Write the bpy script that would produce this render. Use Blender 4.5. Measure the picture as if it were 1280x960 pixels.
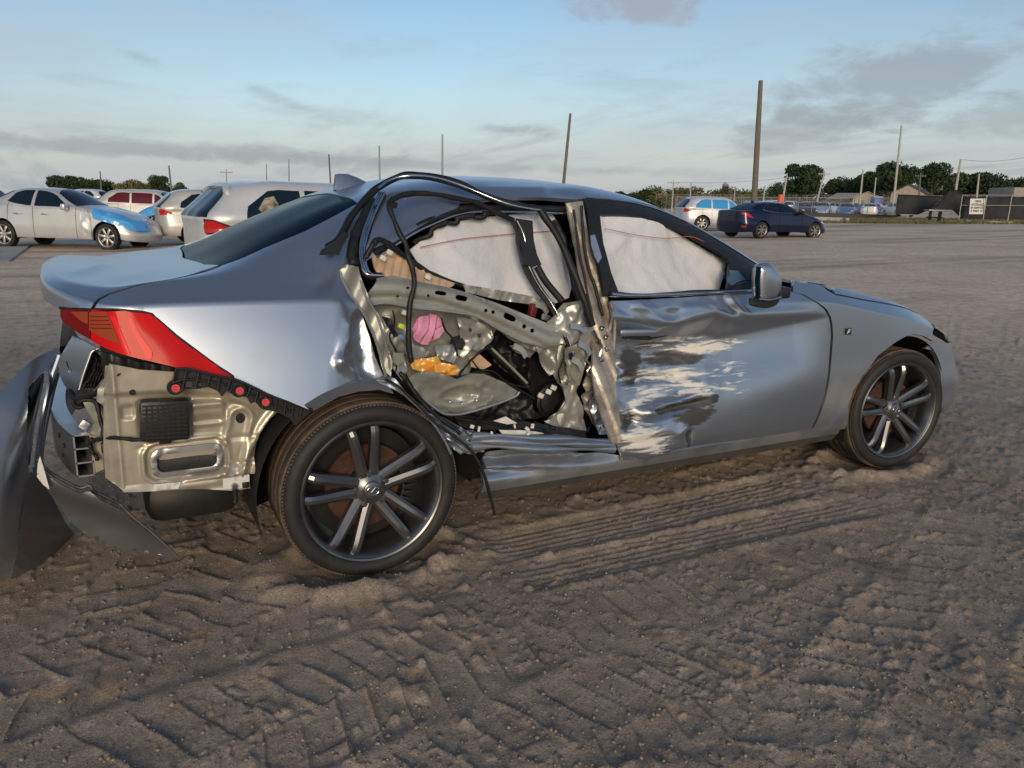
import bpy, bmesh, math, random
import numpy as np
from mathutils import Vector, Matrix, geometry
random.seed(7); np.random.seed(7)
rad = math.radians
scene = bpy.context.scene
for o in list(bpy.data.objects): bpy.data.objects.remove(o)
COL = scene.collection

# ------------------------------------------------------------------ camera
FPX = 960.0                                   # focal length in pixels of a 1280 x 960 picture
CAMP = np.array([-0.7787, -3.2871, 1.2963])
YAW, PITCH, ROLL = rad(61.487), rad(-13.339), rad(1.777)
fw = np.array([math.cos(YAW)*math.cos(PITCH), math.sin(YAW)*math.cos(PITCH), math.sin(PITCH)])
rt = np.cross(fw, [0, 0, 1]); rt /= np.linalg.norm(rt); up = np.cross(rt, fw)
CR = math.cos(ROLL)*rt + math.sin(ROLL)*up; CU = -math.sin(ROLL)*rt + math.cos(ROLL)*up
CAMM = np.array([CR, CU, fw])
cam_d = bpy.data.cameras.new('camera'); cam = bpy.data.objects.new('camera', cam_d); COL.objects.link(cam)
cam_d.sensor_width = 36.0; cam_d.lens = 36.0*FPX/1280.0; cam_d.clip_start = 0.05; cam_d.clip_end = 3000
cam.matrix_world = Matrix(((CR[0], CU[0], -fw[0], CAMP[0]), (CR[1], CU[1], -fw[1], CAMP[1]), (CR[2], CU[2], -fw[2], CAMP[2]), (0, 0, 0, 1)))
scene.camera = cam

# ------------------------------------------------------------------ sky, sun, exposure
SUN_AZ, SUN_EL = rad(247.0), rad(14.0)   # direction towards the sun, azimuth counted from +X
W = bpy.data.worlds.new('World'); scene.world = W; W.use_nodes = True
nt = W.node_tree; nt.nodes.clear()
def wn(t, **k):
    n = nt.nodes.new(t)
    for a, b in k.items(): setattr(n, a, b)
    return n
def wl(a, b): nt.links.new(a, b)
sky = wn('ShaderNodeTexSky', sky_type='NISHITA', sun_disc=False, sun_elevation=SUN_EL, sun_rotation=rad(90)-SUN_AZ,
         air_density=1.0, dust_density=1.0, ozone_density=2.0, altitude=0.0)
tc = wn('ShaderNodeTexCoord'); sep = wn('ShaderNodeSeparateXYZ')
vr = wn('ShaderNodeVectorRotate'); vr.inputs['Axis'].default_value = (math.cos(YAW), math.sin(YAW), 0); vr.inputs['Angle'].default_value = 0.018   # the yard slopes a little
wl(tc.outputs['Generated'], vr.inputs['Vector']); wl(vr.outputs[0], sep.inputs[0]); wl(vr.outputs[0], sky.inputs[0])
def wmath(op, a, b=None, c=None, clamp=False):
    n = wn('ShaderNodeMath', operation=op, use_clamp=clamp)
    for i, v in enumerate((a, b, c)):
        if v is None: continue
        if isinstance(v, (int, float)): n.inputs[i].default_value = v
        else: wl(v, n.inputs[i])
    return n.outputs[0]
zz = wmath('MAXIMUM', sep.outputs[2], 0.0)
den = wmath('ADD', zz, 0.10)
cxn, cyn = wmath('DIVIDE', sep.outputs[0], den), wmath('DIVIDE', sep.outputs[1], den)
comb = wn('ShaderNodeCombineXYZ'); wl(cxn, comb.inputs[0]); wl(cyn, comb.inputs[1])
def cloud(scale, detail, rough, lo, hi, off=(0, 0, 0), distort=0.6, stretch=(1, 1, 1), rot=0.0):
    mp = wn('ShaderNodeMapping'); mp.inputs['Location'].default_value = off; mp.inputs['Scale'].default_value = stretch
    mp.inputs['Rotation'].default_value = (0, 0, rot)
    wl(comb.outputs[0], mp.inputs[0])
    nz = wn('ShaderNodeTexNoise'); nz.inputs['Scale'].default_value = scale; nz.inputs['Detail'].default_value = detail
    nz.inputs['Roughness'].default_value = rough; nz.inputs['Distortion'].default_value = distort
    wl(mp.outputs[0], nz.inputs['Vector'])
    mr = wn('ShaderNodeMapRange', interpolation_type='SMOOTHSTEP'); wl(nz.outputs[0], mr.inputs[0])
    mr.inputs[1].default_value = lo; mr.inputs[2].default_value = hi
    return mr.outputs[0]
def wmix(f, a, b):
    n = wn('ShaderNodeMix', data_type='RGBA'); wl(f, n.inputs[0])
    for i, v in ((6, a), (7, b)):
        if isinstance(v, tuple): n.inputs[i].default_value = v
        else: wl(v, n.inputs[i])
    return n.outputs[2]
veil = cloud(0.55, 4, 0.55, 0.34, 0.80, (3.1, 1.7, 0), 0.2)                       # thin bright veil
dark = cloud(0.95, 7, 0.62, 0.50, 0.70, (4.3, 11.2, 0), 0.25, (1, 1, 1), YAW)          # torn grey patches
band = cloud(0.42, 6, 0.58, 0.50, 0.64, (2.6, 7.9, 0), 0.2, (2.6, 0.55, 1), -YAW)    # long low banks
hz = wn('ShaderNodeMapRange', interpolation_type='SMOOTHSTEP'); wl(sep.outputs[2], hz.inputs[0])
hz.inputs[1].default_value = 0.0; hz.inputs[2].default_value = 0.17; hz.inputs[3].default_value = 1.0; hz.inputs[4].default_value = 0.0
lowz = wn('ShaderNodeMapRange', interpolation_type='SMOOTHSTEP'); wl(sep.outputs[2], lowz.inputs[0])
lowz.inputs[1].default_value = 0.12; lowz.inputs[2].default_value = 0.55; lowz.inputs[3].default_value = 1.0; lowz.inputs[4].default_value = 0.12
base = wmix(wmath('MULTIPLY', hz.outputs[0], 0.85), sky.outputs[0], (3.75, 3.88, 4.1, 1))
base = wmix(wmath('MULTIPLY', wmath('MULTIPLY', veil, lowz.outputs[0]), 0.60), base, (3.45, 3.85, 4.1, 1))
base = wmix(wmath('MULTIPLY', wmath('MULTIPLY', dark, lowz.outputs[0]), 0.22), base, (1.9, 2.15, 2.4, 1))
base = wmix(wmath('MULTIPLY', wmath('MULTIPLY', band, hz.outputs[0]), 0.6), base, (2.3, 2.55, 2.8, 1))
def bank(px, py, rx, ry, tilt, noise_, amt, colr, base):
    """a cloud bank at a place in the sky: an ellipse (radians) round a direction, torn by noise"""
    c = CAMM.T @ np.array([(px-640)/FPX, -(py-480)/FPX, 1.0]); c /= np.linalg.norm(c)
    e1 = np.cross(c, [0, 0, 1]); e1 /= np.linalg.norm(e1); e2 = np.cross(e1, c); ct, st = math.cos(tilt), math.sin(tilt)
    a_, b_ = (e1*ct+e2*st)/rx, (-e1*st+e2*ct)/ry
    def dot(v):
        n = wn('ShaderNodeVectorMath', operation='DOT_PRODUCT'); wl(tc.outputs['Generated'], n.inputs[0]); n.inputs[1].default_value = tuple(v); return n.outputs['Value']
    q = wmath('ADD', wmath('POWER', wmath('ABSOLUTE', dot(a_)), 2.0), wmath('POWER', wmath('ABSOLUTE', dot(b_)), 2.0))
    f = wmath('SUBTRACT', 1.15, wmath('SQRT', q)); front = wmath('GREATER_THAN', dot(c), 0.3)
    f = wmath('MULTIPLY', wmath('ADD', f, wmath('MULTIPLY', wmath('SUBTRACT', noise_, 0.5), 2.4)), front, clamp=True)
    s = wn('ShaderNodeMapRange', interpolation_type='SMOOTHSTEP'); wl(f, s.inputs[0]); s.inputs[1].default_value = 0.22; s.inputs[2].default_value = 0.95
    return wmix(wmath('MULTIPLY', s.outputs[0], amt), base, colr)
nzb = wn('ShaderNodeTexNoise'); nzb.inputs['Scale'].default_value = 13.0; nzb.inputs['Detail'].default_value = 7; nzb.inputs['Roughness'].default_value = 0.62; nzb.inputs['Distortion'].default_value = 0.3
mpz = wn('ShaderNodeMapping'); mpz.inputs['Scale'].default_value = (1, 1, 2.6); wl(tc.outputs['Generated'], mpz.inputs[0]); wl(mpz.outputs[0], nzb.inputs['Vector'])
for (bx_, by_, rx_, ry_, tl_, am_, co_) in ((800, 8, .09, .035, 0, .62, (2.7, 2.55, 2.65, 1)), (1110, 105, .17, .055, .25, .62, (2.25, 2.45, 2.65, 1)), (1010, 160, .12, .030, .15, .45, (2.4, 2.6, 2.8, 1)), (1260, 150, .10, .035, .1, .5, (2.3, 2.5, 2.7, 1)),
        (150, 184, .36, .014, 0, .62, (2.45, 2.6, 2.8, 1)), (520, 205, .40, .010, 0, .45, (2.5, 2.65, 2.85, 1)), (630, 162, .07, .012, 0, .6, (2.2, 2.4, 2.6, 1)), (350, 124, .05, .012, -.2, .32, (2.2, 2.4, 2.6, 1)), (170, 72, .04, .012, -.2, .35, (2.3, 2.55, 2.8, 1))):
    base = bank(bx_, by_, rx_, ry_, tl_, nzb.outputs[0], am_, co_, base)
bg = wn('ShaderNodeBackground'); bg.inputs['Strength'].default_value = 0.13; wl(base, bg.inputs[0])
wo = wn('ShaderNodeOutputWorld'); wl(bg.outputs[0], wo.inputs[0])
sd = bpy.data.lights.new('sun', 'SUN'); sd.energy = 1.7; sd.angle = rad(20); sd.color = (1.0, 0.78, 0.54)
so = bpy.data.objects.new('sun', sd); COL.objects.link(so)
sdir = Vector((math.cos(SUN_AZ)*math.cos(SUN_EL), math.sin(SUN_AZ)*math.cos(SUN_EL), math.sin(SUN_EL)))
so.rotation_euler = sdir.to_track_quat('Z', 'Y').to_euler()
scene.view_settings.view_transform = 'Standard'; scene.view_settings.look = 'None'
scene.view_settings.exposure = 0.08; scene.view_settings.gamma = 1.0; scene.view_settings.use_curve_mapping = False
scene.render.engine = 'CYCLES'
scene.render.resolution_x = 1024; scene.render.resolution_y = 768

# ------------------------------------------------------------------ helpers
def ray(px, py):
    return CAMM.T @ np.array([(px-640)/FPX, -(py-480)/FPX, 1.0])
def at(px, py, x=None, y=None, z=None, d=None):
    """the point of the place seen at a pixel of the photograph, on a plane x=, y= or z=, or at depth d"""
    r = ray(px, py)
    if x is not None: k = (x-CAMP[0])/r[0]
    elif y is not None: k = (y-CAMP[1])/r[1]
    elif z is not None: k = (z-CAMP[2])/r[2]
    else: k = d
    return CAMP + k*r
def proj(P):
    d = (np.asarray(P, float)-CAMP) @ CAMM.T
    return np.stack([640+FPX*d[..., 0]/d[..., 2], 480-FPX*d[..., 1]/d[..., 2]], -1)
def tag(o, label=None, cat=None, group=None, kind=None):
    if label: o['label'] = label
    if cat: o['category'] = cat
    if group: o['group'] = group
    if kind: o['kind'] = kind
    return o
def empty(name, loc=(0, 0, 0), rz=0.0, label=None, cat=None, group=None):
    o = bpy.data.objects.new(name, None); COL.objects.link(o); o.location = loc; o.rotation_euler = (0, 0, rz)
    o.empty_display_size = 0.1
    return tag(o, label, cat, group)
def obj(name, verts, faces, mat=None, parent=None, smooth=True, normals=None, **k):
    me = bpy.data.meshes.new(name)
    me.from_pydata([tuple(map(float, v)) for v in verts], [], [tuple(map(int, f)) for f in faces])
    if smooth: me.polygons.foreach_set('use_smooth', [True]*len(me.polygons))
    me.update()
    if normals is not None: me.normals_split_custom_set_from_vertices([tuple(map(float, n)) for n in normals])
    o = bpy.data.objects.new(name, me); COL.objects.link(o)
    if mat is not None: me.materials.append(mat)
    if parent is not None: o.parent = parent
    return tag(o, **k)
def copy_tree(o, parent=None):
    c = o.copy(); COL.objects.link(c)
    if parent is not None: c.parent = parent
    for ch in o.children: copy_tree(ch, c)
    return c
def auto_smooth(o, deg=35):
    me = o.data; bm = bmesh.new(); bm.from_mesh(me)
    for e in bm.edges:
        if len(e.link_faces) == 2 and e.calc_face_angle(0) > rad(deg): e.smooth = False
        elif len(e.link_faces) != 2: pass
    bm.to_mesh(me); bm.free(); return o
class MB:
    """collects shapes into one mesh"""
    def __init__(s): s.v = []; s.f = []
    def add(s, v, f):
        n = len(s.v); s.v += [tuple(map(float, a)) for a in v]; s.f += [tuple(int(i)+n for i in a) for a in f]; return s
    def box(s, c, size, M=None, bev=0.0):
        hx, hy, hz = [a/2 for a in size]
        if bev <= 0:
            V = [(x, y, z) for x in (-hx, hx) for y in (-hy, hy) for z in (-hz, hz)]
            F = [(0, 1, 3, 2), (4, 6, 7, 5), (0, 4, 5, 1), (2, 3, 7, 6), (0, 2, 6, 4), (1, 5, 7, 3)]
        else:
            bm = bmesh.new(); bmesh.ops.create_cube(bm, size=1.0); bmesh.ops.scale(bm, vec=size, verts=bm.verts)
            bmesh.ops.bevel(bm, geom=bm.edges[:], offset=bev, segments=2, affect='EDGES', profile=0.5)
            bm.verts.index_update(); V = [tuple(v.co) for v in bm.verts]; F = [[v.index for v in f.verts] for f in bm.faces]; bm.free()
        if M is not None: V = [tuple(M @ Vector(v)) for v in V]
        return s.add([(v[0]+c[0], v[1]+c[1], v[2]+c[2]) for v in V], F)
    def tube(s, pts, r, seg=8, cap=True, flat=1.0, upv=(0, 0, 1)):
        P = np.asarray(pts, float); n = len(P); rr = np.broadcast_to(np.asarray(r, float), (n,))
        T = np.gradient(P, axis=0); T /= np.linalg.norm(T, axis=1)[:, None]+1e-12
        V = []; N = None
        for i in range(n):
            if N is None:
                a = np.array(upv, float)
                if abs(a @ T[i]) > .95: a = np.array([1., 0, 0])
                N = a-(a @ T[i])*T[i]
            else: N = N-(N @ T[i])*T[i]
            N /= np.linalg.norm(N); B = np.cross(T[i], N)
            for k in range(seg):
                t = 2*math.pi*(k+.5)/seg; V.append(P[i]+rr[i]*(math.cos(t)*N*flat+math.sin(t)*B))
        F = [(i*seg+k, i*seg+(k+1) % seg, (i+1)*seg+(k+1) % seg, (i+1)*seg+k) for i in range(n-1) for k in range(seg)]
        if cap: F += [tuple(range(seg))[::-1], tuple((n-1)*seg+k for k in range(seg))]
        return s.add(V, F)
    def ribbon(s, pts, w, th, upv):
        """flat strip along pts: width w across (perpendicular to upv), thickness th along upv"""
        P = np.asarray(pts, float); T = np.gradient(P, axis=0); T /= np.linalg.norm(T, axis=1)[:, None]+1e-12
        U = np.asarray(upv, float); U = np.broadcast_to(U, P.shape); ww = np.broadcast_to(np.asarray(w, float), (len(P),))
        S = np.cross(T, U); S /= np.linalg.norm(S, axis=1)[:, None]+1e-12; U2 = np.cross(S, T)
        V = []
        for p, a, b, w_ in zip(P, S, U2, ww): V += [p-a*w_/2-b*th/2, p+a*w_/2-b*th/2, p+a*w_/2+b*th/2, p-a*w_/2+b*th/2]
        n = len(P); F = [(4*i+k, 4*i+(k+1) % 4, 4*i+4+(k+1) % 4, 4*i+4+k) for i in range(n-1) for k in range(4)]
        F += [(3, 2, 1, 0), (4*n-4, 4*n-3, 4*n-2, 4*n-1)]
        return s.add(V, F)
    def lathe(s, prof, seg=48, O=(0, 0, 0), A=(0, 1, 0), B=(1, 0, 0), C=(0, 0, 1), a0=0, a1=2*math.pi):
        """prof: (r, h) pairs, h along A; B, C span the plane"""
        O, A, B, C = [np.asarray(t, float) for t in (O, A, B, C)]; n = len(prof); full = abs(a1-a0-2*math.pi) < 1e-6
        m = seg if full else seg+1; V = []
        for k in range(m):
            t = a0+(a1-a0)*k/seg
            for r, h in prof: V.append(O+A*h+r*(math.cos(t)*B+math.sin(t)*C))
        F = [(k*n+i, k*n+i+1, ((k+1) % m)*n+i+1, ((k+1) % m)*n+i) for k in range(seg) for i in range(n-1)]
        return s.add(V, F)
    def prism(s, poly, dvec):
        P = np.asarray(poly, float); n = len(P); D = np.asarray(dvec, float)
        F = [tuple(range(n)), tuple(range(2*n-1, n-1, -1))]+[(i, i+n, (i+1) % n+n, (i+1) % n) for i in range(n)]
        F[0] = F[0][::-1]; F[1] = F[1][::-1]
        return s.add(list(P)+list(P+D), F)
    def build(s, name, mat=None, parent=None, smooth=True, deg=35, fix=True, **k):
        o = obj(name, s.v, s.f, mat, parent, smooth, **k)
        if fix or smooth:
            bm = bmesh.new(); bm.from_mesh(o.data)
            if fix: bmesh.ops.recalc_face_normals(bm, faces=bm.faces)
            if smooth:
                for e in bm.edges:
                    if len(e.link_faces) == 2 and e.calc_face_angle(0) > rad(deg): e.smooth = False
            bm.to_mesh(o.data); bm.free()
        return o
def bez(pts, n=24):
    """smooth Catmull-Rom curve through pts"""
    P = np.asarray(pts, float); m = len(P)
    Q = np.vstack([2*P[0]-P[1], P, 2*P[-1]-P[-2]]); out = []
    per = max(2, int(math.ceil(n/(m-1))))
    for i in range(m-1):
        a, b, c, d = Q[i:i+4]
        for t in np.linspace(0, 1, per, endpoint=False):
            out.append(.5*(2*b+(c-a)*t+(2*a-5*b+4*c-d)*t*t+(-a+3*b-3*c+d)*t**3))
    out.append(P[-1]); return np.array(out)
def inpoly(P, poly):
    x, y = P[:, 0], P[:, 1]; r = np.zeros(len(P), bool); q = np.asarray(poly); j = len(q)-1
    for i in range(len(q)):
        xi, yi = q[i]; xj, yj = q[j]
        c = ((yi > y) != (yj > y)) & (x < (xj-xi)*(y-yi)/((yj-yi) if yj != yi else 1e-12)+xi); r ^= c; j = i
    return r
def dens(poly, h):
    q = np.asarray(poly, float); out = []
    for i in range(len(q)):
        a, b = q[i], q[(i+1) % len(q)]; n = max(1, int(math.ceil(np.linalg.norm(b-a)/h)))
        for k in range(n): out.append(a+(b-a)*k/n)
    return np.array(out)
def tri2d(outline, h, holes=()):
    """triangulated flat region: points, triangles, boundary loops"""
    loops = [dens(outline, h)]+[dens(q, h) for q in holes]
    lo, hi = loops[0].min(0), loops[0].max(0)
    gx, gy = np.meshgrid(np.arange(lo[0]+h/2, hi[0], h), np.arange(lo[1]+h/2, hi[1], h))
    gx = gx+(np.arange(gx.shape[0]) % 2)[:, None]*h/2
    G = np.stack([gx.ravel(), gy.ravel()], 1); keep = inpoly(G, loops[0])
    for q in loops[1:]: keep &= ~inpoly(G, q)
    G = G[keep]
    allb = np.vstack(loops)
    if len(G):
        for c in range(0, len(G), 4000):
            pass
        dmin = np.full(len(G), 9.0)
        for b in allb: dmin = np.minimum(dmin, np.hypot(G[:, 0]-b[0], G[:, 1]-b[1]))
        G = G[dmin > h*.55]
    P = np.vstack([allb, G]) if len(G) else allb
    E = []; n = 0
    for q in loops:
        E += [(n+i, n+(i+1) % len(q)) for i in range(len(q))]; n += len(q)
    v, e, f, ov, oe, of = geometry.delaunay_2d_cdt([Vector(p) for p in P], E, [], 0, 1e-6)
    V = np.array([tuple(p) for p in v]); F = np.array([tuple(t) for t in f if len(t) == 3])
    C = V[F].mean(1); k = inpoly(C, loops[0])
    for q in loops[1:]: k &= ~inpoly(C, q)
    F = F[k]
    # boundary edges
    cnt = {}
    for t in F:
        for a, b in ((t[0], t[1]), (t[1], t[2]), (t[2], t[0])):
            cnt[(a, b)] = 1
    bd = [(a, b) for (a, b) in cnt if (b, a) not in cnt]
    return V, F, bd

# ------------------------------------------------------------------ materials
def mat(name, col, rough=0.5, metal=0.0, noise=0.0, nscale=20.0, bump=0.0, bscale=80.0, col2=None, coat=0.0, coatr=0.05, spec=0.5,
        alpha=1.0, trans=0.0, ior=1.45, rvar=0.0, detail=6, stretch=None, flake=0.0, emit=None, estr=0.0):
    m = bpy.data.materials.new(name); m.use_nodes = True; T = m.node_tree; B = T.nodes['Principled BSDF']
    B.inputs['Base Color'].default_value = (*col, 1); B.inputs['Roughness'].default_value = rough; B.inputs['Metallic'].default_value = metal
    B.inputs['Coat Weight'].default_value = coat; B.inputs['Coat Roughness'].default_value = coatr
    B.inputs['Specular IOR Level'].default_value = spec; B.inputs['IOR'].default_value = ior
    B.inputs['Transmission Weight'].default_value = trans; B.inputs['Alpha'].default_value = alpha
    if emit: B.inputs['Emission Color'].default_value = (*emit, 1); B.inputs['Emission Strength'].default_value = estr
    tcn = T.nodes.new('ShaderNodeTexCoord'); vec = tcn.outputs['Object']
    if stretch:
        mp = T.nodes.new('ShaderNodeMapping'); mp.inputs['Scale'].default_value = stretch; T.links.new(vec, mp.inputs[0]); vec = mp.outputs[0]
    if noise > 0 or col2 or rvar > 0:
        nz = T.nodes.new('ShaderNodeTexNoise'); nz.inputs['Scale'].default_value = nscale; nz.inputs['Detail'].default_value = detail
        nz.inputs['Roughness'].default_value = 0.62
        T.links.new(vec, nz.inputs['Vector'])
        mr = T.nodes.new('ShaderNodeMapRange'); mr.inputs[1].default_value = .35; mr.inputs[2].default_value = .66; T.links.new(nz.outputs[0], mr.inputs[0])
        if noise > 0 or col2:
            mx = T.nodes.new('ShaderNodeMix'); mx.data_type = 'RGBA'; T.links.new(mr.outputs[0], mx.inputs[0])
            mx.inputs[6].default_value = (*col, 1)
            c2 = col2 if col2 else tuple(c*(1-noise) for c in col); mx.inputs[7].default_value = (*c2, 1)
            T.links.new(mx.outputs[2], B.inputs['Base Color'])
        if rvar > 0:
            m2 = T.nodes.new('ShaderNodeMapRange'); T.links.new(nz.outputs[0], m2.inputs[0]); m2.inputs[1].default_value = .3; m2.inputs[2].default_value = .7
            m2.inputs[3].default_value = max(.02, rough-rvar); m2.inputs[4].default_value = min(1, rough+rvar); T.links.new(m2.outputs[0], B.inputs['Roughness'])
    if bump > 0:
        n2 = T.nodes.new('ShaderNodeTexNoise'); n2.inputs['Scale'].default_value = bscale; n2.inputs['Detail'].default_value = 5
        T.links.new(vec, n2.inputs['Vector'])
        bp = T.nodes.new('ShaderNodeBump'); bp.inputs['Strength'].default_value = bump; bp.inputs['Distance'].default_value = 0.01
        T.links.new(n2.outputs[0], bp.inputs['Height']); T.links.new(bp.outputs[0], B.inputs['Normal'])
    return m

# ------------------------------------------------------------------ ground
rng = np.random.RandomState(3)
def vnoise(x, y, s, seed=0):
    """smooth value noise"""
    x = x/s; y = y/s; xi = np.floor(x).astype(np.int64); yi = np.floor(y).astype(np.int64); fx = x-xi; fy = y-yi
    fx = fx*fx*(3-2*fx); fy = fy*fy*(3-2*fy)
    def hsh(a, b):
        h = (a*374761393+b*668265263+seed*974634777) & 0x7fffffff
        h = ((h ^ (h >> 13))*1274126177) & 0x7fffffff
        return ((h ^ (h >> 16)) & 0xffff)/65535.0
    return (hsh(xi, yi)*(1-fx)+hsh(xi+1, yi)*fx)*(1-fy)+(hsh(xi, yi+1)*(1-fx)+hsh(xi+1, yi+1)*fx)*fy
def fbm(x, y, s, o=4, seed=0):
    r = 0; a = 1; t = 0
    for k in range(o): r = r+a*(vnoise(x, y, s/2**k, seed+k)-.5); t += a; a *= .5
    return r/t
def sstep(a, b, x):
    t = np.clip((x-a)/(b-a), 0, 1); return t*t*(3-2*t)
def track(x, y, h, p0, ang, w, pitch, depth, curve=0.0, slant=0.5, seed=0):
    """a loader tyre's print: slanted lug blocks pressed flat, thin crumbling ridges left between"""
    c, s = math.cos(ang), math.sin(ang); dx, dy = x-p0[0], y-p0[1]
    a = dx*c+dy*s; b = -dx*s+dy*c-curve*a*a
    b = b+.10*fbm(x, y, .9, 2, seed+5); a = a+.16*fbm(x, y, .55, 3, seed+9)
    fade = sstep(-.20, .12, fbm(x, y, .9, 3, seed+77)+.08)                             # prints come and go
    inside = sstep(w/2+.03, w/2-.03, np.abs(b)+.06*fbm(x, y, .25, 2, seed))*(.25+.75*fade)
    ph = a/pitch+np.abs(b)/w*slant*2+(b > 0)*.5
    fl = np.floor(ph); fr = ph-fl
    e = np.minimum(fr, 1-fr)*pitch
    ident = fl*2+(b > 0); jit = vnoise(ident*7.3, ident*0+seed*3.1, 1.0, seed+2)
    tilt = (fr-.5)*(.6+.8*jit)*depth*.55                                                # each block leans, leaving a step
    ridge = depth*(.3+.9*vnoise(x, y, .10, seed+4))*np.exp(-(e/.010)**2)*sstep(.25, .6, vnoise(x, y, .16, seed+6))
    mid = depth*.6*np.exp(-(b/.03)**2)*vnoise(x, y, .12, seed+7)
    hh = tilt+ridge+mid-depth*.4*jit+.004*fbm(x, y, .08, 2, seed+8)
    rim = depth*.8*np.exp(-((np.abs(b)-w/2-.02)/.03)**2)*sstep(.35, .7, vnoise(x, y, .22, seed+1))*fade
    return h*(1-inside*.75)+inside*hh+rim
def ground_h(x, y):
    h = .012*fbm(x, y, 1.6, 4, 1)+.007*fbm(x, y, .30, 4, 8)
    for k, (p0, ang, w, pitch, dep, cv, sl) in enumerate([
            ((0.4, -2.45), rad(3), .46, .115, .009, .012, .6), ((0.2, -1.95), rad(6), .46, .11, .008, -.01, .6), ((0.1, -1.45), rad(9), .46, .11, .009, -.01, .6),
            ((2.2, -2.9), rad(-12), .46, .12, .009, 0, -.6), ((3.4, -1.75), rad(30), .46, .15, .011, .01, .6), ((3.3, -1.2), rad(24), .44, .15, .010, .01, .6),
            ((-1.3, -1.75), rad(-20), .44, .15, .010, 0, .6), ((3.2, -2.3), rad(20), .45, .15, .008, 0, -.6), ((4.6, -1.0), rad(46), .45, .16, .010, 0, .6),
            ((-1.6, -2.4), rad(62), .42, .16, .011, 0, .6), ((5.4, 0.0), rad(66), .5, .18, .012, .01, .5), ((-1.8, -1.2), rad(8), .4, .15, .010, 0, .6),
            ((1.0, 4.4), rad(4), .6, .22, .014, 0, .5), ((0, 7.5), rad(-8), .6, .24, .016, 0, .5), ((6, 5), rad(-35), .6, .24, .016, 0, -.5)]):
        m_ = np.abs(-(x-p0[0])*math.sin(ang)+(y-p0[1])*math.cos(ang)-cv*((x-p0[0])*math.cos(ang)+(y-p0[1])*math.sin(ang))**2) < w/2+.35
        if m_.any(): h[m_] = track(x[m_], y[m_], h[m_], p0, ang, w, pitch, dep, cv, sl, 11*k)
    # the car's own tyre tracks: smooth grooved bands
    for (y0, w, cv) in ((-.88, .26, .010), (-1.12, .20, -.012)):
        b = y-y0-cv*(x-.2)**2*(x > .2); ins = sstep(w/2+.03, w/2-.02, np.abs(b))*sstep(.35, .6, x)*sstep(2.45, 1.9, x)
        gro = -.012+.0035*np.cos(b*2*math.pi/.038)+.005*fbm(x, y, .1, 2, 31)
        h = h*(1-ins)+ins*gro+sstep(.35, .6, x)*sstep(2.45, 1.9, x)*.012*np.exp(-((np.abs(b)-w/2-.03)/.03)**2)*vnoise(x, y, .15, 33)
    for cx, cy in ((0, -.77), (2.8, -.76), (0, .77), (2.8, .77)):                     # sand pushed up round the wheels
        d = np.hypot((x-cx)/1.25, (y-cy)/.75); h = h+.030*np.exp(-((d-.28)/.07)**2)*(.2+1.4*vnoise(x, y, .07, 61))-.02*np.exp(-(d/.2)**2)
    oil = np.exp(-((y+2.9-.28*(x-1.2))/.20)**2)*sstep(.2, .9, x)
    h = h*(1-.4*oil)+oil*.018*fbm(x, y, .09, 4, 44)
    reg = sstep(.45, .68, vnoise(x, y, .45, 72))
    clod = np.maximum(0, vnoise(x, y, .05, 71)-.74)*.060*reg+np.maximum(0, vnoise(x, y, .028, 75)-.72)*.034*sstep(.40, .62, vnoise(x, y, .9, 76))
    crumb = np.maximum(0, vnoise(x, y, .018, 73)-.70)*.026*sstep(.30, .65, vnoise(x, y, .3, 74))
    return h+clod+crumb+.0035*fbm(x, y, .04, 2, 90)
RTH = np.array([math.cos(YAW-math.pi/2), math.sin(YAW-math.pi/2)])      # to the right across the view
def yard_z(x, y):
    """the yard is not quite level: it rises towards the right, sinks a little to the left"""
    s = (x-CAMP[0])*RTH[0]+(y-CAMP[1])*RTH[1]; r = np.hypot(x-CAMP[0], y-CAMP[1])
    return np.where(s > 0, .0245, .014)*s*sstep(4, 14, r)
az0 = YAW
fine = np.arange(-46, 46.01, .105); coarse = np.arange(46, 314, 4.0)[1:]
ANG = np.radians(np.concatenate([fine, coarse]))
RAD = [.25]
while RAD[-1] < 1200: RAD.append(RAD[-1]*(1.0042 if RAD[-1] < 4.6 else 1.008 if RAD[-1] < 9 else 1.03 if RAD[-1] < 60 else 1.10) if RAD[-1] > 1.0 else RAD[-1]+.05)
RAD = np.array(RAD)
rr, aa = np.meshgrid(RAD, ANG, indexing='ij')
gx = CAMP[0]+rr*np.cos(az0-aa); gy = CAMP[1]+rr*np.sin(az0-aa)
nn_ = int((RAD < 16).sum()); gz = np.zeros_like(gx)
for c0 in range(0, nn_, 40): gz[c0:min(nn_, c0+40)] = ground_h(gx[c0:min(nn_, c0+40)], gy[c0:min(nn_, c0+40)])
far_ = .03*fbm(gx, gy, 3.0, 4, 1)+.015*fbm(gx, gy, .6, 2, 3)
gz = gz*sstep(15.5, 9, rr)+far_*sstep(9, 15.5, rr)
gz += yard_z(gx, gy)
nA, nR = len(ANG), len(RAD)
me = bpy.data.meshes.new('ground'); nv = nA*nR
me.vertices.add(nv); me.vertices.foreach_set('co', np.stack([gx, gy, gz], -1).astype(np.float32).ravel())
i, j = np.meshgrid(np.arange(nR-1), np.arange(nA), indexing='ij'); j2 = (j+1) % nA
Q = np.stack([i*nA+j, i*nA+j2, (i+1)*nA+j2, (i+1)*nA+j], -1).reshape(-1, 4)
me.loops.add(Q.size); me.loops.foreach_set('vertex_index', Q.astype(np.int32).ravel())
me.polygons.add(len(Q)); me.polygons.foreach_set('loop_start', (np.arange(len(Q))*4).astype(np.int32))
me.update(calc_edges=True); me.validate()
me.polygons.foreach_set('use_smooth', [True]*len(me.polygons))
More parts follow.
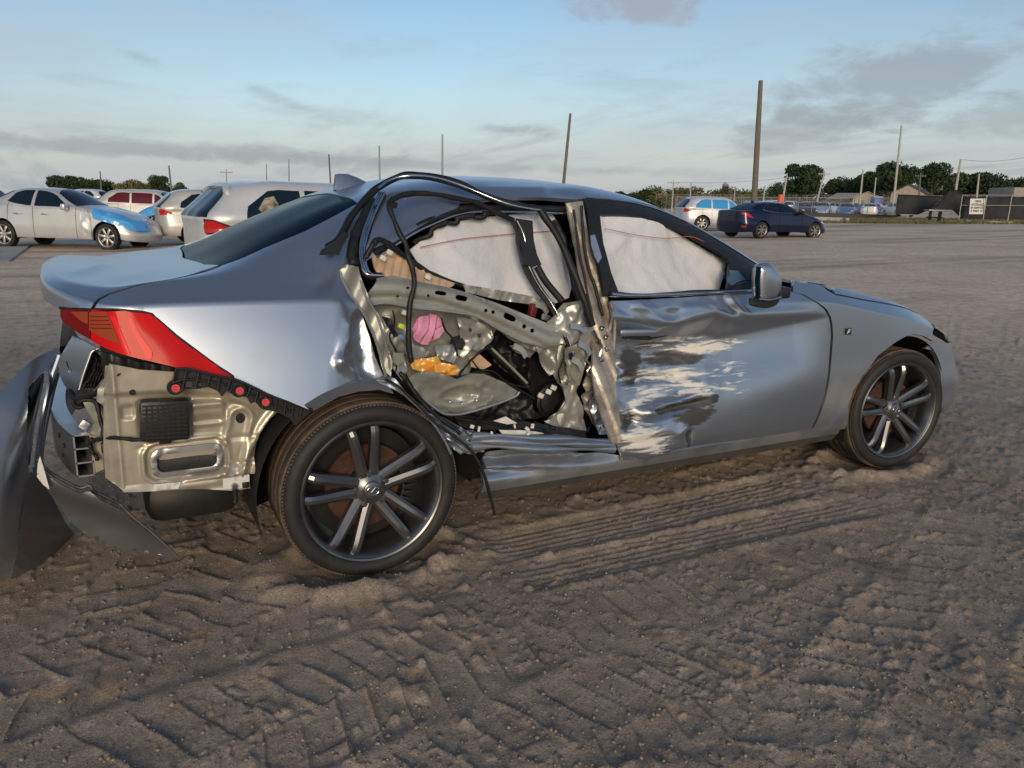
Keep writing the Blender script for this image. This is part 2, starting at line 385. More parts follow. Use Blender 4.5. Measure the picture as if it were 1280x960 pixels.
ground = bpy.data.objects.new('ground', me); COL.objects.link(ground); tag(ground, kind='structure')
def nodes(m): return m.node_tree, m.node_tree.nodes['Principled BSDF']
def ground_mat():
    m = bpy.data.materials.new('damp_sand'); m.use_nodes = True; T, B = nodes(m)
    def N(t): return T.nodes.new(t)
    L = T.links.new
    g = N('ShaderNodeNewGeometry'); pos = g.outputs['Position']
    def nz(scale, detail=6, rough=.6):
        n = N('ShaderNodeTexNoise'); n.inputs['Scale'].default_value = scale; n.inputs['Detail'].default_value = detail; n.inputs['Roughness'].default_value = rough
        L(pos, n.inputs['Vector']); return n.outputs[0]
    def rng_(v, a, b, c=0., d=1.):
        r = N('ShaderNodeMapRange'); r.interpolation_type = 'SMOOTHSTEP'; L(v, r.inputs[0])
        for q, w in zip((1, 2, 3, 4), (a, b, c, d)): r.inputs[q].default_value = w
        return r.outputs[0]
    def mix(f, a, b):
        x = N('ShaderNodeMix'); x.data_type = 'RGBA'
        if isinstance(f, float): x.inputs[0].default_value = f
        else: L(f, x.inputs[0])
        for q, w in ((6, a), (7, b)):
            if isinstance(w, tuple): x.inputs[q].default_value = (*w, 1)
            else: L(w, x.inputs[q])
        return x.outputs[2]
    c = mix(rng_(nz(.9), .35, .68), (.40, .325, .255), (.31, .25, .197))
    c = mix(rng_(nz(5.5, 5), .58, .72), c, (.56, .385, .225))         # dry tan crumbs
    c = mix(rng_(nz(2.2, 5), .60, .74), c, (.14, .132, .126))        # wet, oily patches
    c = mix(rng_(nz(140, 3), .60, .70), c, (.36, .32, .28))           # pale grains
    
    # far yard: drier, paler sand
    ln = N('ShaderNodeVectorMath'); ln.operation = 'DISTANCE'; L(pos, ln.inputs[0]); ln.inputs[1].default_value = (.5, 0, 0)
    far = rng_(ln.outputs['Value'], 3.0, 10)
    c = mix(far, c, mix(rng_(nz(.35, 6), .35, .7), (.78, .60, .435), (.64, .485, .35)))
    mpn = N('ShaderNodeMapping'); mpn.inputs['Rotation'].default_value = (0, 0, -(YAW-math.pi/2)); mpn.inputs['Scale'].default_value = (.10, 1, 1); L(pos, mpn.inputs[0])
    sn = N('ShaderNodeTexNoise'); sn.inputs['Scale'].default_value = .8; sn.inputs['Detail'].default_value = 5; L(mpn.outputs[0], sn.inputs['Vector'])
    st_ = N('ShaderNodeMath'); st_.operation = 'MULTIPLY'; L(rng_(sn.outputs[0], .50, .66), st_.inputs[0]); L(far, st_.inputs[1])
    c = mix(st_.outputs[0], c, (.44, .335, .24))                      # wheel-packed streaks across the yard
    def scl(v, col_):
        q = N('ShaderNodeMix'); q.data_type = 'RGBA'; q.blend_type = 'MULTIPLY'; q.inputs[0].default_value = 1.0; L(col_, q.inputs[6]); L(v, q.inputs[7]); return q.outputs[2]
    c = scl(rng_(nz(110, 4, .8), .34, .66, .74, 1.24), c)              # grain: single sand grains, grit and crumbs
    c = scl(rng_(nz(9, 6, .7), .32, .68, .80, 1.16), c)
    L(c, B.inputs['Base Color'])
    L(rng_(nz(1.6, 6), .35, .7, .55, .9), B.inputs['Roughness']); B.inputs['Specular IOR Level'].default_value = .12
    b1 = N('ShaderNodeBump'); b1.inputs['Strength'].default_value = .40; b1.inputs['Distance'].default_value = .016; L(nz(60, 6, .75), b1.inputs['Height'])
    b2 = N('ShaderNodeBump'); b2.inputs['Strength'].default_value = .9; b2.inputs['Distance'].default_value = .006; L(nz(150, 4, .78), b2.inputs['Height']); L(b1.outputs[0], b2.inputs['Normal'])
    L(b2.outputs[0], B.inputs['Normal'])
    return m
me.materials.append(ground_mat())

# loose grit and crumbs lying on the sand
def gravel(name, n, s0, s1, m_, seed, rmax):
    rs = np.random.RandomState(seed); r = 1.25*(rmax/1.25)**rs.uniform(0, 1, n); a = np.radians(rs.uniform(-44, 44, n)); x = CAMP[0]+r*np.cos(az0-a); y = CAMP[1]+r*np.sin(az0-a)
    k = rs.uniform(0, 1, n) < sstep(.30, .70, vnoise(x, y, .35, seed+3))*.8+.12; x, y = x[k], y[k]; n = len(x)
    z = ground_h(x, y)+yard_z(x, y); s = s0*(s1/s0)**(rs.uniform(0, 1, n)**2.2)
    B0 = np.array([(1, 0, 0), (0, 1, 0), (-1, 0, 0), (0, -1, 0), (0, 0, 1), (0, 0, -1)], float)*np.array([1, .8, .7]); V = np.zeros((n, 6, 3)); t = rs.uniform(0, 6.28, n)
    J = B0[None]*rs.uniform(.6, 1.25, (n, 6, 1)); V[..., 0] = J[..., 0]*np.cos(t)[:, None]-J[..., 1]*np.sin(t)[:, None]; V[..., 1] = J[..., 0]*np.sin(t)[:, None]+J[..., 1]*np.cos(t)[:, None]; V[..., 2] = J[..., 2]
    V = V*s[:, None, None]+np.stack([x, y, z+s*.25], 1)[:, None]
    Fb = np.array([(0, 1, 4), (1, 2, 4), (2, 3, 4), (3, 0, 4), (1, 0, 5), (2, 1, 5), (3, 2, 5), (0, 3, 5)]); Fq = (np.arange(n)[:, None, None]*6+Fb[None]).reshape(-1, 3)
    mg = bpy.data.meshes.new(name); mg.vertices.add(n*6); mg.vertices.foreach_set('co', V.astype(np.float32).ravel()); mg.loops.add(Fq.size); mg.loops.foreach_set('vertex_index', Fq.astype(np.int32).ravel())
    mg.polygons.add(len(Fq)); mg.polygons.foreach_set('loop_start', (np.arange(len(Fq))*3).astype(np.int32)); mg.update(calc_edges=True); mg.materials.append(m_)
    o = bpy.data.objects.new(name, mg); COL.objects.link(o); tag(o, kind='stuff')
gravel('sand_crumbs', 13000, .0022, .010, mat('crumb_tan', (.30, .24, .185), .9, col2=(.19, .155, .125), nscale=9), 101, 7)
gravel('grit', 12000, .0018, .007, mat('grit_dark', (.10, .09, .08), .85, col2=(.42, .38, .33), nscale=60), 202, 6)

# ------------------------------------------------------------------ the wrecked sedan: master surface of its body, F(u, v)
# stations run round the plan from the tail's centre to the nose's centre; rows climb from the sill over the crease to the roof's centre
ST = np.array([(-.955, 0), (-.945, -.30), (-.915, -.54), (-.865, -.68), (-.79, -.785), (-.68, -.845), (-.5, -.88), (-.25, -.9), (0, -.908), (.3, -.905), (.65, -.902),
               (1.0, -.90), (1.4, -.90), (1.8, -.90), (2.2, -.90), (2.5, -.897), (2.8, -.892), (3.06, -.875), (3.30, -.835), (3.49, -.745), (3.62, -.53), (3.69, -.26), (3.71, 0)])
NS = len(ST)
US = np.concatenate([[0], np.cumsum(np.linalg.norm(np.diff(ST, axis=0), axis=1))])
ZC = np.array([1.022, 1.018, 1.006, .985, .966, .966, .968, .968, .960, .945, .92, .905, .90, .90, .885, .835, .78, .72, .665, .60, .56, .55, .55])
DC = np.array([.0, .0, .0, .02, .05, .085, .105, .108, .105, .08, .05, .032, .03, .03, .03, .032, .04, .05, .075, .08, .09, .10, .10])
UPR = {  # station: five rows (x, y, z) above the crease
    0: [(-.935, 0, 1.029), (-.90, 0, 1.030), (-.86, 0, 1.029), (-.82, 0, 1.028), (-.78, 0, 1.027)],
    1: [(-.925, -.29, 1.026), (-.89, -.26, 1.028), (-.85, -.19, 1.028), (-.81, -.1, 1.027), (-.77, 0, 1.027)],
    2: [(-.895, -.52, 1.016), (-.865, -.46, 1.021), (-.83, -.34, 1.024), (-.79, -.17, 1.026), (-.75, 0, 1.027)],
    3: [(-.842, -.625, 1.001), (-.815, -.55, 1.013), (-.79, -.40, 1.014), (-.75, -.2, 1.019), (-.71, 0, 1.022)],
    4: [(-.760, -.685, .991), (-.735, -.61, 1.008), (-.71, -.45, 1.016), (-.68, -.22, 1.022), (-.66, 0, 1.025)],
    5: [(-.665, -.705, .999), (-.645, -.64, 1.020), (-.63, -.48, 1.026), (-.61, -.24, 1.031), (-.60, 0, 1.033)],
    6: [(-.5, -.722, 1.004), (-.49, -.64, 1.040), (-.48, -.50, 1.045), (-.47, -.25, 1.046), (-.47, 0, 1.046)],
    7: [(-.25, -.738, 1.010), (-.25, -.64, 1.088), (-.25, -.555, 1.128), (-.25, -.28, 1.148), (-.25, 0, 1.153)],
    8: [(0, -.752, 1.018), (0, -.655, 1.145), (0, -.535, 1.228), (0, -.28, 1.262), (0, 0, 1.270)],
    9: [(.3, -.792, 1.0), (.3, -.68, 1.19), (.3, -.545, 1.312), (.3, -.3, 1.356), (.3, 0, 1.366)],
    10: [(.65, -.84, .965), (.65, -.69, 1.215), (.65, -.56, 1.338), (.65, -.3, 1.388), (.65, 0, 1.40)],
    11: [(1.0, -.845, .955), (1.0, -.69, 1.215), (1.0, -.565, 1.332), (1.0, -.3, 1.385), (1.0, 0, 1.40)],
    12: [(1.4, -.845, .955), (1.4, -.715, 1.155), (1.4, -.595, 1.268), (1.4, -.32, 1.335), (1.4, 0, 1.352)],
    13: [(1.8, -.845, .957), (1.8, -.775, 1.03), (1.8, -.69, 1.092), (1.8, -.36, 1.172), (1.8, 0, 1.195)],
    14: [(2.2, -.815, .945), (2.2, -.74, .962), (2.2, -.58, .972), (2.2, -.3, .995), (2.2, 0, 1.0)],
    15: [(2.5, -.80, .890), (2.5, -.72, .912), (2.5, -.58, .914), (2.5, -.3, .935), (2.5, 0, .945)],
    16: [(2.8, -.79, .832), (2.8, -.70, .858), (2.8, -.56, .862), (2.8, -.3, .882), (2.8, 0, .892)],
    17: [(3.04, -.765, .768), (3.03, -.68, .798), (3.02, -.54, .806), (3.02, -.28, .828), (3.02, 0, .84)],
    18: [(3.23, -.715, .705), (3.20, -.62, .735), (3.18, -.48, .748), (3.16, -.25, .772), (3.15, 0, .785)],
    19: [(3.38, -.63, .635), (3.33, -.53, .672), (3.28, -.40, .70), (3.24, -.2, .735), (3.22, 0, .75)],
    20: [(3.48, -.45, .60), (3.42, -.37, .65), (3.36, -.27, .685), (3.30, -.14, .715), (3.27, 0, .73)],
    21: [(3.53, -.22, .60), (3.46, -.18, .65), (3.40, -.13, .68), (3.34, -.07, .70), (3.31, 0, .715)],
    22: [(3.54, 0, .60), (3.47, 0, .65), (3.42, 0, .68), (3.36, 0, .70), (3.33, 0, .71)]}
VS = np.array([0, .10, .25, .40, .55, .68, .80, .87, 1.06, 1.22, 1.48, 1.78]); VCR, VC = .80, 1.78
def spline(xs, Y, xq):
    """natural cubic spline through Y (first axis) at xs, evaluated at xq"""
    xs = np.asarray(xs, float); n = len(xs); h = np.diff(xs); A = np.eye(n); r = np.zeros_like(Y)
    for i in range(1, n-1):
        A[i, i-1:i+2] = h[i-1], 2*(h[i-1]+h[i]), h[i]; r[i] = 6*((Y[i+1]-Y[i])/h[i]-(Y[i]-Y[i-1])/h[i-1])
    M = np.linalg.solve(A, r.reshape(n, -1)).reshape(Y.shape)
    k = np.clip(np.searchsorted(xs, xq)-1, 0, n-2); hh = h[k]; a = (xs[k+1]-xq)/hh; b = (xq-xs[k])/hh
    sh = (-1,)+(1,)*(Y.ndim-1); a, b, hh = a.reshape(sh), b.reshape(sh), hh.reshape(sh)
    return a*Y[k]+b*Y[k+1]+((a**3-a)*M[k]+(b**3-b)*M[k+1])*hh*hh/6
def make_grid(ST, ZC, DC, UPR, z0=.17):
    fr = [0, .13, .30, .48, .66, .84, 1.0]; lower = np.zeros((NS, 7, 3))
    tang = np.gradient(ST, axis=0); nrm = np.stack([tang[:, 1], -tang[:, 0]], 1); nrm /= np.linalg.norm(nrm, axis=1)[:, None]   # outward
    nrm = np.where((nrm*np.array([ST[:, 0]-1.3, ST[:, 1]]).T).sum(1)[:, None] < 0, -nrm, nrm)
    for i in range(NS):
        for j in range(7):
            d = [.10, .035, .006, 0.0, .30*DC[i], .64*DC[i], DC[i]][j]
            z = z0+(ZC[i]-z0)*fr[j]; p = ST[i]-nrm[i]*d; lower[i, j] = (p[0], p[1], z)
    upper = np.array([UPR[i] for i in range(NS)], float)
    CP = np.concatenate([lower, upper], 1)
    Gu = spline(US, CP, UF)                                   # NU x rows x 3
    lowq = VF <= VCR
    Gl = np.swapaxes(spline(VS[:7], np.swapaxes(Gu[:, :7], 0, 1), VF[lowq]), 0, 1)
    mir = Gu[:, 6:-1][:, ::-1]*np.array([1, -1, 1]); vm = np.concatenate([VS[6:], 2*VC-VS[6:-1][::-1]])
    Gup = np.swapaxes(spline(vm, np.swapaxes(np.concatenate([Gu[:, 6:], mir], 1), 0, 1), VF[~lowq]), 0, 1)
    G = np.concatenate([Gl, Gup], 1)
    return np.concatenate([G, G[:, ::-1][:, 1:]*np.array([1, -1, 1])], 1)      # with the left half
NU, NV = 1100, 520
UF = np.linspace(0, US[-1], NU); VF = np.linspace(0, VC, NV)
GRID = make_grid(ST, ZC, DC, UPR)
NV2 = GRID.shape[1]; VMAX = 2*VC; G_MAIN = GRID
def F(u, v, GRID=None):
    if GRID is None: GRID = G_MAIN
    u = np.clip(np.asarray(u, float)/US[-1]*(NU-1), 0, NU-1.001); v = np.clip(np.asarray(v, float)/VMAX*(NV2-1), 0, NV2-1.001)
    i, j = u.astype(int), v.astype(int); a, b = (u-i)[..., None], (v-j)[..., None]
    return (GRID[i, j]*(1-a)+GRID[i+1, j]*a)*(1-b)+(GRID[i, j+1]*(1-a)+GRID[i+1, j+1]*a)*b
_NC = {}
def ngrid(G):
    if id(G) not in _NC:
        n = np.cross(np.gradient(G, axis=0), np.gradient(G, axis=1)); n /= np.linalg.norm(n, axis=-1)[..., None]+1e-12; _NC[id(G)] = n
    return _NC[id(G)]
def Fn(u, v, G=None):
    n = F(u, v, ngrid(G_MAIN if G is None else G)); return n/(np.linalg.norm(n, axis=-1)[..., None]+1e-12)
sgn = 1.0 if Fn(np.array([3.0]), np.array([.5]))[0][1] < 0 else -1.0
_PX = proj(GRID); _N = Fn(*np.meshgrid(UF, np.linspace(0, VMAX, NV2), indexing='ij'))*sgn
_FACE = ((_N*(GRID-CAMP)).sum(-1) < 0.0)
_PXM = np.ascontiguousarray(np.where(_FACE[..., None], _PX, 1e6)[::4, ::4])
def solve(fun, u, v, tgt, it=12):
    for _ in range(it):
        r = fun(u, v)-tgt; e = 1e-3
        J = np.stack([(fun(u+e, v)-fun(u-e, v))/(2*e), (fun(u, v+e)-fun(u, v-e))/(2*e)], 1)
        try: d = np.linalg.solve(J+1e-9*np.eye(2), -r)
        except Exception: break
        d = np.clip(d, -.05, .05); u = float(np.clip(u+d[0], 0, US[-1])); v = float(np.clip(v+d[1], 0, VMAX))
    return u, v
def uvp(px, py):
    """surface coordinates of the body point seen at a pixel"""
    d = ((_PXM-np.array([px, py]))**2).sum(-1); i, j = np.unravel_index(np.argmin(d), d.shape)
    u0, v0 = UF[i*4], j*4/(NV2-1)*VMAX
    u, v = solve(lambda a, b: proj(F(a, b)), u0, v0, np.array([px, py]))
    if abs(u-u0)+abs(v-v0) > .08: u, v = u0, v0
    return u, v
_half = np.ascontiguousarray(GRID[::3, :NV:3])
def uvx(x, z):
    """right-hand flank: surface coordinates of the point with this x and z"""
    m = (_half[..., 0]-x)**2+(_half[..., 2]-z)**2+np.where(_half[..., 1] > -.5, 1., 0); i, j = np.unravel_index(np.argmin(m), m.shape)
    return solve(lambda a, b: F(a, b)[[0, 2]], UF[i*3], j*3/(NV2-1)*VMAX, np.array([x, z]))
def uvxy(x, y):
    """upper side: surface coordinates of the point with this x and y"""
    g = GRID[:, int(NV*.45):NV2-int(NV*.45)]
    m = (g[..., 0]-x)**2+(g[..., 1]-y)**2; i, j = np.unravel_index(np.argmin(m), m.shape); j += int(NV*.45)
    return UF[i], j/(NV2-1)*VMAX
def panel(name, outline, material, parent, h=.025, holes=(), off=0.0, disp=None, skirt=.014, mirror=False, G=None, **k):
    """a skin panel: outline in (u, v), laid on the master surface, with a folded-in edge"""
    V, T, bd = tri2d(outline, h, holes)
    u, v = V[:, 0], V[:, 1]; P = F(u, v, G); N = Fn(u, v, G)*sgn
    P = P+N*off
    if disp is not None:                                   # true normals of the dented sheet
        e = .007; Q = []
        for du, dv in ((e, 0), (-e, 0), (0, e), (0, -e)): Q.append(disp(F(u+du, v+dv, G), Fn(u+du, v+dv, G)*sgn))
        P = disp(P, N); n2 = np.cross(Q[0]-Q[1], Q[2]-Q[3])*sgn; L_ = np.linalg.norm(n2, axis=1)[:, None]
        N = np.where(L_ > 1e-9, n2/(L_+1e-12), N)
    # orientation
    fn = np.cross(P[T[:, 1]]-P[T[:, 0]], P[T[:, 2]]-P[T[:, 0]])
    if (fn*N[T[:, 0]]).sum() < 0: T = T[:, ::-1]; bd = [(b, a) for a, b in bd]
    verts = list(P); faces = [tuple(t) for t in T]; norms = list(N)
    if skirt:
        n0 = len(verts); idx = {}
        for a, b in bd:
            for w in (a, b):
                if w not in idx:
                    idx[w] = len(verts); verts.append(P[w]); norms.append(N[w])          # hard copy of the edge
                    verts.append(P[w]-N[w]*skirt); norms.append(N[w])
        for a, b in bd: faces.append((idx[b], idx[a], idx[a]+1, idx[b]+1))
        # outward normals for the fold
        acc = {}
        for a, b in bd:
            e = P[b]-P[a]; q = np.cross(e, N[a]); q /= np.linalg.norm(q)+1e-12
            for w in (a, b): acc[w] = acc.get(w, 0)+q
        for w, i0 in idx.items():
            q = acc[w]; q = q/(np.linalg.norm(q)+1e-12); norms[i0] = q; norms[i0+1] = q
    if mirror:
        n0 = len(verts); S = np.array([1, -1, 1]); verts += [p*S for p in verts]; norms += [q*S for q in norms]; faces += [tuple(i+n0 for i in f[::-1]) for f in faces]
    o = obj(name, verts, faces, material, parent, True, None, **k)
    o.data.normals_split_custom_set_from_vertices([tuple(map(float, n)) for n in norms])
    return o
def pl(pts, n=0):
    """outline from pixels"""
    return [uvp(*p) for p in pts]
def smooth_px(pts, n): return [tuple(p) for p in bez([np.array(p, float) for p in pts], n)]

def sheet(name, pts, material, parent, y0=-.8, ax=0., az=0., xr=0., zr=.6, h=.02, relief=None, thick=.004, holes=(), curve=0, px=True, **k):
    """a pressed sheet traced on the plane y = y0 + ax (x-xr) + az (z-zr); relief is added to y (negative = outwards)"""
    def up_(q):
        if not px: return q
        r = ray(*q); kk = (y0+ax*(CAMP[0]-xr)+az*(CAMP[2]-zr)-CAMP[1])/(r[1]-ax*r[0]-az*r[2]); p = CAMP+kk*r
        return (p[0], p[2])
    def lp(pts_):
        if curve: pts_ = [tuple(p) for p in bez(list(pts_)+[pts_[0]], curve)[:-1]]
        return [up_(q) for q in pts_]
    V, T, bd = tri2d(lp(pts), h, [lp(q) for q in holes])
    x, z = V[:, 0], V[:, 1]; y = y0+ax*(x-xr)+az*(z-zr)
    if relief is not None: y = y+relief(x, z)
    P = np.stack([x, y, z], 1)
    if np.cross(P[T[:, 1]]-P[T[:, 0]], P[T[:, 2]]-P[T[:, 0]])[:, 1].sum() > 0: T = T[:, ::-1]; bd = [(b, a) for a, b in bd]
    n = len(P); Q = P+np.array([0, thick, 0]); faces = [tuple(t) for t in T]+[tuple(n+i for i in t[::-1]) for t in T]
    verts = list(P)+list(Q); idx = {}
    for a, b in bd:
        for w in (a, b):
            if w not in idx: idx[w] = len(verts); verts += [P[w], Q[w]]
    faces += [(idx[b], idx[a], idx[a]+1, idx[b]+1) for a, b in bd]
    return obj(name, verts, faces, material, parent, True, **k)
def seg_d(x, z, a, b):
    """distance to a line segment, and the position along it"""
    a, b = np.asarray(a, float), np.asarray(b, float); d = b-a; L = (d @ d)+1e-12; t = np.clip(((x-a[0])*d[0]+(z-a[1])*d[1])/L, 0, 1)
    return np.hypot(x-a[0]-t*d[0], z-a[1]-t*d[1]), t
def rbox(x, z, c, hw, hh, r):
    """signed distance to a rounded rectangle"""
    qx, qz = np.abs(x-c[0])-hw+r, np.abs(z-c[1])-hh+r
    return np.hypot(np.maximum(qx, 0), np.maximum(qz, 0))+np.minimum(np.maximum(qx, qz), 0)-r

# ------------------------------------------------------------------ the wrecked sedan: paint and skin
paint = mat('grey_metallic_paint', (.385, .43, .50), .29, .86, coat=.15, coatr=.10)
def dust(m):
    """road dust caught in patches, heavier low on the body"""
    T, B = nodes(m); L = T.links.new; N = lambda t: T.nodes.new(t)
    g = N('ShaderNodeTexCoord'); n = N('ShaderNodeTexNoise'); n.inputs['Scale'].default_value = 4.0; n.inputs['Detail'].default_value = 4; n.inputs['Roughness'].default_value = .6; L(g.outputs['Object'], n.inputs['Vector'])
    s = N('ShaderNodeSeparateXYZ'); L(g.outputs['Object'], s.inputs[0]); r = N('ShaderNodeMapRange'); L(s.outputs[2], r.inputs[0])
    for i_, v_ in zip((1, 2, 3, 4), (.2, .75, .30, .0)): r.inputs[i_].default_value = v_
    a = N('ShaderNodeMath'); a.operation = 'ADD'; L(n.outputs[0], a.inputs[0]); L(r.outputs[0], a.inputs[1])
    f = N('ShaderNodeMapRange'); f.interpolation_type = 'SMOOTHSTEP'; L(a.outputs[0], f.inputs[0])
    for i_, v_ in zip((1, 2, 3, 4), (.55, .95, .0, .55)): f.inputs[i_].default_value = v_
    x = N('ShaderNodeMix'); x.data_type = 'RGBA'; L(f.outputs[0], x.inputs[0]); x.inputs[6].default_value = B.inputs['Base Color'].default_value; x.inputs[7].default_value = (.30, .26, .215, 1)
    L(x.outputs[2], B.inputs['Base Color'])
    k = N('ShaderNodeMapRange'); L(f.outputs[0], k.inputs[0]); k.inputs[3].default_value = B.inputs['Metallic'].default_value; k.inputs[4].default_value = .15; L(k.outputs[0], B.inputs['Metallic'])
dust(paint)
black_rub = mat('black_rubber', (.012, .012, .013), .55, noise=.4, nscale=30, bump=.15)
black_pl = mat('black_plastic', (.018, .018, .02), .42, noise=.3, nscale=25, bump=.1)
dark_in = mat('dark_interior', (.010, .010, .011), .8, noise=.4)
primer = mat('grey_green_primer', (.34, .35, .315), .36, .35, noise=.25, nscale=9, bump=.12, bscale=30, rvar=.1)
sunlit_metal = mat('sunlit_primer_metal', (.54, .495, .40), .40, .5, noise=.35, nscale=9, bump=.06, bscale=20, rvar=.1)  # primer metal with the warm low sunlight put into its colour
bare = mat('scraped_bare_metal', (.42, .385, .33), .46, .45, col2=(.20, .175, .145), nscale=14, bump=.3, bscale=40, rvar=.15)
chrome = mat('bright_trim', (.62, .63, .65), .16, 1.0, noise=.2, nscale=40)
tint = mat('tinted_glass', (.006, .017, .032), .12, 0.0, spec=.05, ior=1.09)
car = empty('damaged_sedan', (0, 0, 0), 0, 'wrecked grey metallic sedan with torn-open rear door and missing rear bumper', 'car')

def ringpts(cx, cz, r, a0, a1, n):
    return [(cx+r*math.cos(a), cz+r*math.sin(a)) for a in np.linspace(a0, a1, n)]
SEAM = [(117, 386), (119, 380), (124, 374), (136, 367.5), (160, 360), (200, 351), (240, 343), (262, 337.5)]
GL = [(277, 331), (330, 309), (381, 288), (420, 268), (446, 254)]       # near edge of the rear glass
LTOP = [(76, 386), (95, 386), (115, 387), (160, 388), (186, 392), (196, 399), (220, 420), (260, 450), (291, 472)]
LBOT = [(291, 472), (260, 467), (227, 461), (190, 452), (145, 440), (115, 425), (91, 411), (79, 402), (76, 393)]
ARO = [(380, 506), (399, 494), (421, 484), (444, 478), (470, 476), (486, 478)]
ARI = [(394, 514), (399, 511), (425, 496), (451, 489), (477, 487), (496, 492)]
def shift(pts, dx, dy): return [(a+dx, b+dy) for a, b in pts]
# quarter panel ------------------------------------------------------------
APER = [(574, 259), (556, 266), (540, 274), (512, 291), (492, 303), (471, 316)]
q_out = shift(SEAM[:-1], 1.5, .8)+[(264, 338)]+shift(GL, 1.0, .7)+[(470, 249), (505, 244.5), (545, 246), (575, 250)]+APER+[(452, 328), (440, 345), (447, 366), (456, 392), (466, 420), (474, 446), (484, 470), (487, 478)] \
    +ARO[::-1][1:]+[(386, 512), (360, 501), (330, 490), (293, 474.5)]+shift(LTOP[::-1][:-2], 1.6, -1.6)
def q_disp(P, N):
    px = proj(P); d = np.zeros(len(P))
    X, Y = px[:, 0], px[:, 1]
    # crumple in front of the arch
    w = sstep(416, 446, X+.15*(Y-430))*sstep(388, 420, Y)
    d += w*(-.012+.010*(.3-np.abs(fbm(X*1.0, Y*.8, 36, 1, 5)))+.004*fbm(X, Y, 16, 2, 15))
    for (a, b, A, wd) in (((438, 405), (427, 452), .012, 12), ((427, 452), (462, 475), .013, 11), ((451, 398), (458, 468), -.020, 13), ((440, 425), (455, 445), .006, 10), ((432, 440), (450, 430), -.006, 9)):
        s, _ = seg_d(X, Y, a, b); d += A*np.maximum(0, 1-np.abs(s)/wd)
    # pull towards the opening, the upper door pillar pushed in
    d += -.03*sstep(420, 470, X)*sstep(300, 350, Y)
    d += .004*fbm(X, Y, 120, 2, 9)*sstep(300, 420, X)
    return P+N*d[:, None]
panel('quarter_panel', pl(q_out), paint, car, .012, disp=q_disp)
def arch_disp(P, N):
    r = np.hypot(P[:, 0]-0, P[:, 2]-.31); t = np.clip((.405-r)/.05, 0, 1)
    return P-N*(t*.030)[:, None]
panel('wheel_arch', pl(ARO+ARI[::-1]), paint, car, .01, off=-.001, disp=arch_disp)
# trunk lid: deck, lip and upper tail, mirrored about the centre line
gl = [uvp(*q) for q in GL]
lid = [uvp(*q) for q in SEAM[:-1]]
ul, vl = uvp(76, 386); u1, v1 = uvp(115, 386)
uc = US[np.argmin(abs(ST[:, 0]+.5)+9*(np.arange(NS) > 8))]
ub = uvp(255, 338)
deck = [(0, vl-.02), (ul, vl)]+[uvp(95, 386)]+[(u1-.004, v1)]+[(a-.004, b+.004) for a, b in lid[1:]]+[(ub[0]-.004, ub[1]+.006), (gl[0][0]-.008, gl[0][1]+.008), (uvxy(-.447, -.4)[0], 1.30), (uvxy(-.478, -.02)[0], VC)]+[(0, VC)]
panel('trunk_lid', deck, paint, car, .02, mirror=True)
panel('rear_window', gl+[(gl[-1][0]+.012, 1.5), (gl[-1][0]+.02, VC), (uvxy(-.47, 0)[0], VC), (uvxy(-.44, -.4)[0], 1.30)], tint, car, .025, mirror=True, off=-.003, skirt=.004)
# roof
RLOW = [(575, 250), (597, 250), (645, 247), (700, 247), (729, 247.5), (745, 247), (780, 250.5), (815, 257), (850, 269), (880, 284), (910, 303), (935, 321), (955, 337), (965, 346)]
rl = [uvp(*q) for q in RLOW]
top = [gl[-1]]+[uvp(470, 249), uvp(505, 244.5), uvp(545, 246)]+rl
ws_u = uvxy(1.35, 0)[0]
top += [(uvxy(1.93, -.74)[0], 1.085), (uvxy(1.62, -.62)[0], 1.21), (uvxy(1.42, -.50)[0], 1.30), (ws_u, 1.5), (ws_u, VC), (gl[-1][0]+.02, VC), (gl[-1][0]+.012, 1.5)]
def roof_disp(P, N):
    px = proj(P); X, Y = px[:, 0], px[:, 1]; w = (P[:, 1] < 0)
    a, _ = seg_d(X, Y, (560, 243), (600, 240)); b, _ = seg_d(X, Y, (690, 238), (720, 244))
    d = -.008*np.exp(-(a/6)**2)-.010*np.exp(-(b/7)**2)+.006*np.exp(-((Y-236)/4)**2)*sstep(560, 620, X)*sstep(760, 700, X)
    return P+N*(d*w)[:, None]
panel('roof', top, paint, car, .018, mirror=True, disp=roof_disp)
panel('windscreen', [(ws_u+.004, VC), (ws_u+.004, 1.5), (uvxy(1.42, -.50)[0]+.006, 1.305), (uvxy(1.62, -.62)[0]+.006, 1.215), (uvxy(1.95, -.72)[0], 1.10), (uvxy(2.08, -.5)[0], 1.30), (uvxy(2.12, -.02)[0], VC)], tint, car, .03, mirror=True, skirt=0)
# front wing (fender), bonnet, front bumper
DF = [(990, 365), (1003, 368), (1015, 375), (1026, 381.5), (1032, 387), (1037, 396), (1039, 405), (1040, 420), (1037, 460), (1030, 500), (1017, 532), (1011, 544)]
ARF = [(1056, 536), (1060.6, 507), (1067, 488), (1076.7, 472), (1097, 445), (1117.5, 429), (1132, 420.6), (1142, 417.7), (1155, 420)]
HS = [(992, 352), (1010, 353), (1025.6, 355.5), (1034, 362), (1044.6, 368.5), (1076.7, 374.4), (1117.5, 381.5), (1150, 393)]
fen = shift(DF[::-1], 1.6, 0)+shift(HS, 0, .8)+[(1160, 401), (1166, 413), (1166, 426)]+ARF[::-1]
panel('front_fender', [uvp(*q) for q in fen], paint, car, .015)
hd = [uvp(*q) for q in HS]
hood = [(a, b+.006) for a, b in hd]+[(uvxy(3.26, -.5)[0], 1.25), (uvxy(3.3, -.02)[0], VC), (uvxy(2.13, -.02)[0], VC), (uvxy(2.09, -.5)[0], 1.30)]
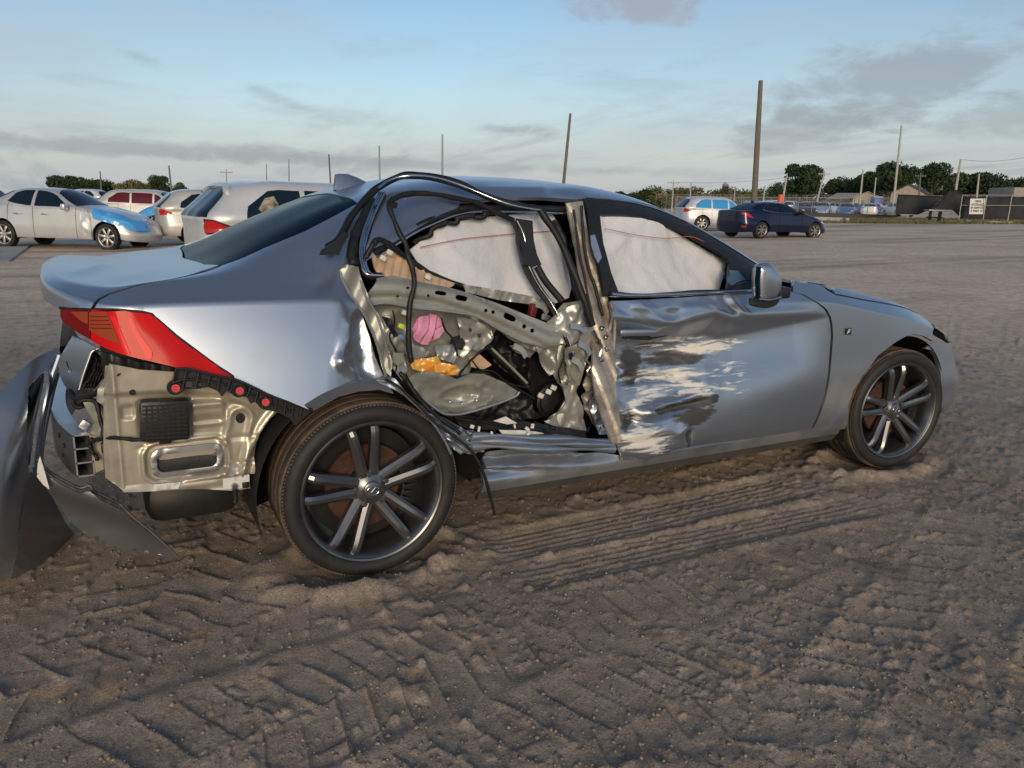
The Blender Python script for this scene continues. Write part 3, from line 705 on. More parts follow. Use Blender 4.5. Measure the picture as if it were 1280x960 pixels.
def hood_disp(P, N): return P+N*(.010*np.exp(-((np.abs(P[:, 1])-.50)/.05)**2)*sstep(2.2, 2.5, P[:, 0])*sstep(3.2, 2.9, P[:, 0]))[:, None]
panel('bonnet', hood, paint, car, .02, mirror=True, disp=hood_disp)
# door mirror-side and left flank panels, right sill
xs = lambda x, z: uvx(x, z)
sill = [xs(.43, .225), xs(2.40, .225), xs(2.36, .30), xs(2.13, .285), xs(1.75, .282), xs(1.4, .283), xs(1.05, .288), xs(.9, .30), xs(.7, .335), xs(.5, .385), xs(.43, .36)]
def sill_disp(P, N):
    x, z = P[:, 0], P[:, 2]
    w = sstep(1.15, .95, x)*sstep(.25, .31, z)
    d = w*(-.03+.022*np.sin((z-.28+.12*(x-.7))*95+3*fbm(x, z, .3, 2, 4))+.03*fbm(x*1.0, z*3, .22, 3, 7))
    return P+N*d[:, None]
panel('sill', sill, paint, car, .012, disp=sill_disp)
panel('sill_skirt', [xs(.43, .175), xs(2.42, .175), xs(2.41, .235), xs(.43, .235)], mat('sill_shaded', (.10, .098, .095), .45, .2, noise=.3, nscale=6), car, .02, off=-.006)  # shade of the lower sill put into a darker colour
# left flank, plain and whole
def mirror_uv(pts): return [(a, VMAX-b) for a, b in pts]
ra = ringpts(0, .31, .37, rad(-12), rad(192), 26); fa = ringpts(2.8, .31, .37, rad(-12), rad(192), 26)
lf = [xs(-.78, .45)]+[xs(-.40, .235)]+[xs(*q) for q in ra[::-1]]+[xs(2.40, .20)]+[xs(*q) for q in fa[::-1]]+[xs(3.24, .22), xs(3.3, .62), (uvxy(3.05, -.7)[0], 1.0), (uvxy(2.4, -.72)[0], 1.06)]
winl = [xs(.12, 1.005), xs(.55, .985), xs(1.0, .965), xs(1.7, .962), (uvxy(1.86, -.76)[0], 1.04), (uvxy(1.6, -.66)[0], 1.15), (uvxy(1.35, -.6)[0], 1.2), (uvxy(1.0, -.57)[0], 1.205), (uvxy(.6, -.57)[0], 1.20), (uvxy(.3, -.58)[0], 1.17)]
lft = lf+[(uvxy(1.93, -.74)[0], 1.085), (uvxy(1.62, -.62)[0], 1.21)]+[(a, b) for a, b in rl[::-1][4:]]+[uvp(545, 246), uvp(505, 244.5), uvp(470, 249)]+gl[::-1]+[(ub[0], ub[1])]+lid[1:][::-1]+[(u1, v1)]
panel('left_flank', mirror_uv(lft), paint, car, .04, holes=[mirror_uv(winl)])
panel('left_windows', mirror_uv(winl), tint, car, .05, off=-.006, skirt=0)
# front bumper (both halves)
fb = [uvp(*q) for q in ((1168.6, 533), (1172, 520), (1175, 505), (1176.5, 485), (1176, 466), (1172, 450), (1165, 438), (1156, 435.5), (1166, 429))]
fb += [(US[19]-.02, .75), (US[20], .78), (US[22], .78), (US[22], .02), (US[19], .02)]
panel('front_bumper', fb, paint, car, .025, mirror=True, off=-.002)
grille = mat('dark_grille', (.01, .01, .011), .35)
panel('grille', [(US[20]-.05, .12), (US[22], .12), (US[22], .72), (US[20]+.1, .70)], grille, car, .05, mirror=True, off=.004, skirt=.002)
lamp_clear = mat('headlamp_lens', (.35, .37, .40), .08, 0, coat=1.0, col2=(.05, .05, .06), nscale=30)
panel('headlight', [(US[18]-.02, .745), (US[18]+.06, .76), (US[19]+.02, .80), (US[19]-.03, .92), (US[18]+.03, .93), (US[18]-.03, .86)], lamp_clear, car, .02, off=.004, skirt=.01)
panel('headlight', mirror_uv([(US[18]-.02, .745), (US[18]+.06, .76), (US[19]+.02, .80), (US[19]-.03, .92), (US[18]+.03, .93), (US[18]-.03, .86)]), lamp_clear, car, .02, off=.004, skirt=.01)
# front door, crushed ---------------------------------------------------------
D_out = [(763, 376), (790, 375), (835, 372.5), (905, 368), (948, 364), (975, 362), (988, 364.5)]+shift(DF[1:], -1.4, 0)+[(935, 555), (867, 564.5), (777, 575.5), (772, 548), (768, 520), (766, 488), (767, 455), (769, 420), (766, 396)]
def door_disp(P, N):
    px = proj(P); X, Y = px[:, 0], px[:, 1]; x, z = P[:, 0], P[:, 2]
    d = np.zeros(len(P))
    # overhanging lip under the belt: line from the handle towards the mirror and the front edge
    lipY = np.interp(X, [760, 795, 828, 860, 895, 912, 925, 1020, 1045], [398, 400, 408, 402, 393, 399, 397.5, 393, 392])
    lipA = np.interp(X, [755, 800, 860, 930, 1000, 1026, 1036], [.060, .078, .088, .080, .040, .010, 0])
    t = (Y-lipY)
    tl = np.interp(X, [760, 800, 860, 930, 1026], [34, 30, 34, 27, 6])                       # pixels down to the deepest line
    prof = np.where(t < 0, 0*t, np.where(t < tl, np.sin(np.clip(t/tl, 0, 1)*math.pi/2)**1.4, np.exp(-((t-tl)/np.interp(X, [760, 900, 1030], [80, 70, 45]))**2)))
    d -= lipA*prof
    d += .010*np.exp(-((t+4)/7)**2)*sstep(1030, 990, X)                                    # bright upper edge rolled out
    # belt panel buckles
    up = sstep(4, -6, t)
    for (a, b, A, wd) in (((800, 380), (835, 404), .010, 7), ((843, 398), (860, 376), -.010, 8), ((905, 372), (928, 398), -.008, 5), ((914, 374), (932, 396), .012, 5), ((775, 385), (800, 402), -.010, 8), ((858, 388), (885, 384), .006, 7)):
        s, tt = seg_d(X, Y+3*fbm(X, Y, 20, 2, 6), a, b); d += .8*A*np.maximum(0, 1-s/(wd*1.7))*(up*.85+.15)
    # lower rear corner torn and rippled: sharp folds between flattened facets
    w = sstep(905, 810, X+.12*(Y-470))*sstep(430, 480, Y)
    cell = np.abs(fbm(X*.6+Y*.2, Y*1.3, 70, 1, 21)); d += w*(.040*(.25-cell)+.020*fbm(X, Y*1.6, 90, 2, 27))
    for (a, b, A, wd) in (((775, 482), (900, 470), -.012, 8), ((788, 521), (892, 493), .030, 9), ((790, 532), (895, 502), -.030, 9), ((770, 500), (794, 531), .030, 9), ((800, 529), (824, 511), .028, 7), ((795, 512), (800, 541), -.020, 8), ((845, 548), (868, 529), .012, 8), ((866, 535), (862, 556), -.012, 6), ((772, 440), (792, 470), -.020, 11), ((770, 470), (830, 458), .010, 9), ((776, 548), (850, 538), .014, 9)):
        s, tt = seg_d(X, Y+5*fbm(X, Y, 30, 2, 6), a, b); d += A*np.maximum(0, 1-np.abs(s)/wd)*np.clip(4*tt*(1-tt), 0, 1)*(.7+.6*vnoise(X, Y, 24, 4))
    # main push-in of the rear half and a soft bulge left ahead of it
    d += -.030*np.exp(-(((X-800)/75)**2+((Y-470)/70)**2))
    edge = sstep(762, 782, X); d = d*(.35+.65*edge)
    fr_ = sstep(1043, 1028, X); d *= fr_
    d += w*.004*fbm(X, Y, 14, 2, 33)*sstep(850, 790, X)
    return P+N*d[:, None]
# scrape marks: bare metal and black transfer in the middle of the door
def door_mat():
    m = bpy.data.materials.new('scraped_door_paint'); m.use_nodes = True; T, B = nodes(m); L = T.links.new
    src = paint.node_tree.nodes['Principled BSDF']
    for k in ('Roughness', 'Metallic', 'Coat Weight', 'Coat Roughness'): B.inputs[k].default_value = src.inputs[k].default_value
    N = lambda t: T.nodes.new(t)
    g = N('ShaderNodeTexCoord'); mp = N('ShaderNodeMapping'); mp.inputs['Scale'].default_value = (5, 5, 34); mp.inputs['Rotation'].default_value = (0, rad(6), 0); L(g.outputs['Object'], mp.inputs[0])
    n1 = N('ShaderNodeTexNoise'); n1.inputs['Scale'].default_value = 1.6; n1.inputs['Detail'].default_value = 7; n1.inputs['Roughness'].default_value = .66; n1.inputs['Distortion'].default_value = .5; L(mp.outputs[0], n1.inputs['Vector'])
    mp2 = N('ShaderNodeMapping'); mp2.inputs['Scale'].default_value = (14, 14, 22); L(g.outputs['Object'], mp2.inputs[0])
    n2 = N('ShaderNodeTexNoise'); n2.inputs['Scale'].default_value = 1.5; n2.inputs['Detail'].default_value = 5; L(mp2.outputs[0], n2.inputs['Vector'])
    sx = N('ShaderNodeSeparateXYZ'); L(g.outputs['Object'], sx.inputs[0])
    def M(op, a, b):
        q = N('ShaderNodeMath'); q.operation = op
        for i_, v_ in enumerate((a, b)):
            if isinstance(v_, (int, float)): q.inputs[i_].default_value = v_
            else: L(v_, q.inputs[i_])
        return q.outputs[0]
    def R(v, a, b, c=0., d_=1.):
        q = N('ShaderNodeMapRange'); q.interpolation_type = 'SMOOTHSTEP'; L(v, q.inputs[0])
        for i_, v_ in zip((1, 2, 3, 4), (a, b, c, d_)): q.inputs[i_].default_value = v_
        return q.outputs[0]
    # where the other car struck: wear mask stored per vertex, broken up by streaks along the blow
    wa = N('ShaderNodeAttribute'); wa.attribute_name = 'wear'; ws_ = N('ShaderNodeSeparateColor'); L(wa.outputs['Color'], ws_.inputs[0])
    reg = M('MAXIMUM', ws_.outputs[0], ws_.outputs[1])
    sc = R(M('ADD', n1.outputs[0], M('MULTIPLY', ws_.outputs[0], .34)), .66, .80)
    bl = R(M('ADD', n1.outputs[0], M('MULTIPLY', M('SUBTRACT', n2.outputs[0], .5), .7)), .40, .30)
    bl = R(M('SUBTRACT', M('MULTIPLY', ws_.outputs[1], 1.25), M('ADD', M('MULTIPLY', n1.outputs[0], .9), M('MULTIPLY', n2.outputs[0], .5))), -.22, .10)
    def mix(f, a, b):
        q = N('ShaderNodeMix'); q.data_type = 'RGBA'; L(f, q.inputs[0])
        for i_, v_ in ((6, a), (7, b)):
            if isinstance(v_, tuple): q.inputs[i_].default_value = (*v_, 1)
            else: L(v_, q.inputs[i_])
        return q.outputs[2]
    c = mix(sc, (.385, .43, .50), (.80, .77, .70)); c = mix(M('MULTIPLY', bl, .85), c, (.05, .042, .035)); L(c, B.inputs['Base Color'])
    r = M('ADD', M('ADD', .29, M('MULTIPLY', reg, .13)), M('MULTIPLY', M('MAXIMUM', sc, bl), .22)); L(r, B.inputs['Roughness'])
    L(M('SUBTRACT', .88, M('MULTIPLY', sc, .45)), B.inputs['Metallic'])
    b = N('ShaderNodeBump'); b.inputs['Strength'].default_value = .25; b.inputs['Distance'].default_value = .004; L(M('MULTIPLY', n1.outputs[0], reg), b.inputs['Height']); L(b.outputs[0], B.inputs['Normal'])
    return m
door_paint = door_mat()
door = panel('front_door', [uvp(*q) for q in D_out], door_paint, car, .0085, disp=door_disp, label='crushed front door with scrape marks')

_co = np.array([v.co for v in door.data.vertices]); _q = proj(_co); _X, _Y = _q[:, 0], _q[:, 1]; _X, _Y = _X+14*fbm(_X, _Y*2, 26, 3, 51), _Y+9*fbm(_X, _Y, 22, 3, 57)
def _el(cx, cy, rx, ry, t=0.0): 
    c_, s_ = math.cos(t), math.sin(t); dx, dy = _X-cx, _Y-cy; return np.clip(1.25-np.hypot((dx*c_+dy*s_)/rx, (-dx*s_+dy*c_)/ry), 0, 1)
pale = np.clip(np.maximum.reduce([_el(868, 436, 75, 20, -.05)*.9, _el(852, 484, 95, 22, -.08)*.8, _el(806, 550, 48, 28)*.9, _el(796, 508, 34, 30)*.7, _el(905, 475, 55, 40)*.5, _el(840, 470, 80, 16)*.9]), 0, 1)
_s, _ = seg_d(_X, _Y, (826, 513), (894, 497))
darkm = np.clip(np.maximum.reduce([_el(838, 448, 52, 13, -.06)*.95, np.clip(1.2-_s/7, 0, 1), _el(870, 519, 36, 17, -.3)*.85, _el(786, 455, 20, 42)*.8, _el(862, 546, 6, 16)*.9, _el(800, 432, 40, 8)*.6, _el(785, 525, 14, 26)*.7]), 0, 1)
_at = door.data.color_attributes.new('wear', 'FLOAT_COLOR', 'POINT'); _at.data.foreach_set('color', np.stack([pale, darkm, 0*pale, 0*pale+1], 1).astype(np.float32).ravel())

# ------------------------------------------------------------------ wheels of the sedan
tyre_m = mat('tyre_rubber', (.022, .022, .023), .62, noise=.35, nscale=18, bump=.12, bscale=60)
tread_m = mat('sandy_tread', (.045, .038, .032), .8, col2=(.15, .105, .07), nscale=11, bump=.5, bscale=90)
rim_m = mat('dark_alloy', (.165, .17, .178), .33, .85, rvar=.08, nscale=9, coat=.3)
rimb_m = mat('alloy_barrel', (.22, .22, .225), .34, .9, noise=.3, nscale=8)
rust_m = mat('rusty_disc', (.095, .034, .018), .85, .1, col2=(.02, .016, .015), nscale=13, bump=.4)
hubm = mat('hub_dark', (.02, .02, .021), .5, .5)
nut_m = mat('nut_steel', (.35, .35, .36), .28, 1.0)
def make_wheel(parent, loc, rz, tw, sign_rusty=True):
    w = empty('wheel', loc, rz); w.parent = parent
    O = dict(A=(0, -1, 0), B=(1, 0, 0), C=(0, 0, 1))      # h grows outwards (towards -y)
    hw = tw/2
    prof = [(.246, -.012), (.254, .002), (.259, .006), (.268, .012), (.282, .013), (.296, .008), (.305, .0), (.3095, -.012), (.3095, -.016)]
    MB().lathe(prof, 96, **O).build('tyre', tyre_m, w)
    tr = MB(); gro = []
    n = 8; hx = -.016
    bw = (tw-.035)/4
    pr = [(.3095, -.016)]
    for k in range(4):
        a = -.016-k*bw; pr += [(.3165, a-.004), (.318, a-.012), (.318, a-bw+.012), (.3165, a-bw+.006), (.309, a-bw+.005), (.309, a-bw)]
    pr += [(.30, -.02-tw+.03), (.27, -tw+.005), (.24, -tw+.02)]
    tr.lathe(pr, 96, **O)
    for k in range(150):                                   # shoulder sipes: small proud blocks
        t = 2*math.pi*k/150; c, s = math.cos(t), math.sin(t)
        M = Matrix(((-s, 0, c), (0, 1, 0), (c, 0, s))).to_3x3()
        tr.box((.3072*c, .014, .3072*s), (.008, .020, .008), M)
    t_o = tr.build('tread', tread_m, w)
    rb = MB().lathe([(.244, .004), (.250, .007), (.254, .003), (.254, -.010), (.250, -.004), (.243, .002), (.235, -.006), (.226, -.05), (.216, -.10), (.215, -tw+.03), (.238, -tw+.02)], 96, **O)
    rb.build('rim', rimb_m, w)
    MB().lathe([(.001, -.115), (.205, -.115)], 48, **O).build('wheel_back', hubm, w)
    MB().lathe([(.075, -.080), (.078, -.072), (.148, -.072), (.151, -.076), (.151, -.095), (.075, -.095)], 64, **O).build('brake_disc', rust_m, w)
    MB().lathe([(.001, -.045), (.070, -.045), (.078, -.055), (.078, -.09)], 40, **O).build('hub', hubm, w)
    cal = MB()
    for t in np.linspace(rad(-25), rad(25), 6):
        cal.box((.145*math.cos(t), .058, .145*math.sin(t)), (.06, .05, .04), Matrix.Rotation(-t, 3, 'Y'), .006)
    cal.build('caliper', hubm, w)
    for p in range(5):
        th = rad(98+72*p)
        for sg in (-1, 1):
            a0, a1 = th+sg*rad(21), th+sg*rad(10.5)
            i0 = np.array([.052*math.cos(a0), .052*math.sin(a0)]); i1 = np.array([.242*math.cos(a1), .242*math.sin(a1)])
            d = (i1-i0)/np.linalg.norm(i1-i0); q = np.array([-d[1], d[0]])*sg
            m = MB(); V = []
            N = 9
            for k in range(N):
                t = k/(N-1); c = i0+(i1-i0)*t; wd = .0190*(1-t)+.0160*t; rr_ = np.linalg.norm(c)
                h = -.030+.030*min(1, (rr_-.04)/.15)**1.2
                if t > .93: h -= .010
                # faceted section: low flank, ridge off-centre, low flank
                for (a, b) in ((-wd, h-.034), (-wd, h-.007), (-wd*.28, h+.001), (wd*.45, h-.001), (wd, h-.010), (wd, h-.034)):
                    V.append((c[0]+q[0]*a, -b, c[1]+q[1]*a))
            Fc = [(k*6+j, k*6+j+1, k*6+j+7, k*6+j+6) for k in range(N-1) for j in range(5)]+[(0, 1, 2, 3, 4, 5), tuple((N-1)*6+j for j in range(6))]
            m.add(V, Fc); m.build('spoke', rim_m, w, deg=22)
        a = th
        MB().lathe([(.0, -.020), (.008, -.020), (.0105, -.023), (.011, -.045)], 6, O=(.057*math.cos(a), 0, .057*math.sin(a)), **O).build('wheel_nut', nut_m, w, deg=25)
    hc = MB().lathe([(.001, -.014), (.024, -.014), (.030, -.017), (.032, -.022), (.046, -.030), (.062, -.034), (.070, -.045)], 48, **O).build('hub_cap', rim_m, w)
    em = MB()                                              # oval emblem with a slanted stroke
    em.tube([(.021*math.cos(t), .0125, .0155*math.sin(t)) for t in np.linspace(0, 2*math.pi, 33)], .0016, 6, cap=False)
    em.tube([(.010, .0125, .012), (-.006, .0125, -.006), (.016, .0125, -.006)], .0018, 6)
    em.build('emblem', chrome, w)
    return w
make_wheel(car, (0, -.885, .31), 0, .25)
make_wheel(car, (2.8, -.872, .31), rad(-6.8), .225)
make_wheel(car, (0, .885, .31), rad(180), .25)
make_wheel(car, (2.8, .872, .31), rad(173.2), .225)
# wheel-house liners
for cx in (0, 2.8):
    for s_ in (-1, 1):
        m = MB(); y0, y1 = (-.55, -.855) if s_ < 0 else (.55, .855)
        m.lathe([(.001, y0), (.385, y0), (.385, y1)], 40, O=(cx, 0, .31), A=(0, 1, 0), B=(1, 0, 0), C=(0, 0, 1), a0=rad(-18) if cx else rad(-5), a1=rad(200))
        m.build('wheel_liner', dark_in, car)

# ------------------------------------------------------------------ inside the torn-open side
Z3 = lambda *p: [(400+a/3.5556, 210+b/3.5556) for a, b in p]
Z4 = lambda *p: [(420+a/3.5556, 380+b/3.5556) for a, b in p]
Z5 = lambda *p: [(700+a/3.5556, 220+b/3.5556) for a, b in p]
Z6 = lambda *p: [(740+a/4., 360+b/4.) for a, b in p]
Z2 = lambda *p: [(320+a/2.6667, 380+b/2.6667) for a, b in p]
def onsk(pts, off):
    """points on the body's skin under these pixels, lifted by off"""
    out = []
    for i_, q in enumerate(pts):
        u, v = uvp(*q); o = off[i_] if isinstance(off, (list, tuple, np.ndarray)) else off
        out.append(F(np.array(u), np.array(v))+Fn(np.array(u), np.array(v))*sgn*o)
    return out
def pxy(pts, ys):
    ys = [ys]*len(pts) if isinstance(ys, (int, float)) else ys
    ys = np.interp(np.linspace(0, 1, len(pts)), np.linspace(0, 1, len(ys)), ys)
    return [at(*q, y=float(y)) for q, y in zip(pts, ys)]
def strip(name, P, r, m, n=60, seg=8, flat=1.0, parent=None, **k):
    C = bez(P, n); t_ = np.arange(len(C)); sd_ = (len(P)*7+len(name)*3) % 40
    if m is black_rub and len(C) > 12:                                   # rubber kinks and flattens where it was pulled
        C = C+.0045*np.stack([fbm(t_*1.0, t_*0+q_, 7, 2, sd_+q_) for q_ in (1, 2, 3)], 1)*2; r = np.broadcast_to(np.asarray(r, float), (len(C),))*(1+.5*fbm(t_*1.0, t_*0, 6, 2, sd_))
    return MB().tube(C, r, seg, flat=flat).build(name, m, parent or car, deg=60, **k)
bag_m = mat('airbag_cloth', (.66, .68, .72), .75, col2=(.52, .55, .60), nscale=4, bump=.35, bscale=60, spec=.25)
beige = mat('beige_trim', (.62, .43, .28), .6, noise=.25, nscale=10, bump=.1)
pink = mat('pink_cloth', (.78, .36, .55), .8, noise=.25, nscale=14, bump=.3, bscale=50)
orange = mat('orange_wrapper', (.85, .30, .04), .22, col2=(.75, .50, .10), nscale=28, coat=.5)
seat_m = mat('black_seat', (.012, .012, .014), .5, noise=.5, nscale=12, bump=.3, bscale=40)
white_pl = mat('white_clips', (.7, .7, .68), .5, noise=.15)
alu = mat('aluminium', (.55, .56, .58), .34, .9, noise=.2, nscale=10)
red_seam = mat('red_thread', (.5, .12, .10), .7)
# dark shell that closes the body: floor, firewall, boot, inner roof lining
core = MB()
core.box((1.75, .02, .26), (2.9, 1.36, .10)); core.box((0, .02, .34), (1.0, 1.0, .10)); core.box((.90, .55, .60), (2.3, .10, .74)); core.box((-.25, 0, .70), (.10, 1.1, .62))
core.box((2.15, 0, .60), (.10, 1.3, .66)); core.box((.85, .15, .42), (2.3, .8, .36)); core.box((-.55, .05, .68), (.48, 1.2, .56)); core.box((2.8, 0, .50), (1.0, 1.0, .46))
core.build('inner_shell', dark_in, car, smooth=False)
rlin = [(x_, y_, z_) for x_, y_, z_ in ((-.05, .45, 1.17), (.5, .5, 1.31), (1.2, .5, 1.30), (1.45, .48, 1.21))]
MB().add([(a, -b, c) for a, b, c in rlin]+[(a, b, c) for a, b, c in rlin], [(i_, i_+1, i_+5, i_+4) for i_ in range(3)]).build('headliner', mat('headliner_cloth', (.25, .22, .19), .9), car)
# front seat and rear seat backs
for nm, px_, y_, hh in (('front_seat', 1.05, -.36, 1.10), ('rear_seat', .12, -.30, 1.02), ('front_seat', 1.05, .38, 1.10)):
    s_ = MB(); s_.box((px_, y_, .62), (.16, .46, .62), Matrix.Rotation(rad(-14), 3, 'Y'), .05); s_.box((px_+.30, y_, .40), (.52, .48, .16), None, .05)
    s_.box((px_-.10, y_, hh-.06), (.09, .25, .17), Matrix.Rotation(rad(-14), 3, 'Y'), .035)
    s_.build(nm, seat_m, car)
# airbags
def bag_relief(seed, A=.03):
    def f(x, z):
        r = -A*(.5+fbm(x*1.0, z*1.0, .30, 2, seed)*2.2)-.020*np.abs(fbm(x+.4*z, z*.7-.3*x, .16, 3, seed+3))*2
        r += .060*np.abs(fbm(x*.9+z*.8, z*.5-x*.5, .15, 2, seed+8))+.10*np.abs(fbm(x*.5-z*.9, z*.6+x*.2, .30, 1, seed+5))
        return r
    return f
bagR = Z3((400, 365), (450, 318), (520, 268), (600, 238), (700, 222), (800, 212), (900, 205), (1040, 200), (1085, 290), (1110, 400), (1120, 500), (1120, 580), (1050, 610), (930, 600), (800, 565), (650, 530), (520, 480), (430, 415))
ab = sheet('curtain_airbag', bagR, bag_m, car, y0=-.645, az=.30, zr=1.1, h=.011, relief=bag_relief(3), thick=.012)
strip('airbag_seam', [p+np.array([0, -.03, 0]) for p in pxy(Z3((430, 350), (600, 316), (720, 302), (850, 290), (1050, 276)), [-.63, -.60])], .0016, red_seam, parent=ab)
bagF = Z5((150, 165), (300, 172), (430, 205), (560, 265), (650, 322), (720, 362), (757, 372), (748, 440), (738, 515), (600, 535), (420, 540), (230, 540), (190, 330))
ab2 = sheet('curtain_airbag', bagF, bag_m, car, y0=-.70, az=.36, zr=1.1, h=.010, relief=bag_relief(13, .026), thick=.012)
strip('airbag_seam', [p+np.array([0, -.030, 0]) for p in pxy(Z5((180, 232), (330, 262), (450, 275), (560, 268), (640, 300)), [-.665, -.68])], .0015, red_seam, parent=ab2)
# beige pillar trim with belt
tr_ = sheet('pillar_trim', Z3((225, 395), (245, 345), (285, 335), (345, 370), (420, 430), (500, 478), (600, 512), (560, 530), (400, 500), (260, 485), (225, 440)), beige, car, y0=-.70, az=.2, zr=1.0, h=.009,
      relief=lambda x, z: -.035*np.exp(-((z-.99+.35*(x-.25))/.05)**2)+.006*np.sin((x*1.0-z*.5)*190), thick=.01)
for q in ((280, 400), (310, 375), (480, 485)):
    c = at(*Z3(q)[0], y=-.745); MB().box(c, (.022, .008, .016), Matrix.Rotation(rad(30), 3, 'Y'), .002).build('trim_clip', white_pl, tr_)
strip('trim_edge_seal', pxy(Z3((205, 400), (235, 335), (262, 318), (300, 335), (345, 365), (420, 425), (520, 485), (640, 525)), [-.74, -.68]), .010, black_rub)
# aperture seals on the body
AP = Z3((240, 375), (330, 315), (420, 258), (520, 212), (600, 182), (700, 166), (850, 168), (1000, 172), (1090, 176))
strip('body_seal', onsk(AP, -.012), .013, black_rub)
strip('seal_lip', onsk(shift(AP, 2.5, 5.5), -.010), .0045, chrome)
strip('torn_lining', [p+np.array([.01*math.sin(i_*5), 0, .006*math.cos(i_*7)]) for i_, p in enumerate(pxy([tuple(q) for q in bez(Z3((420, 340), (520, 262), (600, 232), (700, 214), (760, 205)), 26)], -.645))], .010, black_rub, n=80)
# door-frame hoop pulled off its door
HO = Z3((30, 372), (75, 340), (140, 250), (205, 180), (262, 128), (320, 95), (400, 82), (500, 92), (600, 122), (700, 160), (800, 196), (880, 214), (945, 222), (990, 262), (1040, 345), (1090, 435), (1128, 515), (1155, 585), (1180, 640), (1205, 700))
offs = np.interp(np.arange(len(HO)), [0, 5, 8, 12, 19], [.020, .035, .05, .055, .01])
strip('door_frame_hoop', onsk(HO, list(offs)), .0135, black_rub, n=110)
strip('hoop_bead', onsk([(a+1.2, b+2.6) for a, b in HO[4:13]], list(offs[4:13]+.010)), .0042, chrome, n=60)
sheet('frame_bracket', Z3((0, 388), (8, 365), (45, 345), (78, 322), (115, 285), (130, 300), (100, 340), (85, 388), (60, 376), (40, 386)), black_rub, car, y0=-.80, az=.5, zr=1.08, h=.01, thick=.012)
CH = Z3((280, 135), (255, 180), (228, 235), (205, 290), (190, 340), (184, 395), (192, 450), (214, 486), (270, 492))
for dx_, r_ in ((-2.6, .0050), (0.2, .0050), (3.0, .0045)): strip('channel_strip', onsk(shift(CH, dx_, 0), .022), r_, chrome, n=50)
strip('channel_back', onsk(shift(CH, 0, 0), .012), .013, black_rub, n=50)
strip('channel_rubber', onsk(Z3((235, 165), (195, 235), (165, 300), (148, 360), (142, 410), (150, 452)), .016), .017, black_rub, n=50)
strip('glass_run', pxy(Z3((860, 232), (780, 195), (690, 150), (590, 128), (480, 112), (400, 116), (345, 130), (308, 156), (325, 210), (355, 290), (385, 360), (402, 420), (415, 500), (402, 600), (392, 700), (398, 800), (407, 862)), [-.66, -.67, -.69, -.78, -.84, -.86, -.86]), .0095, black_rub, n=120)
MB().box(at(*Z3((320, 160))[0], y=-.71), (.035, .02, .022), Matrix.Rotation(rad(20), 3, 'Y'), .004).build('run_corner', black_rub, car)
# broken rear frame post: broad black strip and its lower stay
BP = Z3((865, 235), (895, 300), (905, 370), (915, 430), (960, 520), (1010, 590), (1045, 650), (1075, 720), (1110, 810), (1118, 850))
P_ = pxy(BP, [-.70, -.74, -.80, -.86]); PB_ = bez(P_, 60); MB().ribbon(PB_, np.interp(np.linspace(0, 1, len(PB_)), [0, .3, .42, .6, 1], [.030, .034, .030, .020, .010]), .012, (0, -1, 0)).build('frame_post', black_rub, car, deg=50)
sheet('frame_post_cover', Z3((880, 225), (945, 235), (950, 320), (965, 385), (985, 430), (945, 440), (905, 430), (880, 330)), black_pl, car, y0=-.735, az=.3, zr=1.15, h=.015, thick=.02)
strip('post_bead', pxy(shift(BP, 3.2, 0), [-.715, -.75, -.81, -.87]), .0035, chrome)
strip('post_cover_tail', pxy(Z3((965, 440), (1000, 500), (1040, 550), (1075, 590)), [-.79, -.82]), .014, black_pl)
# front half of the black frame, behind: the B-post seal
strip('b_post_seal', pxy(Z3((1040, 230), (1075, 300), (1100, 400), (1120, 480), (1140, 560), (1165, 620)), [-.64, -.72, -.78]), .011, black_rub)
# grey inner door: belt reinforcement beam with holes
beam = Z3((200, 560), (255, 490), (330, 478), (430, 503), (560, 528), (650, 552), (800, 606), (950, 666), (1042, 702), (1066, 738), (1052, 806), (990, 792), (900, 772), (800, 722), (700, 664), (600, 642), (520, 634), (420, 622), (300, 602), (225, 606))
bl_ = [at(*q, y=-.82)[[0, 2]] for q in Z3((330, 540), (520, 565), (700, 620), (900, 715), (1010, 770))]
def beam_r(x, z):
    zc_ = np.interp(x, [p[0] for p in bl_], [p[1] for p in bl_])
    return -.022*sstep(.030, .018, np.abs(z-zc_-.006))-.010*sstep(-.028, -.036, z-zc_)+.006*fbm(x, z, .15, 2, 3)
def slot(cx, cy, w_, h_, a_):
    out = []
    for t in np.linspace(0, 2*math.pi, 14, endpoint=False):
        ex, ey = w_*np.sign(math.cos(t))*abs(math.cos(t))**.6, h_*np.sign(math.sin(t))*abs(math.sin(t))**.6
        out.append((cx+ex*math.cos(a_)-ey*math.sin(a_), cy+ex*math.sin(a_)+ey*math.cos(a_)))
    return Z3(*out)
holes = [slot(525, 553, 26, 9, .15), slot(617, 575, 27, 12, .22), slot(832, 660, 30, 14, .4), slot(725, 630, 8, 8, 0), slot(757, 637, 8, 8, 0), slot(895, 700, 9, 9, 0), slot(930, 719, 9, 9, 0), slot(470, 563, 6, 6, 0), slot(345, 570, 6, 5, 0), slot(380, 530, 7, 5, 0)]
bo = sheet('door_beam', beam, primer, car, y0=-.82, az=.15, zr=.85, h=.010, relief=beam_r, holes=holes, thick=.006)
strip('beam_edge', [p+np.array([0, -.004, 0]) for p in pxy(Z3((225, 606), (300, 600), (420, 620), (600, 641), (700, 663), (800, 721), (900, 771), (1052, 806)), -.822)], .004, primer, parent=bo)
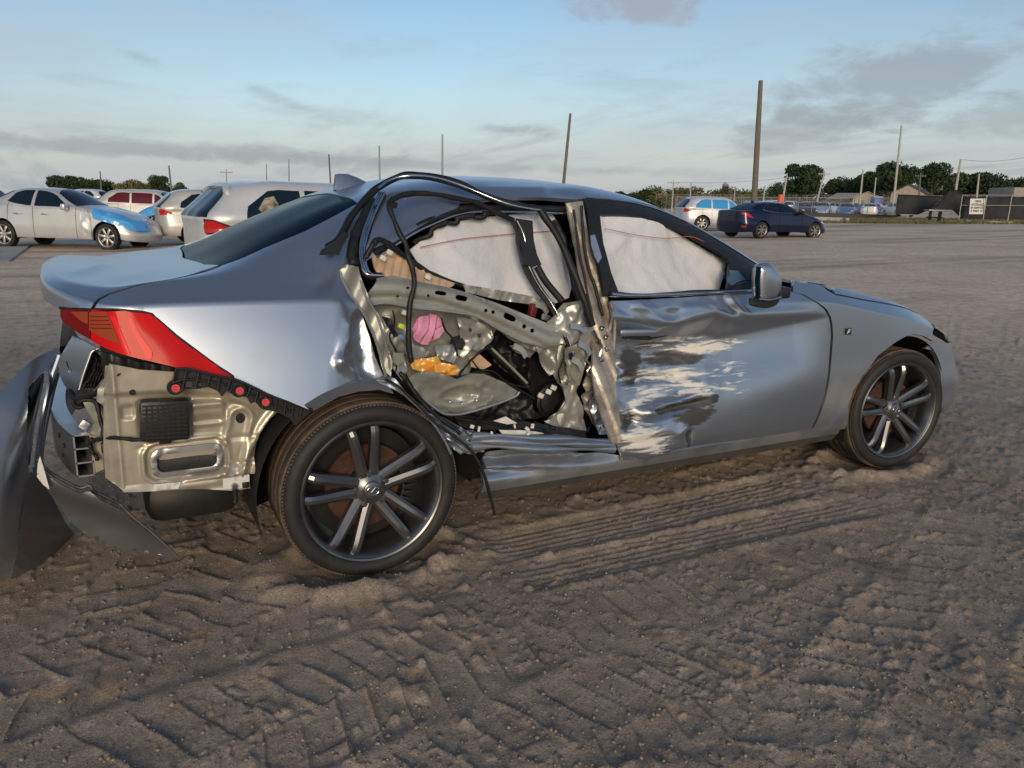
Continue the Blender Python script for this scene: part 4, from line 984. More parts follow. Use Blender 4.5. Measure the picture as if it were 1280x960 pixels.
# rear edge flange of the door
sheet('door_flange', Z3((88, 455), (118, 428), (175, 440), (190, 500), (215, 580), (262, 650), (300, 770), (322, 860), (312, 925), (285, 900), (258, 805), (228, 720), (190, 645), (130, 560), (98, 500)), primer, car, y0=-.875, az=.1, zr=.8, h=.010,
      relief=lambda x, z: .012*fbm(x, z, .12, 3, 2)-.010*np.sin((x-.5*z)*60), thick=.006)
strip('flange_edge', pxy(Z3((90, 460), (100, 500), (135, 560), (192, 645), (230, 720), (260, 805), (286, 900), (298, 930)), [-.885, -.88]), .004, alu)
strip('flange_edge', pxy(Z3((180, 500), (205, 575), (250, 650), (285, 760), (305, 850), (312, 915)), [-.885, -.88]), .0035, alu)
# inner panels behind
sheet('inner_quarter', Z4((90, -40), (300, -30), (560, 20), (720, 110), (660, 200), (600, 290), (560, 340), (330, 345), (290, 250), (225, 120), (150, 30)), primer, car, y0=-.70, h=.013,
      relief=lambda x, z: .045*fbm(x, z, .25, 3, 12)+.05*np.abs(fbm(x*1.2+z*.4, z-x*.5, .11, 2, 15))-.018*sstep(.05, .03, np.hypot(x-.42, z-.63))+.02*sstep(.035, .025, np.hypot(x-.55, z-.70))-.015*np.exp(-((z-.60-.2*(x-.4))/.02)**2), thick=.006)
bowl_px = Z4((325, 330), (360, 305), (420, 298), (500, 318), (540, 335), (600, 310), (660, 312), (740, 345), (812, 390), (790, 410), (690, 448), (580, 480), (520, 488), (470, 480), (400, 430), (350, 382))
cb = at(*Z4((540, 395))[0], y=-.84)
sheet('wheelhouse_pressing', bowl_px, primer, car, y0=-.83, az=-.35, zr=.5, h=.009, relief=lambda x, z: .03*np.exp(-(((x-cb[0])/.08)**2+((z-cb[2])/.03)**2))+.018*fbm(x, z, .10, 3, 6)-.010*np.exp(-((np.hypot((x-cb[0])/1.4, (z-cb[2])*1.3)-.055)/.008)**2)+.045*np.abs(fbm(x*.7+z, z*1.2-x*.3, .08, 2, 16))-.02*np.abs(fbm(x, z, .05, 1, 18)), thick=.005)
strip('pressing_rim', pxy(Z4((350, 385), (400, 432), (470, 483), (520, 492), (580, 484), (690, 452), (790, 414), (815, 392)), [-.865, -.87, -.86]), .0055, alu)
for q in ((425, 470), (500, 432), (555, 440), (640, 366), (668, 352), (590, 335), (620, 425)):
    p = at(*Z4(q)[0], y=-.868); MB().lathe([(.0005, 0), (.006, 0), (.006, .004)], 12, O=p, A=(0, -1, 0)).build('bolt_head', hubm if q[0] in (640, 668) else alu, car)
# inner hinge-side panels towards the B-post
sheet('b_post_inner', Z4((925, 215), (1000, 180), (1060, 60), (1110, -30), (1150, 60), (1150, 120), (1110, 210), (1062, 375), (1062, 450), (1110, 560), (1040, 565), (930, 530), (990, 480), (1020, 420), (1010, 370), (965, 325)), primer, car, y0=-.79, h=.012,
      relief=lambda x, z: .03*fbm(x, z, .12, 3, 19)-.015*np.sin((x*1.3-z*.4)*45), thick=.006)
sheet('hinge_strap', Z4((1105, 100), (1145, 105), (1152, 150), (1120, 240), (1082, 362), (1030, 362), (1045, 290), (1075, 190)), primer, car, y0=-.84, h=.010, relief=lambda x, z: -.012*np.exp(-((x-.995-.35*(z-.6))/.02)**2)+.006*fbm(x, z, .06, 2, 3), thick=.008)
sheet('upper_b_pocket', Z3((1080, 600), (1165, 590), (1205, 690), (1215, 740), (1150, 830), (1120, 900), (1085, 860), (1110, 760), (1050, 640)), primer, car, y0=-.80, h=.012, relief=lambda x, z: .03*fbm(x, z, .1, 3, 29), thick=.006)
# B-post: crumpled bare metal
BPO = Z5((30, 120), (105, 112), (120, 200), (140, 300), (172, 420), (205, 520), (222, 600), (236, 700), (245, 800), (252, 930), (262, 1060), (275, 1190), (240, 1195), (195, 1100), (165, 1000), (150, 860), (150, 720), (118, 600), (88, 440), (62, 260))
sheet('b_post', BPO, bare, car, y0=-.80, az=.38, zr=.95, h=.0085, relief=lambda x, z: .020*fbm(x, z, .16, 2, 5)+.028*np.abs(fbm(x*1.6, z*.35, .14, 1, 8))-.004*np.sign(np.sin((x*1.1+.30*z)*70))*sstep(0, .3, np.abs(np.sin((x*1.1+.30*z)*70))), thick=.01)
strip('post_crease', pxy(Z5((95, 130), (105, 250), (128, 400), (160, 520), (190, 620)), [-.70, -.76, -.83]), .006, black_rub)
strip('post_seam', pxy(Z5((60, 150), (75, 260), (98, 400), (125, 540), (150, 660)), [-.71, -.77, -.84]), .005, black_rub)
sheet('post_flap', Z5((135, 265), (155, 260), (168, 300), (186, 362), (170, 388), (150, 350), (140, 310)), alu, car, y0=-.80, az=.38, zr=1.05, h=.012, thick=.004)
for q in ((182, 675), (168, 735), (200, 715), (125, 850), (128, 880), (155, 880), (172, 830)):
    p = at(*Z5(q)[0], y=-.862); MB().lathe([(.0005, 0), (.008, 0), (.010, .004), (.010, .010)], 10, O=p, A=(0, -1, 0)).build('hinge_bolt', nut_m, car)
MB().tube(bez(pxy(Z5((150, 690), (165, 720), (185, 760), (175, 800)), -.87), 16), .006, 6).build('striker', nut_m, car)
MB().tube(bez(pxy(Z5((120, 820), (135, 845), (120, 870), (140, 890), (160, 870)), -.87), 20), .004, 6).build('latch_wire', alu, car)
# black frame of the front door window
fo = Z5((105, 103), (170, 108), (300, 122), (420, 152), (560, 212), (700, 292), (800, 352), (890, 408), (885, 500), (870, 512), (760, 512), (740, 505), (752, 378), (720, 352), (640, 305), (540, 248), (420, 200), (300, 176), (175, 175), (190, 300), (225, 430), (262, 528), (195, 532), (172, 400), (132, 262))
panel('window_frame', [uvp(*q) for q in fo], black_pl, car, .012, off=.004)
panel('roof_drip_trim', [uvp(*q) for q in Z5((105, 100), (170, 105), (300, 118), (420, 147), (560, 206), (700, 286), (800, 347), (888, 402), (888, 406), (800, 351), (700, 290.5), (560, 210.5), (420, 151), (300, 122), (170, 108.5), (105, 103))], chrome, car, .01, off=.008, skirt=.006)
strip('belt_trim', onsk(Z5((222, 530), (300, 536), (450, 533), (650, 524), (800, 516), (868, 512)), .012), .0075, chrome)
strip('belt_seal', onsk(Z5((215, 524), (300, 527), (450, 524), (650, 516), (800, 508), (868, 505)), .004), .008, black_rub)
sheet('mirror_sail', Z5((752, 400), (790, 395), (885, 440), (885, 512), (745, 512)), black_pl, car, y0=-.80, az=.45, zr=1.0, h=.02, thick=.01)
sheet('glass_shard', Z5((752, 418), (790, 420), (832, 470), (760, 488), (745, 470)), mat('blue_glass', (.05, .10, .16), .05, 0, coat=1), car, y0=-.83, az=.45, zr=1.0, h=.02, thick=.004)
strip('loose_wire', onsk(Z5((745, 505), (790, 480), (840, 465), (872, 455), (850, 425)), .012), .0025, black_rub)
# door mirror: rounded housing on a stalk
def mirror():
    r_ = empty('door_mirror', (0, 0, 0)); r_.parent = car
    outl = bez(Z5((892, 405), (908, 390), (938, 386), (966, 408), (988, 445), (994, 480), (980, 525), (960, 550), (925, 558), (897, 562), (889, 530), (887, 460), (892, 405)), 60)[:-1]
    c0 = at(*Z5((942, 470))[0], y=-.97)
    m = MB(); rings = []
    for t in np.linspace(0, 1, 9):
        y_ = -.99+.06*t; s_ = math.sqrt(max(0.02, 1-((t-.42)/.60)**2)) if t < .42 else 1-.35*(t-.42)**2
        for q in outl:
            p = at(*q, y=-.985); rings.append((c0[0]+(p[0]-c0[0])*s_, y_, c0[2]+(p[2]-c0[2])*s_))
    n = len(outl)
    m.add(rings, [(k*n+j, k*n+(j+1) % n, (k+1)*n+(j+1) % n, (k+1)*n+j) for k in range(8) for j in range(n)]+[tuple(range(n)), tuple(8*n+j for j in range(n))[::-1]])
    m.build('housing', paint, r_, deg=50)
    lw = bez(Z5((884, 548), (900, 558), (940, 552), (975, 543), (965, 570), (935, 585), (900, 588), (882, 575), (884, 548)), 30)[:-1]
    MB().prism([at(*q, y=-.985) for q in lw], (0, .055, 0)).build('lower_cover', black_pl, r_, deg=30)
    strip('mirror_trim', pxy(Z5((890, 547), (920, 551), (950, 547), (982, 538)), -1.002), .004, chrome, parent=r_)
    MB().box(at(*Z5((965, 515))[0], y=-.88), (.07, .10, .05), None, .012).build('stalk', black_pl, r_)
    MB().prism([at(*q, y=-1.025) for q in Z5((889, 405), (895, 405), (889, 470), (891, 545), (884, 545), (882, 465))], (0, .02, 0)).build('mirror_glass', tint, r_)
mirror()
# handle on the crushed door
hp = door_disp(np.array(onsk(Z6((160, 228), (380, 232)), 0.0)), np.array([[0, -1, 0], [0, -1, 0]]))
MB().box((hp[0]+hp[1])/2+np.array([-.01, -.012, 0]), (.19, .028, .030), Matrix.Rotation(rad(2), 3, 'Y'), .010).build('door_handle', paint, door)
hp2 = door_disp(np.array(onsk(Z6((270, 268)), 0.0)), np.array([[0, -1, 0]]))[0]
MB().box(hp2+np.array([0, -.010, 0]), (.075, .02, .014), Matrix.Rotation(rad(-3), 3, 'Y'), .005).build('handle_base', alu, door)
sheet('handle_recess', Z6((140, 165), (235, 165), (300, 195), (380, 215), (375, 240), (280, 262), (160, 255), (140, 225)), black_pl, door, y0=float(hp[0][1])-.002, h=.015, thick=.006)
strip('door_edge', [p for p in pxy(Z6((92, 70), (112, 150), (112, 240), (104, 400), (106, 500), (120, 640), (148, 858)), [-.865, -.86, -.87])], .007, bare)
# things loose in the opening
stuff_y = -.76
pk = empty('pink_cloth', (0, 0, 0), 0, 'crumpled pink cloth stuffed behind the torn door beam', 'cloth')
cpk = at(*Z4((400, 105))[0], y=-.76)
sheet('folds', Z4((325, 105), (345, 62), (405, 38), (452, 48), (470, 90), (458, 120), (440, 152), (410, 172), (375, 178), (345, 160)), pink, pk, y0=-.73, h=.006, relief=lambda x, z: -.05*np.exp(-(((x-cpk[0])/.05)**2+((z-cpk[2])/.06)**2))+.012*np.sin((x-cpk[0]-.3*(z-cpk[2]))*170+2*fbm(x, z, .05, 2, 2)), thick=.01)
sheet('fold_edge', Z4((440, 118), (470, 95), (480, 120), (462, 150), (430, 160)), pink, pk, y0=-.76, h=.006, relief=lambda x, z: .02*fbm(x, z, .03, 2, 5), thick=.008)
ow = empty('orange_wrapper', (0, 0, 0), 0, 'crinkled orange plastic wrapper lying on grey wheelhouse metal', 'wrapper')
for pts, y_, sd_ in ((((330, 270), (352, 250), (400, 240), (445, 228), (465, 258), (455, 290), (420, 305), (375, 300), (338, 288)), -.79, 3), (((440, 270), (480, 262), (530, 270), (540, 300), (520, 325), (490, 348), (455, 325), (432, 300)), -.81, 9)):
    sheet('film', Z4(*pts), orange, ow, y0=y_, h=.005, relief=lambda x, z, s_=sd_: .045*fbm(x, z, .05, 3, s_)-.012*np.abs(fbm(x, z, .025, 2, s_+4)), thick=.003)
# seat rail, belt buckle, speaker and other dark pieces low in the cabin
strip('seat_rail', pxy(Z4((655, 170), (720, 235), (800, 310), (850, 365)), [-.62, -.66]), .030, seat_m, flat=.6)
strip('rail_edge', pxy(Z4((690, 195), (760, 262), (850, 352)), [-.66, -.70]), .006, primer)
sheet('seat_base', Z4((855, 235), (912, 228), (930, 300), (975, 340), (1005, 400), (1000, 470), (935, 492), (885, 512), (885, 420), (850, 378)), seat_m, car, y0=-.66, h=.02, relief=lambda x, z: .03*fbm(x, z, .1, 2, 2), thick=.02)
p = at(*Z4((962, 430))[0], y=-.70); MB().lathe([(.001, .010), (.030, .012), (.055, .004), (.066, .010), (.075, .004), (.075, -.02)], 40, O=p, A=(0, -1, 0)).build('speaker', seat_m, car)
for q in ((910, 407), (945, 390), (967, 372)): MB().box(at(*Z4(q)[0], y=-.735), (.026, .01, .02), Matrix.Rotation(rad(25), 3, 'Y'), .003).build('speaker_label', white_pl, car)
strip('harness', pxy(Z4((480, 330), (560, 322), (640, 302), (720, 340), (800, 375), (880, 420)), [-.85, -.86, -.80]), .005, black_rub)
strip('harness', pxy(Z4((540, 330), (580, 270), (640, 215), (700, 180)), [-.80, -.74]), .004, black_rub)
strip('belt_webbing', pxy(Z4((760, 520), (700, 500), (640, 520), (600, 500), (520, 500)), [-.80, -.86]), .016, seat_m, flat=.3)
for i_, pts in enumerate((((860, 170), (900, 195), (860, 240), (800, 215), (770, 185)), ((590, 235), (640, 225), (690, 270), (650, 290), (600, 280)))):
    sheet('seat_bracket', Z4(*pts), primer if i_ == 0 else beige, car, y0=-.72, h=.012, relief=lambda x, z: .02*fbm(x, z, .05, 2, 7), thick=.008)
sheet('latch_block', Z4((525, 150), (560, 145), (575, 175), (560, 205), (530, 200), (512, 175)), black_pl, car, y0=-.755, h=.008, relief=lambda x, z: .02*fbm(x, z, .03, 2, 2), thick=.02)
sheet('torn_insulation', Z4((205, 55), (245, 65), (262, 110), (282, 140), (262, 150), (235, 105)), black_rub, car, y0=-.83, h=.008, relief=lambda x, z: .03*fbm(x, z, .03, 2, 2), thick=.01)
for q, c_ in (((305, 38), white_pl), ((288, 98), mat('yellow_tag', (.55, .75, .05), .5)), ((285, 145), mat('blue_plug', (.15, .25, .5), .4)), ((225, 62), white_pl)):
    MB().box(at(*Z4(q)[0], y=-.80), (.022, .02, .018), Matrix.Rotation(rad(20), 3, 'Y'), .005).build('connector', c_, car)
sheet('rail_bracket', Z4((255, 215), (300, 220), (305, 250), (275, 275), (250, 255)), primer, car, y0=-.84, h=.01, thick=.012)
# foil-bright crumple at the foot of the flange and torn skin over the arch
sheet('torn_skin', Z4((180, 330), (215, 315), (260, 330), (300, 380), (400, 470), (470, 520), (560, 560), (600, 600), (560, 620), (520, 560), (430, 500), (330, 425), (250, 375), (190, 350)), paint, car, y0=-.90, h=.007, relief=lambda x, z: .028*fbm(x, z, .06, 3, 5)-.015*np.abs(fbm(x, z, .04, 2, 9)), thick=.004)
strip('torn_edge_strip', pxy(Z2((430, 250), (480, 280), (540, 335), (600, 395), (660, 440), (715, 490), (755, 560), (780, 640), (792, 702)), [-.91, -.93, -.95, -.97, -.97]), .0085, black_rub, flat=.6)
strip('torn_edge_strip', pxy(Z2((480, 225), (505, 262), (560, 330), (620, 385), (680, 430)), [-.88, -.92]), .008, black_rub)
strip('bright_strip', pxy(Z2((400, 255), (450, 265), (520, 325), (580, 385), (625, 450), (650, 500)), [-.905, -.925]), .0045, alu)
sheet('crushed_sill_end', Z2((560, 350), (620, 375), (700, 420), (760, 430), (800, 470), (740, 500), (680, 500), (640, 470), (600, 410)), paint, car, y0=-.885, h=.007, relief=lambda x, z: .04*fbm(x, z, .06, 3, 25)-.012*np.sin((x+1.4*z)*130), thick=.004)
sheet('sill_lining', Z4((470, 500), (600, 500), (760, 510), (900, 530), (1110, 565), (1110, 610), (900, 590), (720, 560), (590, 555), (500, 530)), black_rub, car, y0=-.86, az=.6, zr=.42, h=.012, relief=lambda x, z: .02*fbm(x, z, .06, 2, 5), thick=.006)
sheet('sill_plate', Z4((725, 560), (850, 562), (935, 575), (935, 595), (850, 588), (740, 580)), white_pl, car, y0=-.885, h=.012, relief=lambda x, z: .008*fbm(x, z, .05, 2, 5), thick=.004)
sheet('paper_scrap', Z4((700, 520), (755, 500), (805, 530), (760, 535)), white_pl, car, y0=-.85, h=.012, thick=.003)
for k_, (z0_, sd_) in enumerate(((.0, 1), (.018, 4), (.036, 8))):
    strip('sill_fold', [p+np.array([0, 0, 0]) for p in pxy(Z4((600, 590+22*k_), (720, 585+24*k_), (900, 598+24*k_), (1080, 600+22*k_), (1235, 612+16*k_)), [-.90, -.915, -.905])], [.012+.006*math.sin(3*i_+sd_) for i_ in np.linspace(0, 4, len(bez(np.zeros((5, 3)), 60)))], paint, n=60)

# more of the crushed inner metal
def scrap(name, pts, m_, y_, seed, amp=.035, az=0., h=.008, **k):
    return sheet(name, pts, m_, car, y0=y_, az=az, zr=.6, h=h, relief=lambda x, z: amp*1.6*np.abs(fbm(x*1.1+z*.6, z-x*.4, .10, 2, seed))+amp*fbm(x, z, .05, 2, seed+3)-amp*.5*np.abs(fbm(x*2-z, z*.8, .06, 1, seed+7)), thick=.005, **k)
primer_l = mat('pale_primer', (.44, .45, .43), .34, .45, noise=.25, nscale=9, bump=.15, bscale=30, rvar=.1)
scrap('window_ledge', Z3((640, 518), (780, 540), (930, 568), (1050, 600), (1040, 625), (930, 606), (800, 588), (650, 552)), primer_l, -.70, 3, .02)
scrap('inner_flange', Z4((165, 35), (235, 55), (255, 120), (305, 185), (325, 300), (292, 340), (240, 262), (208, 150)), primer, -.81, 5, .045)
scrap('door_bracket', Z4((530, 55), (620, 72), (690, 105), (700, 150), (650, 215), (600, 200), (565, 240), (535, 215), (560, 150)), primer_l, -.765, 8, .05, holes=[Z4((585, 110), (600, 105), (606, 122), (592, 128)), Z4((630, 135), (650, 132), (652, 150), (634, 152))])
scrap('speaker_surround', Z4((985, 330), (1060, 372), (1092, 450), (1115, 565), (1010, 562), (930, 525), (985, 498), (1022, 440), (1015, 385)), primer_l, -.805, 11, .03)
scrap('hinge_pillar_fold', Z4((1100, 360), (1150, 200), (1180, 230), (1190, 330), (1215, 440), (1240, 560), (1180, 575), (1140, 520), (1110, 440)), bare, -.845, 14, .05)
scrap('hinge_pillar_fold', Z4((1130, 430), (1160, 400), (1185, 470), (1225, 570), (1170, 580), (1140, 520)), paint, -.875, 17, .05)
scrap('hinge_pillar_fold', Z4((1195, 380), (1235, 370), (1245, 450), (1255, 560), (1215, 540), (1200, 460)), primer_l, -.872, 19, .045)
scrap('torn_inner_skin', Z4((690, 70), (760, 90), (870, 140), (930, 170), (900, 215), (830, 190), (760, 150)), primer, -.78, 22, .05)
scrap('floor_lining', Z4((560, 470), (700, 440), (830, 400), (880, 430), (880, 510), (760, 520), (620, 505)), seat_m, -.78, 28, .06)
scrap('floor_lining', Z4((740, 120), (860, 230), (860, 380), (800, 340), (720, 270), (690, 180)), seat_m, -.64, 31, .06)
MB().box(at(*Z3((945, 632))[0], y=-.74), (.03, .03, .05), Matrix.Rotation(rad(15), 3, 'Y'), .006).build('belt_guide', mat('maroon_plastic', (.12, .01, .015), .5), car)
for k_, (a_, b_, y_) in enumerate((((960, 605), (1010, 645), -.76), ((985, 660), (1030, 690), -.78), ((860, 790), (915, 840), -.80), ((1115, 700), (1180, 730), -.86), ((1120, 850), (1165, 900), -.87), ((1150, 780), (1200, 830), -.88))):
    P2 = pxy(Z3(a_, ((a_[0]+b_[0])/2+8, (a_[1]+b_[1])/2-6), b_), y_); MB().ribbon(bez(P2, 8), .022, .006, (0.2, -1, .1)).build('bent_bracket', alu if k_ % 2 else primer_l, car, deg=40)
for k_, pts in enumerate((((250, 30), (262, 90), (240, 150), (268, 220), (262, 300)), ((600, 250), (640, 290), (700, 300), (760, 350), (840, 372)), ((470, 60), (482, 110), (520, 160), (540, 230)), ((1010, 250), (990, 300), (1000, 350)), ((880, 520), (960, 548), (1050, 556), (1110, 580)), ((500, 500), (620, 520), (760, 540), (900, 548)))):
    strip('wire', pxy(Z4(*pts), [-.83, -.84, -.82]), .0032, black_rub, n=24, seg=5)
for k_, (q, w_, h_) in enumerate((((1180, 250), .02, .012), ((1150, 330), .016, .016), ((1172, 290), .014, .02), ((1205, 200), .02, .014))): MB().box(at(*Z4(q)[0], y=-.885), (w_, .012, h_), Matrix.Rotation(rad(25*k_), 3, 'Y'), .003).build('metal_fragment', alu if k_ % 2 else nut_m, car)
for k_ in range(14):
    q = (random.uniform(560, 1200), random.uniform(540, 590)); c_ = at(*Z4(q)[0], y=-.91); MB().box(c_, (random.uniform(.008, .022), .005, random.uniform(.006, .014)), Matrix.Rotation(random.uniform(0, 3), 3, 'Y')).build('glass_crumb', white_pl if k_ % 3 else tint, car)

scrap('crushed_door_skin', Z3((1010, 690), (1080, 640), (1140, 600), (1175, 620), (1205, 700), (1190, 770), (1130, 800), (1075, 780)), primer_l, -.835, 41, .045)
scrap('crushed_door_skin', Z3((1085, 800), (1150, 770), (1195, 790), (1180, 880), (1150, 960), (1100, 950), (1110, 880)), primer, -.85, 43, .05)
scrap('crushed_door_skin', Z4((880, 140), (960, 165), (1010, 210), (1000, 290), (950, 320), (920, 250), (890, 210)), primer, -.80, 47, .05)
scrap('crushed_door_skin', Z4((440, 190), (520, 180), (545, 230), (520, 262), (450, 240)), primer_l, -.765, 49, .05)
scrap('crushed_door_skin', Z4((300, 170), (345, 180), (400, 200), (440, 225), (400, 245), (335, 250), (312, 220)), primer, -.77, 53, .05)
scrap('inner_trim_board', Z4((600, 390), (700, 372), (780, 395), (740, 430), (650, 455), (590, 440)), primer, -.855, 57, .04)

# ------------------------------------------------------------------ tail of the sedan, bumper torn away
ZA = lambda *p: [(60+a/4.5714, 440+b/4.5714) for a, b in p]
ZB = lambda *p: [(200+a/4.8, 440+b/4.8) for a, b in p]
ZC_ = lambda *p: [(50+a/4.8, 420+b/4.8) for a, b in p]
ZL = lambda *p: [(40+a/5.3333, 300+b/5.3333) for a, b in p]
red_l = mat('red_lens', (.60, .005, .008), .10, 0, col2=(.45, .004, .006), nscale=5, coat=0, coatr=.05, spec=.12)
red_d = mat('dark_red_lens', (.16, .008, .010), .10, 0, coat=0, coatr=.05, spec=.12)
red_a = mat('amber_red_lens', (.28, .055, .02), .14, 0, coat=0, coatr=.05, spec=.12)
red_b = mat('bright_red_lens', (.78, .010, .014), .10, 0, coat=0, coatr=.05, spec=.12)
lm = empty('tail_light', (0, 0, 0)); lm.parent = car
panel('lens', [uvp(*q) for q in LTOP[2:]+LBOT[1:6]+[(115, 425)]], red_l, lm, .014, off=.004, skirt=.02)
panel('lid_lens', [uvp(*q) for q in [(77, 387), (95, 387), (114, 388), (114, 424), (91, 410), (80, 402), (77, 395)]], red_d, lm, .012, off=.004, skirt=.02)
panel('reflector', [uvp(*q) for q in ZL((392, 478), (505, 482), (545, 570), (590, 690), (480, 650), (392, 600))], red_a, lm, .010, off=.0065, skirt=.003)
panel('reflector', [uvp(*q) for q in ZL((270, 476), (383, 478), (383, 560), (340, 540))], red_a, lm, .010, off=.0065, skirt=.003)
for k_ in range(4):
    panel('lens_rib', [uvp(*q) for q in ZL((400, 505+26*k_), (508+11*k_, 507+26*k_), (510+11*k_, 512+26*k_), (400, 510+26*k_))], red_d, lm, .010, off=.009, skirt=.004)
panel('light_guide', [uvp(*q) for q in ZL((640, 520), (672, 520), (705, 600), (760, 680), (806, 745), (800, 800), (770, 792), (715, 690), (668, 600))], red_b, lm, .008, off=.010, skirt=.006)
panel('light_guide', [uvp(*q) for q in ZL((525, 505), (560, 505), (600, 620), (660, 760), (620, 750), (560, 600))], red_b, lm, .008, off=.007, skirt=.004)
strip('lamp_seal', onsk(shift(LTOP, .5, -.5), .001), .004, black_rub)
# far lamp, mirrored
panel('tail_light', mirror_uv([uvp(*q) for q in LTOP[2:]+LBOT[1:6]+[(115, 425)]]), red_l, car, .02, off=.004)
# lower edge of the trunk lid with its badge
def lidrow(z_, x0_): return [(x0_+.07*abs(y_)**2*1.6, y_, z_) for y_ in np.linspace(-.36, .52, 14)]
rows_ = [lidrow(.875, -.905), lidrow(.83, -.915), lidrow(.77, -.925), lidrow(.70, -.918), lidrow(.655, -.90), lidrow(.635, -.86)]
MB().add([p for r_ in rows_ for p in r_], [(i_*14+j_, i_*14+j_+1, (i_+1)*14+j_+1, (i_+1)*14+j_) for i_ in range(5) for j_ in range(13)]).build('lid_tail', paint, car)
edge = ZC_((195, 5), (260, 30), (330, 68), (352, 72), (312, 95), (290, 150), (262, 230), (235, 320), (215, 345), (170, 335), (140, 290), (116, 230), (112, 180), (125, 120), (160, 60))
lp_ = sheet('lid_corner', edge, paint, car, y0=-.545, ax=-1.4, xr=-.815, h=.008, relief=lambda x, z: .02*((z-.74)/.1)**2, thick=.012)
strip('lid_edge', [at(*q, y=-.55) for q in ZC_((352, 74), (312, 97), (290, 152), (262, 232), (236, 322))], .0045, alu)
bd_m = chrome
bp = [at(*q, y=-.44) for q in ZC_((160, 150), (172, 178), (182, 212))]
bg_ = MB(); bg_.tube(bez(ZC3 := [at(*q, y=-.52)+np.array([0, -.006, 0]) for q in ZC_((158, 150), (164, 170), (172, 190))], 8), .0028, 6)
bg_.tube([at(*q, y=-.52)+np.array([0, -.006, 0]) for q in ZC_((168, 192), (180, 186), (190, 200), (182, 216), (172, 206))], .0026, 6)
bg_.build('badge', chrome, lp_)
# inner side of the lid and the black void below the lamp
sheet('lid_lining', ZC_((330, 85), (385, 100), (400, 160), (380, 250), (330, 320), (265, 345), (240, 320), (280, 220), (300, 130)), black_rub, car, y0=-.46, h=.014, relief=lambda x, z: .02*fbm(x, z, .06, 2, 3), thick=.01)
for k_ in range(4): strip('lid_weatherstrip', pxy(ZC_((345+14*k_, 95), (335+16*k_, 170), (295+18*k_, 260), (262+18*k_, 310)), -.50+.008*k_), .005, black_rub)
# black lamp carrier
sheet('lamp_carrier', ZC_((320, 78), (400, 98), (500, 130), (600, 150), (700, 165), (800, 185), (880, 200), (830, 215), (700, 222), (590, 250), (580, 300), (590, 345), (560, 362), (520, 350), (515, 250), (470, 240), (440, 210), (410, 160), (360, 110)), black_pl, car, y0=-.76, h=.010,
      relief=lambda x, z: -.02*np.abs(np.sin(x*70))*sstep(.66, .72, z)+.012*fbm(x, z, .04, 2, 5), thick=.012)
for q in ((465, 222), (555, 335)):
    MB().lathe([(.0005, .006), (.009, .006), (.011, .0)], 12, O=at(*ZC_(q)[0], y=-.785), A=(0, -1, 0)).build('carrier_screw', hubm, car)
# pressed inner side panel behind the bumper
gp = ZA((350, 60), (520, 95), (760, 110), (1000, 175), (1180, 245), (1330, 300), (1310, 345), (1262, 380), (1215, 450), (1190, 520), (1182, 600), (1182, 690), (1150, 702), (1000, 722), (760, 742), (600, 756), (430, 792), (330, 742), (318, 600), (318, 240), (335, 130))
G0 = -.775
def gxz(q): p_ = at(*ZA(q)[0], y=G0); return p_[0], p_[2]
g_v, g_e, g_b, g_h, g_m = gxz((795, 615)), gxz((455, 345)), gxz((925, 355)), gxz((1100, 378)), gxz((670, 385))
s1 = abs(gxz((1005, 615))[0]-g_v[0]); s2 = abs(gxz((795, 700))[1]-g_v[1])
upper_line = [gxz(q) for q in ((400, 250), (560, 240), (760, 235), (960, 255), (1100, 300), (1200, 330))]
def gold_r(x, z):
    r_ = np.zeros_like(x)
    zl = np.interp(x, [p[0] for p in upper_line], [p[1] for p in upper_line])
    r_ += -.016*sstep(-.004, .012, z-zl)                                       # upper shelf stands proud
    d = rbox(x, z, g_v, s1+.012, s2+.012, .04); r_ += -.010*np.exp(-((d-.004)/.006)**2)+.008*sstep(.0, -.006, d)
    d = rbox(x, z, g_e, .018, .020, .006); r_ += .010*sstep(.002, -.004, d)
    d = rbox(x, z, (g_b[0]-.01, g_b[1]+.005), .055, .042, .015); r_ += -.016*sstep(.006, -.008, d)+.018*sstep(.004, -.02, d)*sstep(g_b[1]+.01, g_b[1]-.03, z)
    d = rbox(x, z, (g_b[0]-.01, g_b[1]-.03), .062, .055, .02); r_ += .006*sstep(.008, -.004, d)
    d, t_ = seg_d(x, z, g_h, gxz((1050, 640))); r_ += -.012*np.exp(-((d-.035)/.010)**2)
    d = rbox(x, z, g_m, .075, .068, .02); r_ += .010*sstep(.006, -.006, d)
    fx_, _ = gxz((402, 500)); lft = fx_-x; r_ += np.where(lft > 0, lft*.9, 0)-.006*np.exp(-((x-fx_)/.006)**2)+.004*np.exp(-((x-fx_+.02)/.004)**2)
    r_ += .005*np.exp(-((z-gxz((800, 520))[1])/.006)**2)*sstep(gxz((430, 0))[0], gxz((500, 0))[0], x)
    zb = gxz((700, 745))[1]+(x-gxz((700, 745))[0])*.16; r_ += .008*np.exp(-((z-zb-.004)/.004)**2)-.006*sstep(.0, -.01, z-zb)
    hub_d = np.hypot(x-.0, z-.31); r_ += .010*np.sin(np.clip((hub_d-.385)*130, 0, 9.4))*sstep(.46, .42, hub_d)
    return r_+.002*fbm(x, z, .05, 2, 4)
hole = [(1100+28*math.cos(t), 378+30*math.sin(t)) for t in np.linspace(0, 2*math.pi, 14, endpoint=False)]
vent_h = [(g_v[0]+a, g_v[1]+b) for a, b in ()]
gpan = sheet('inner_side_panel', gp, sunlit_metal, car, y0=G0, h=.0062, relief=gold_r, holes=[ZA(*hole)], thick=.005)
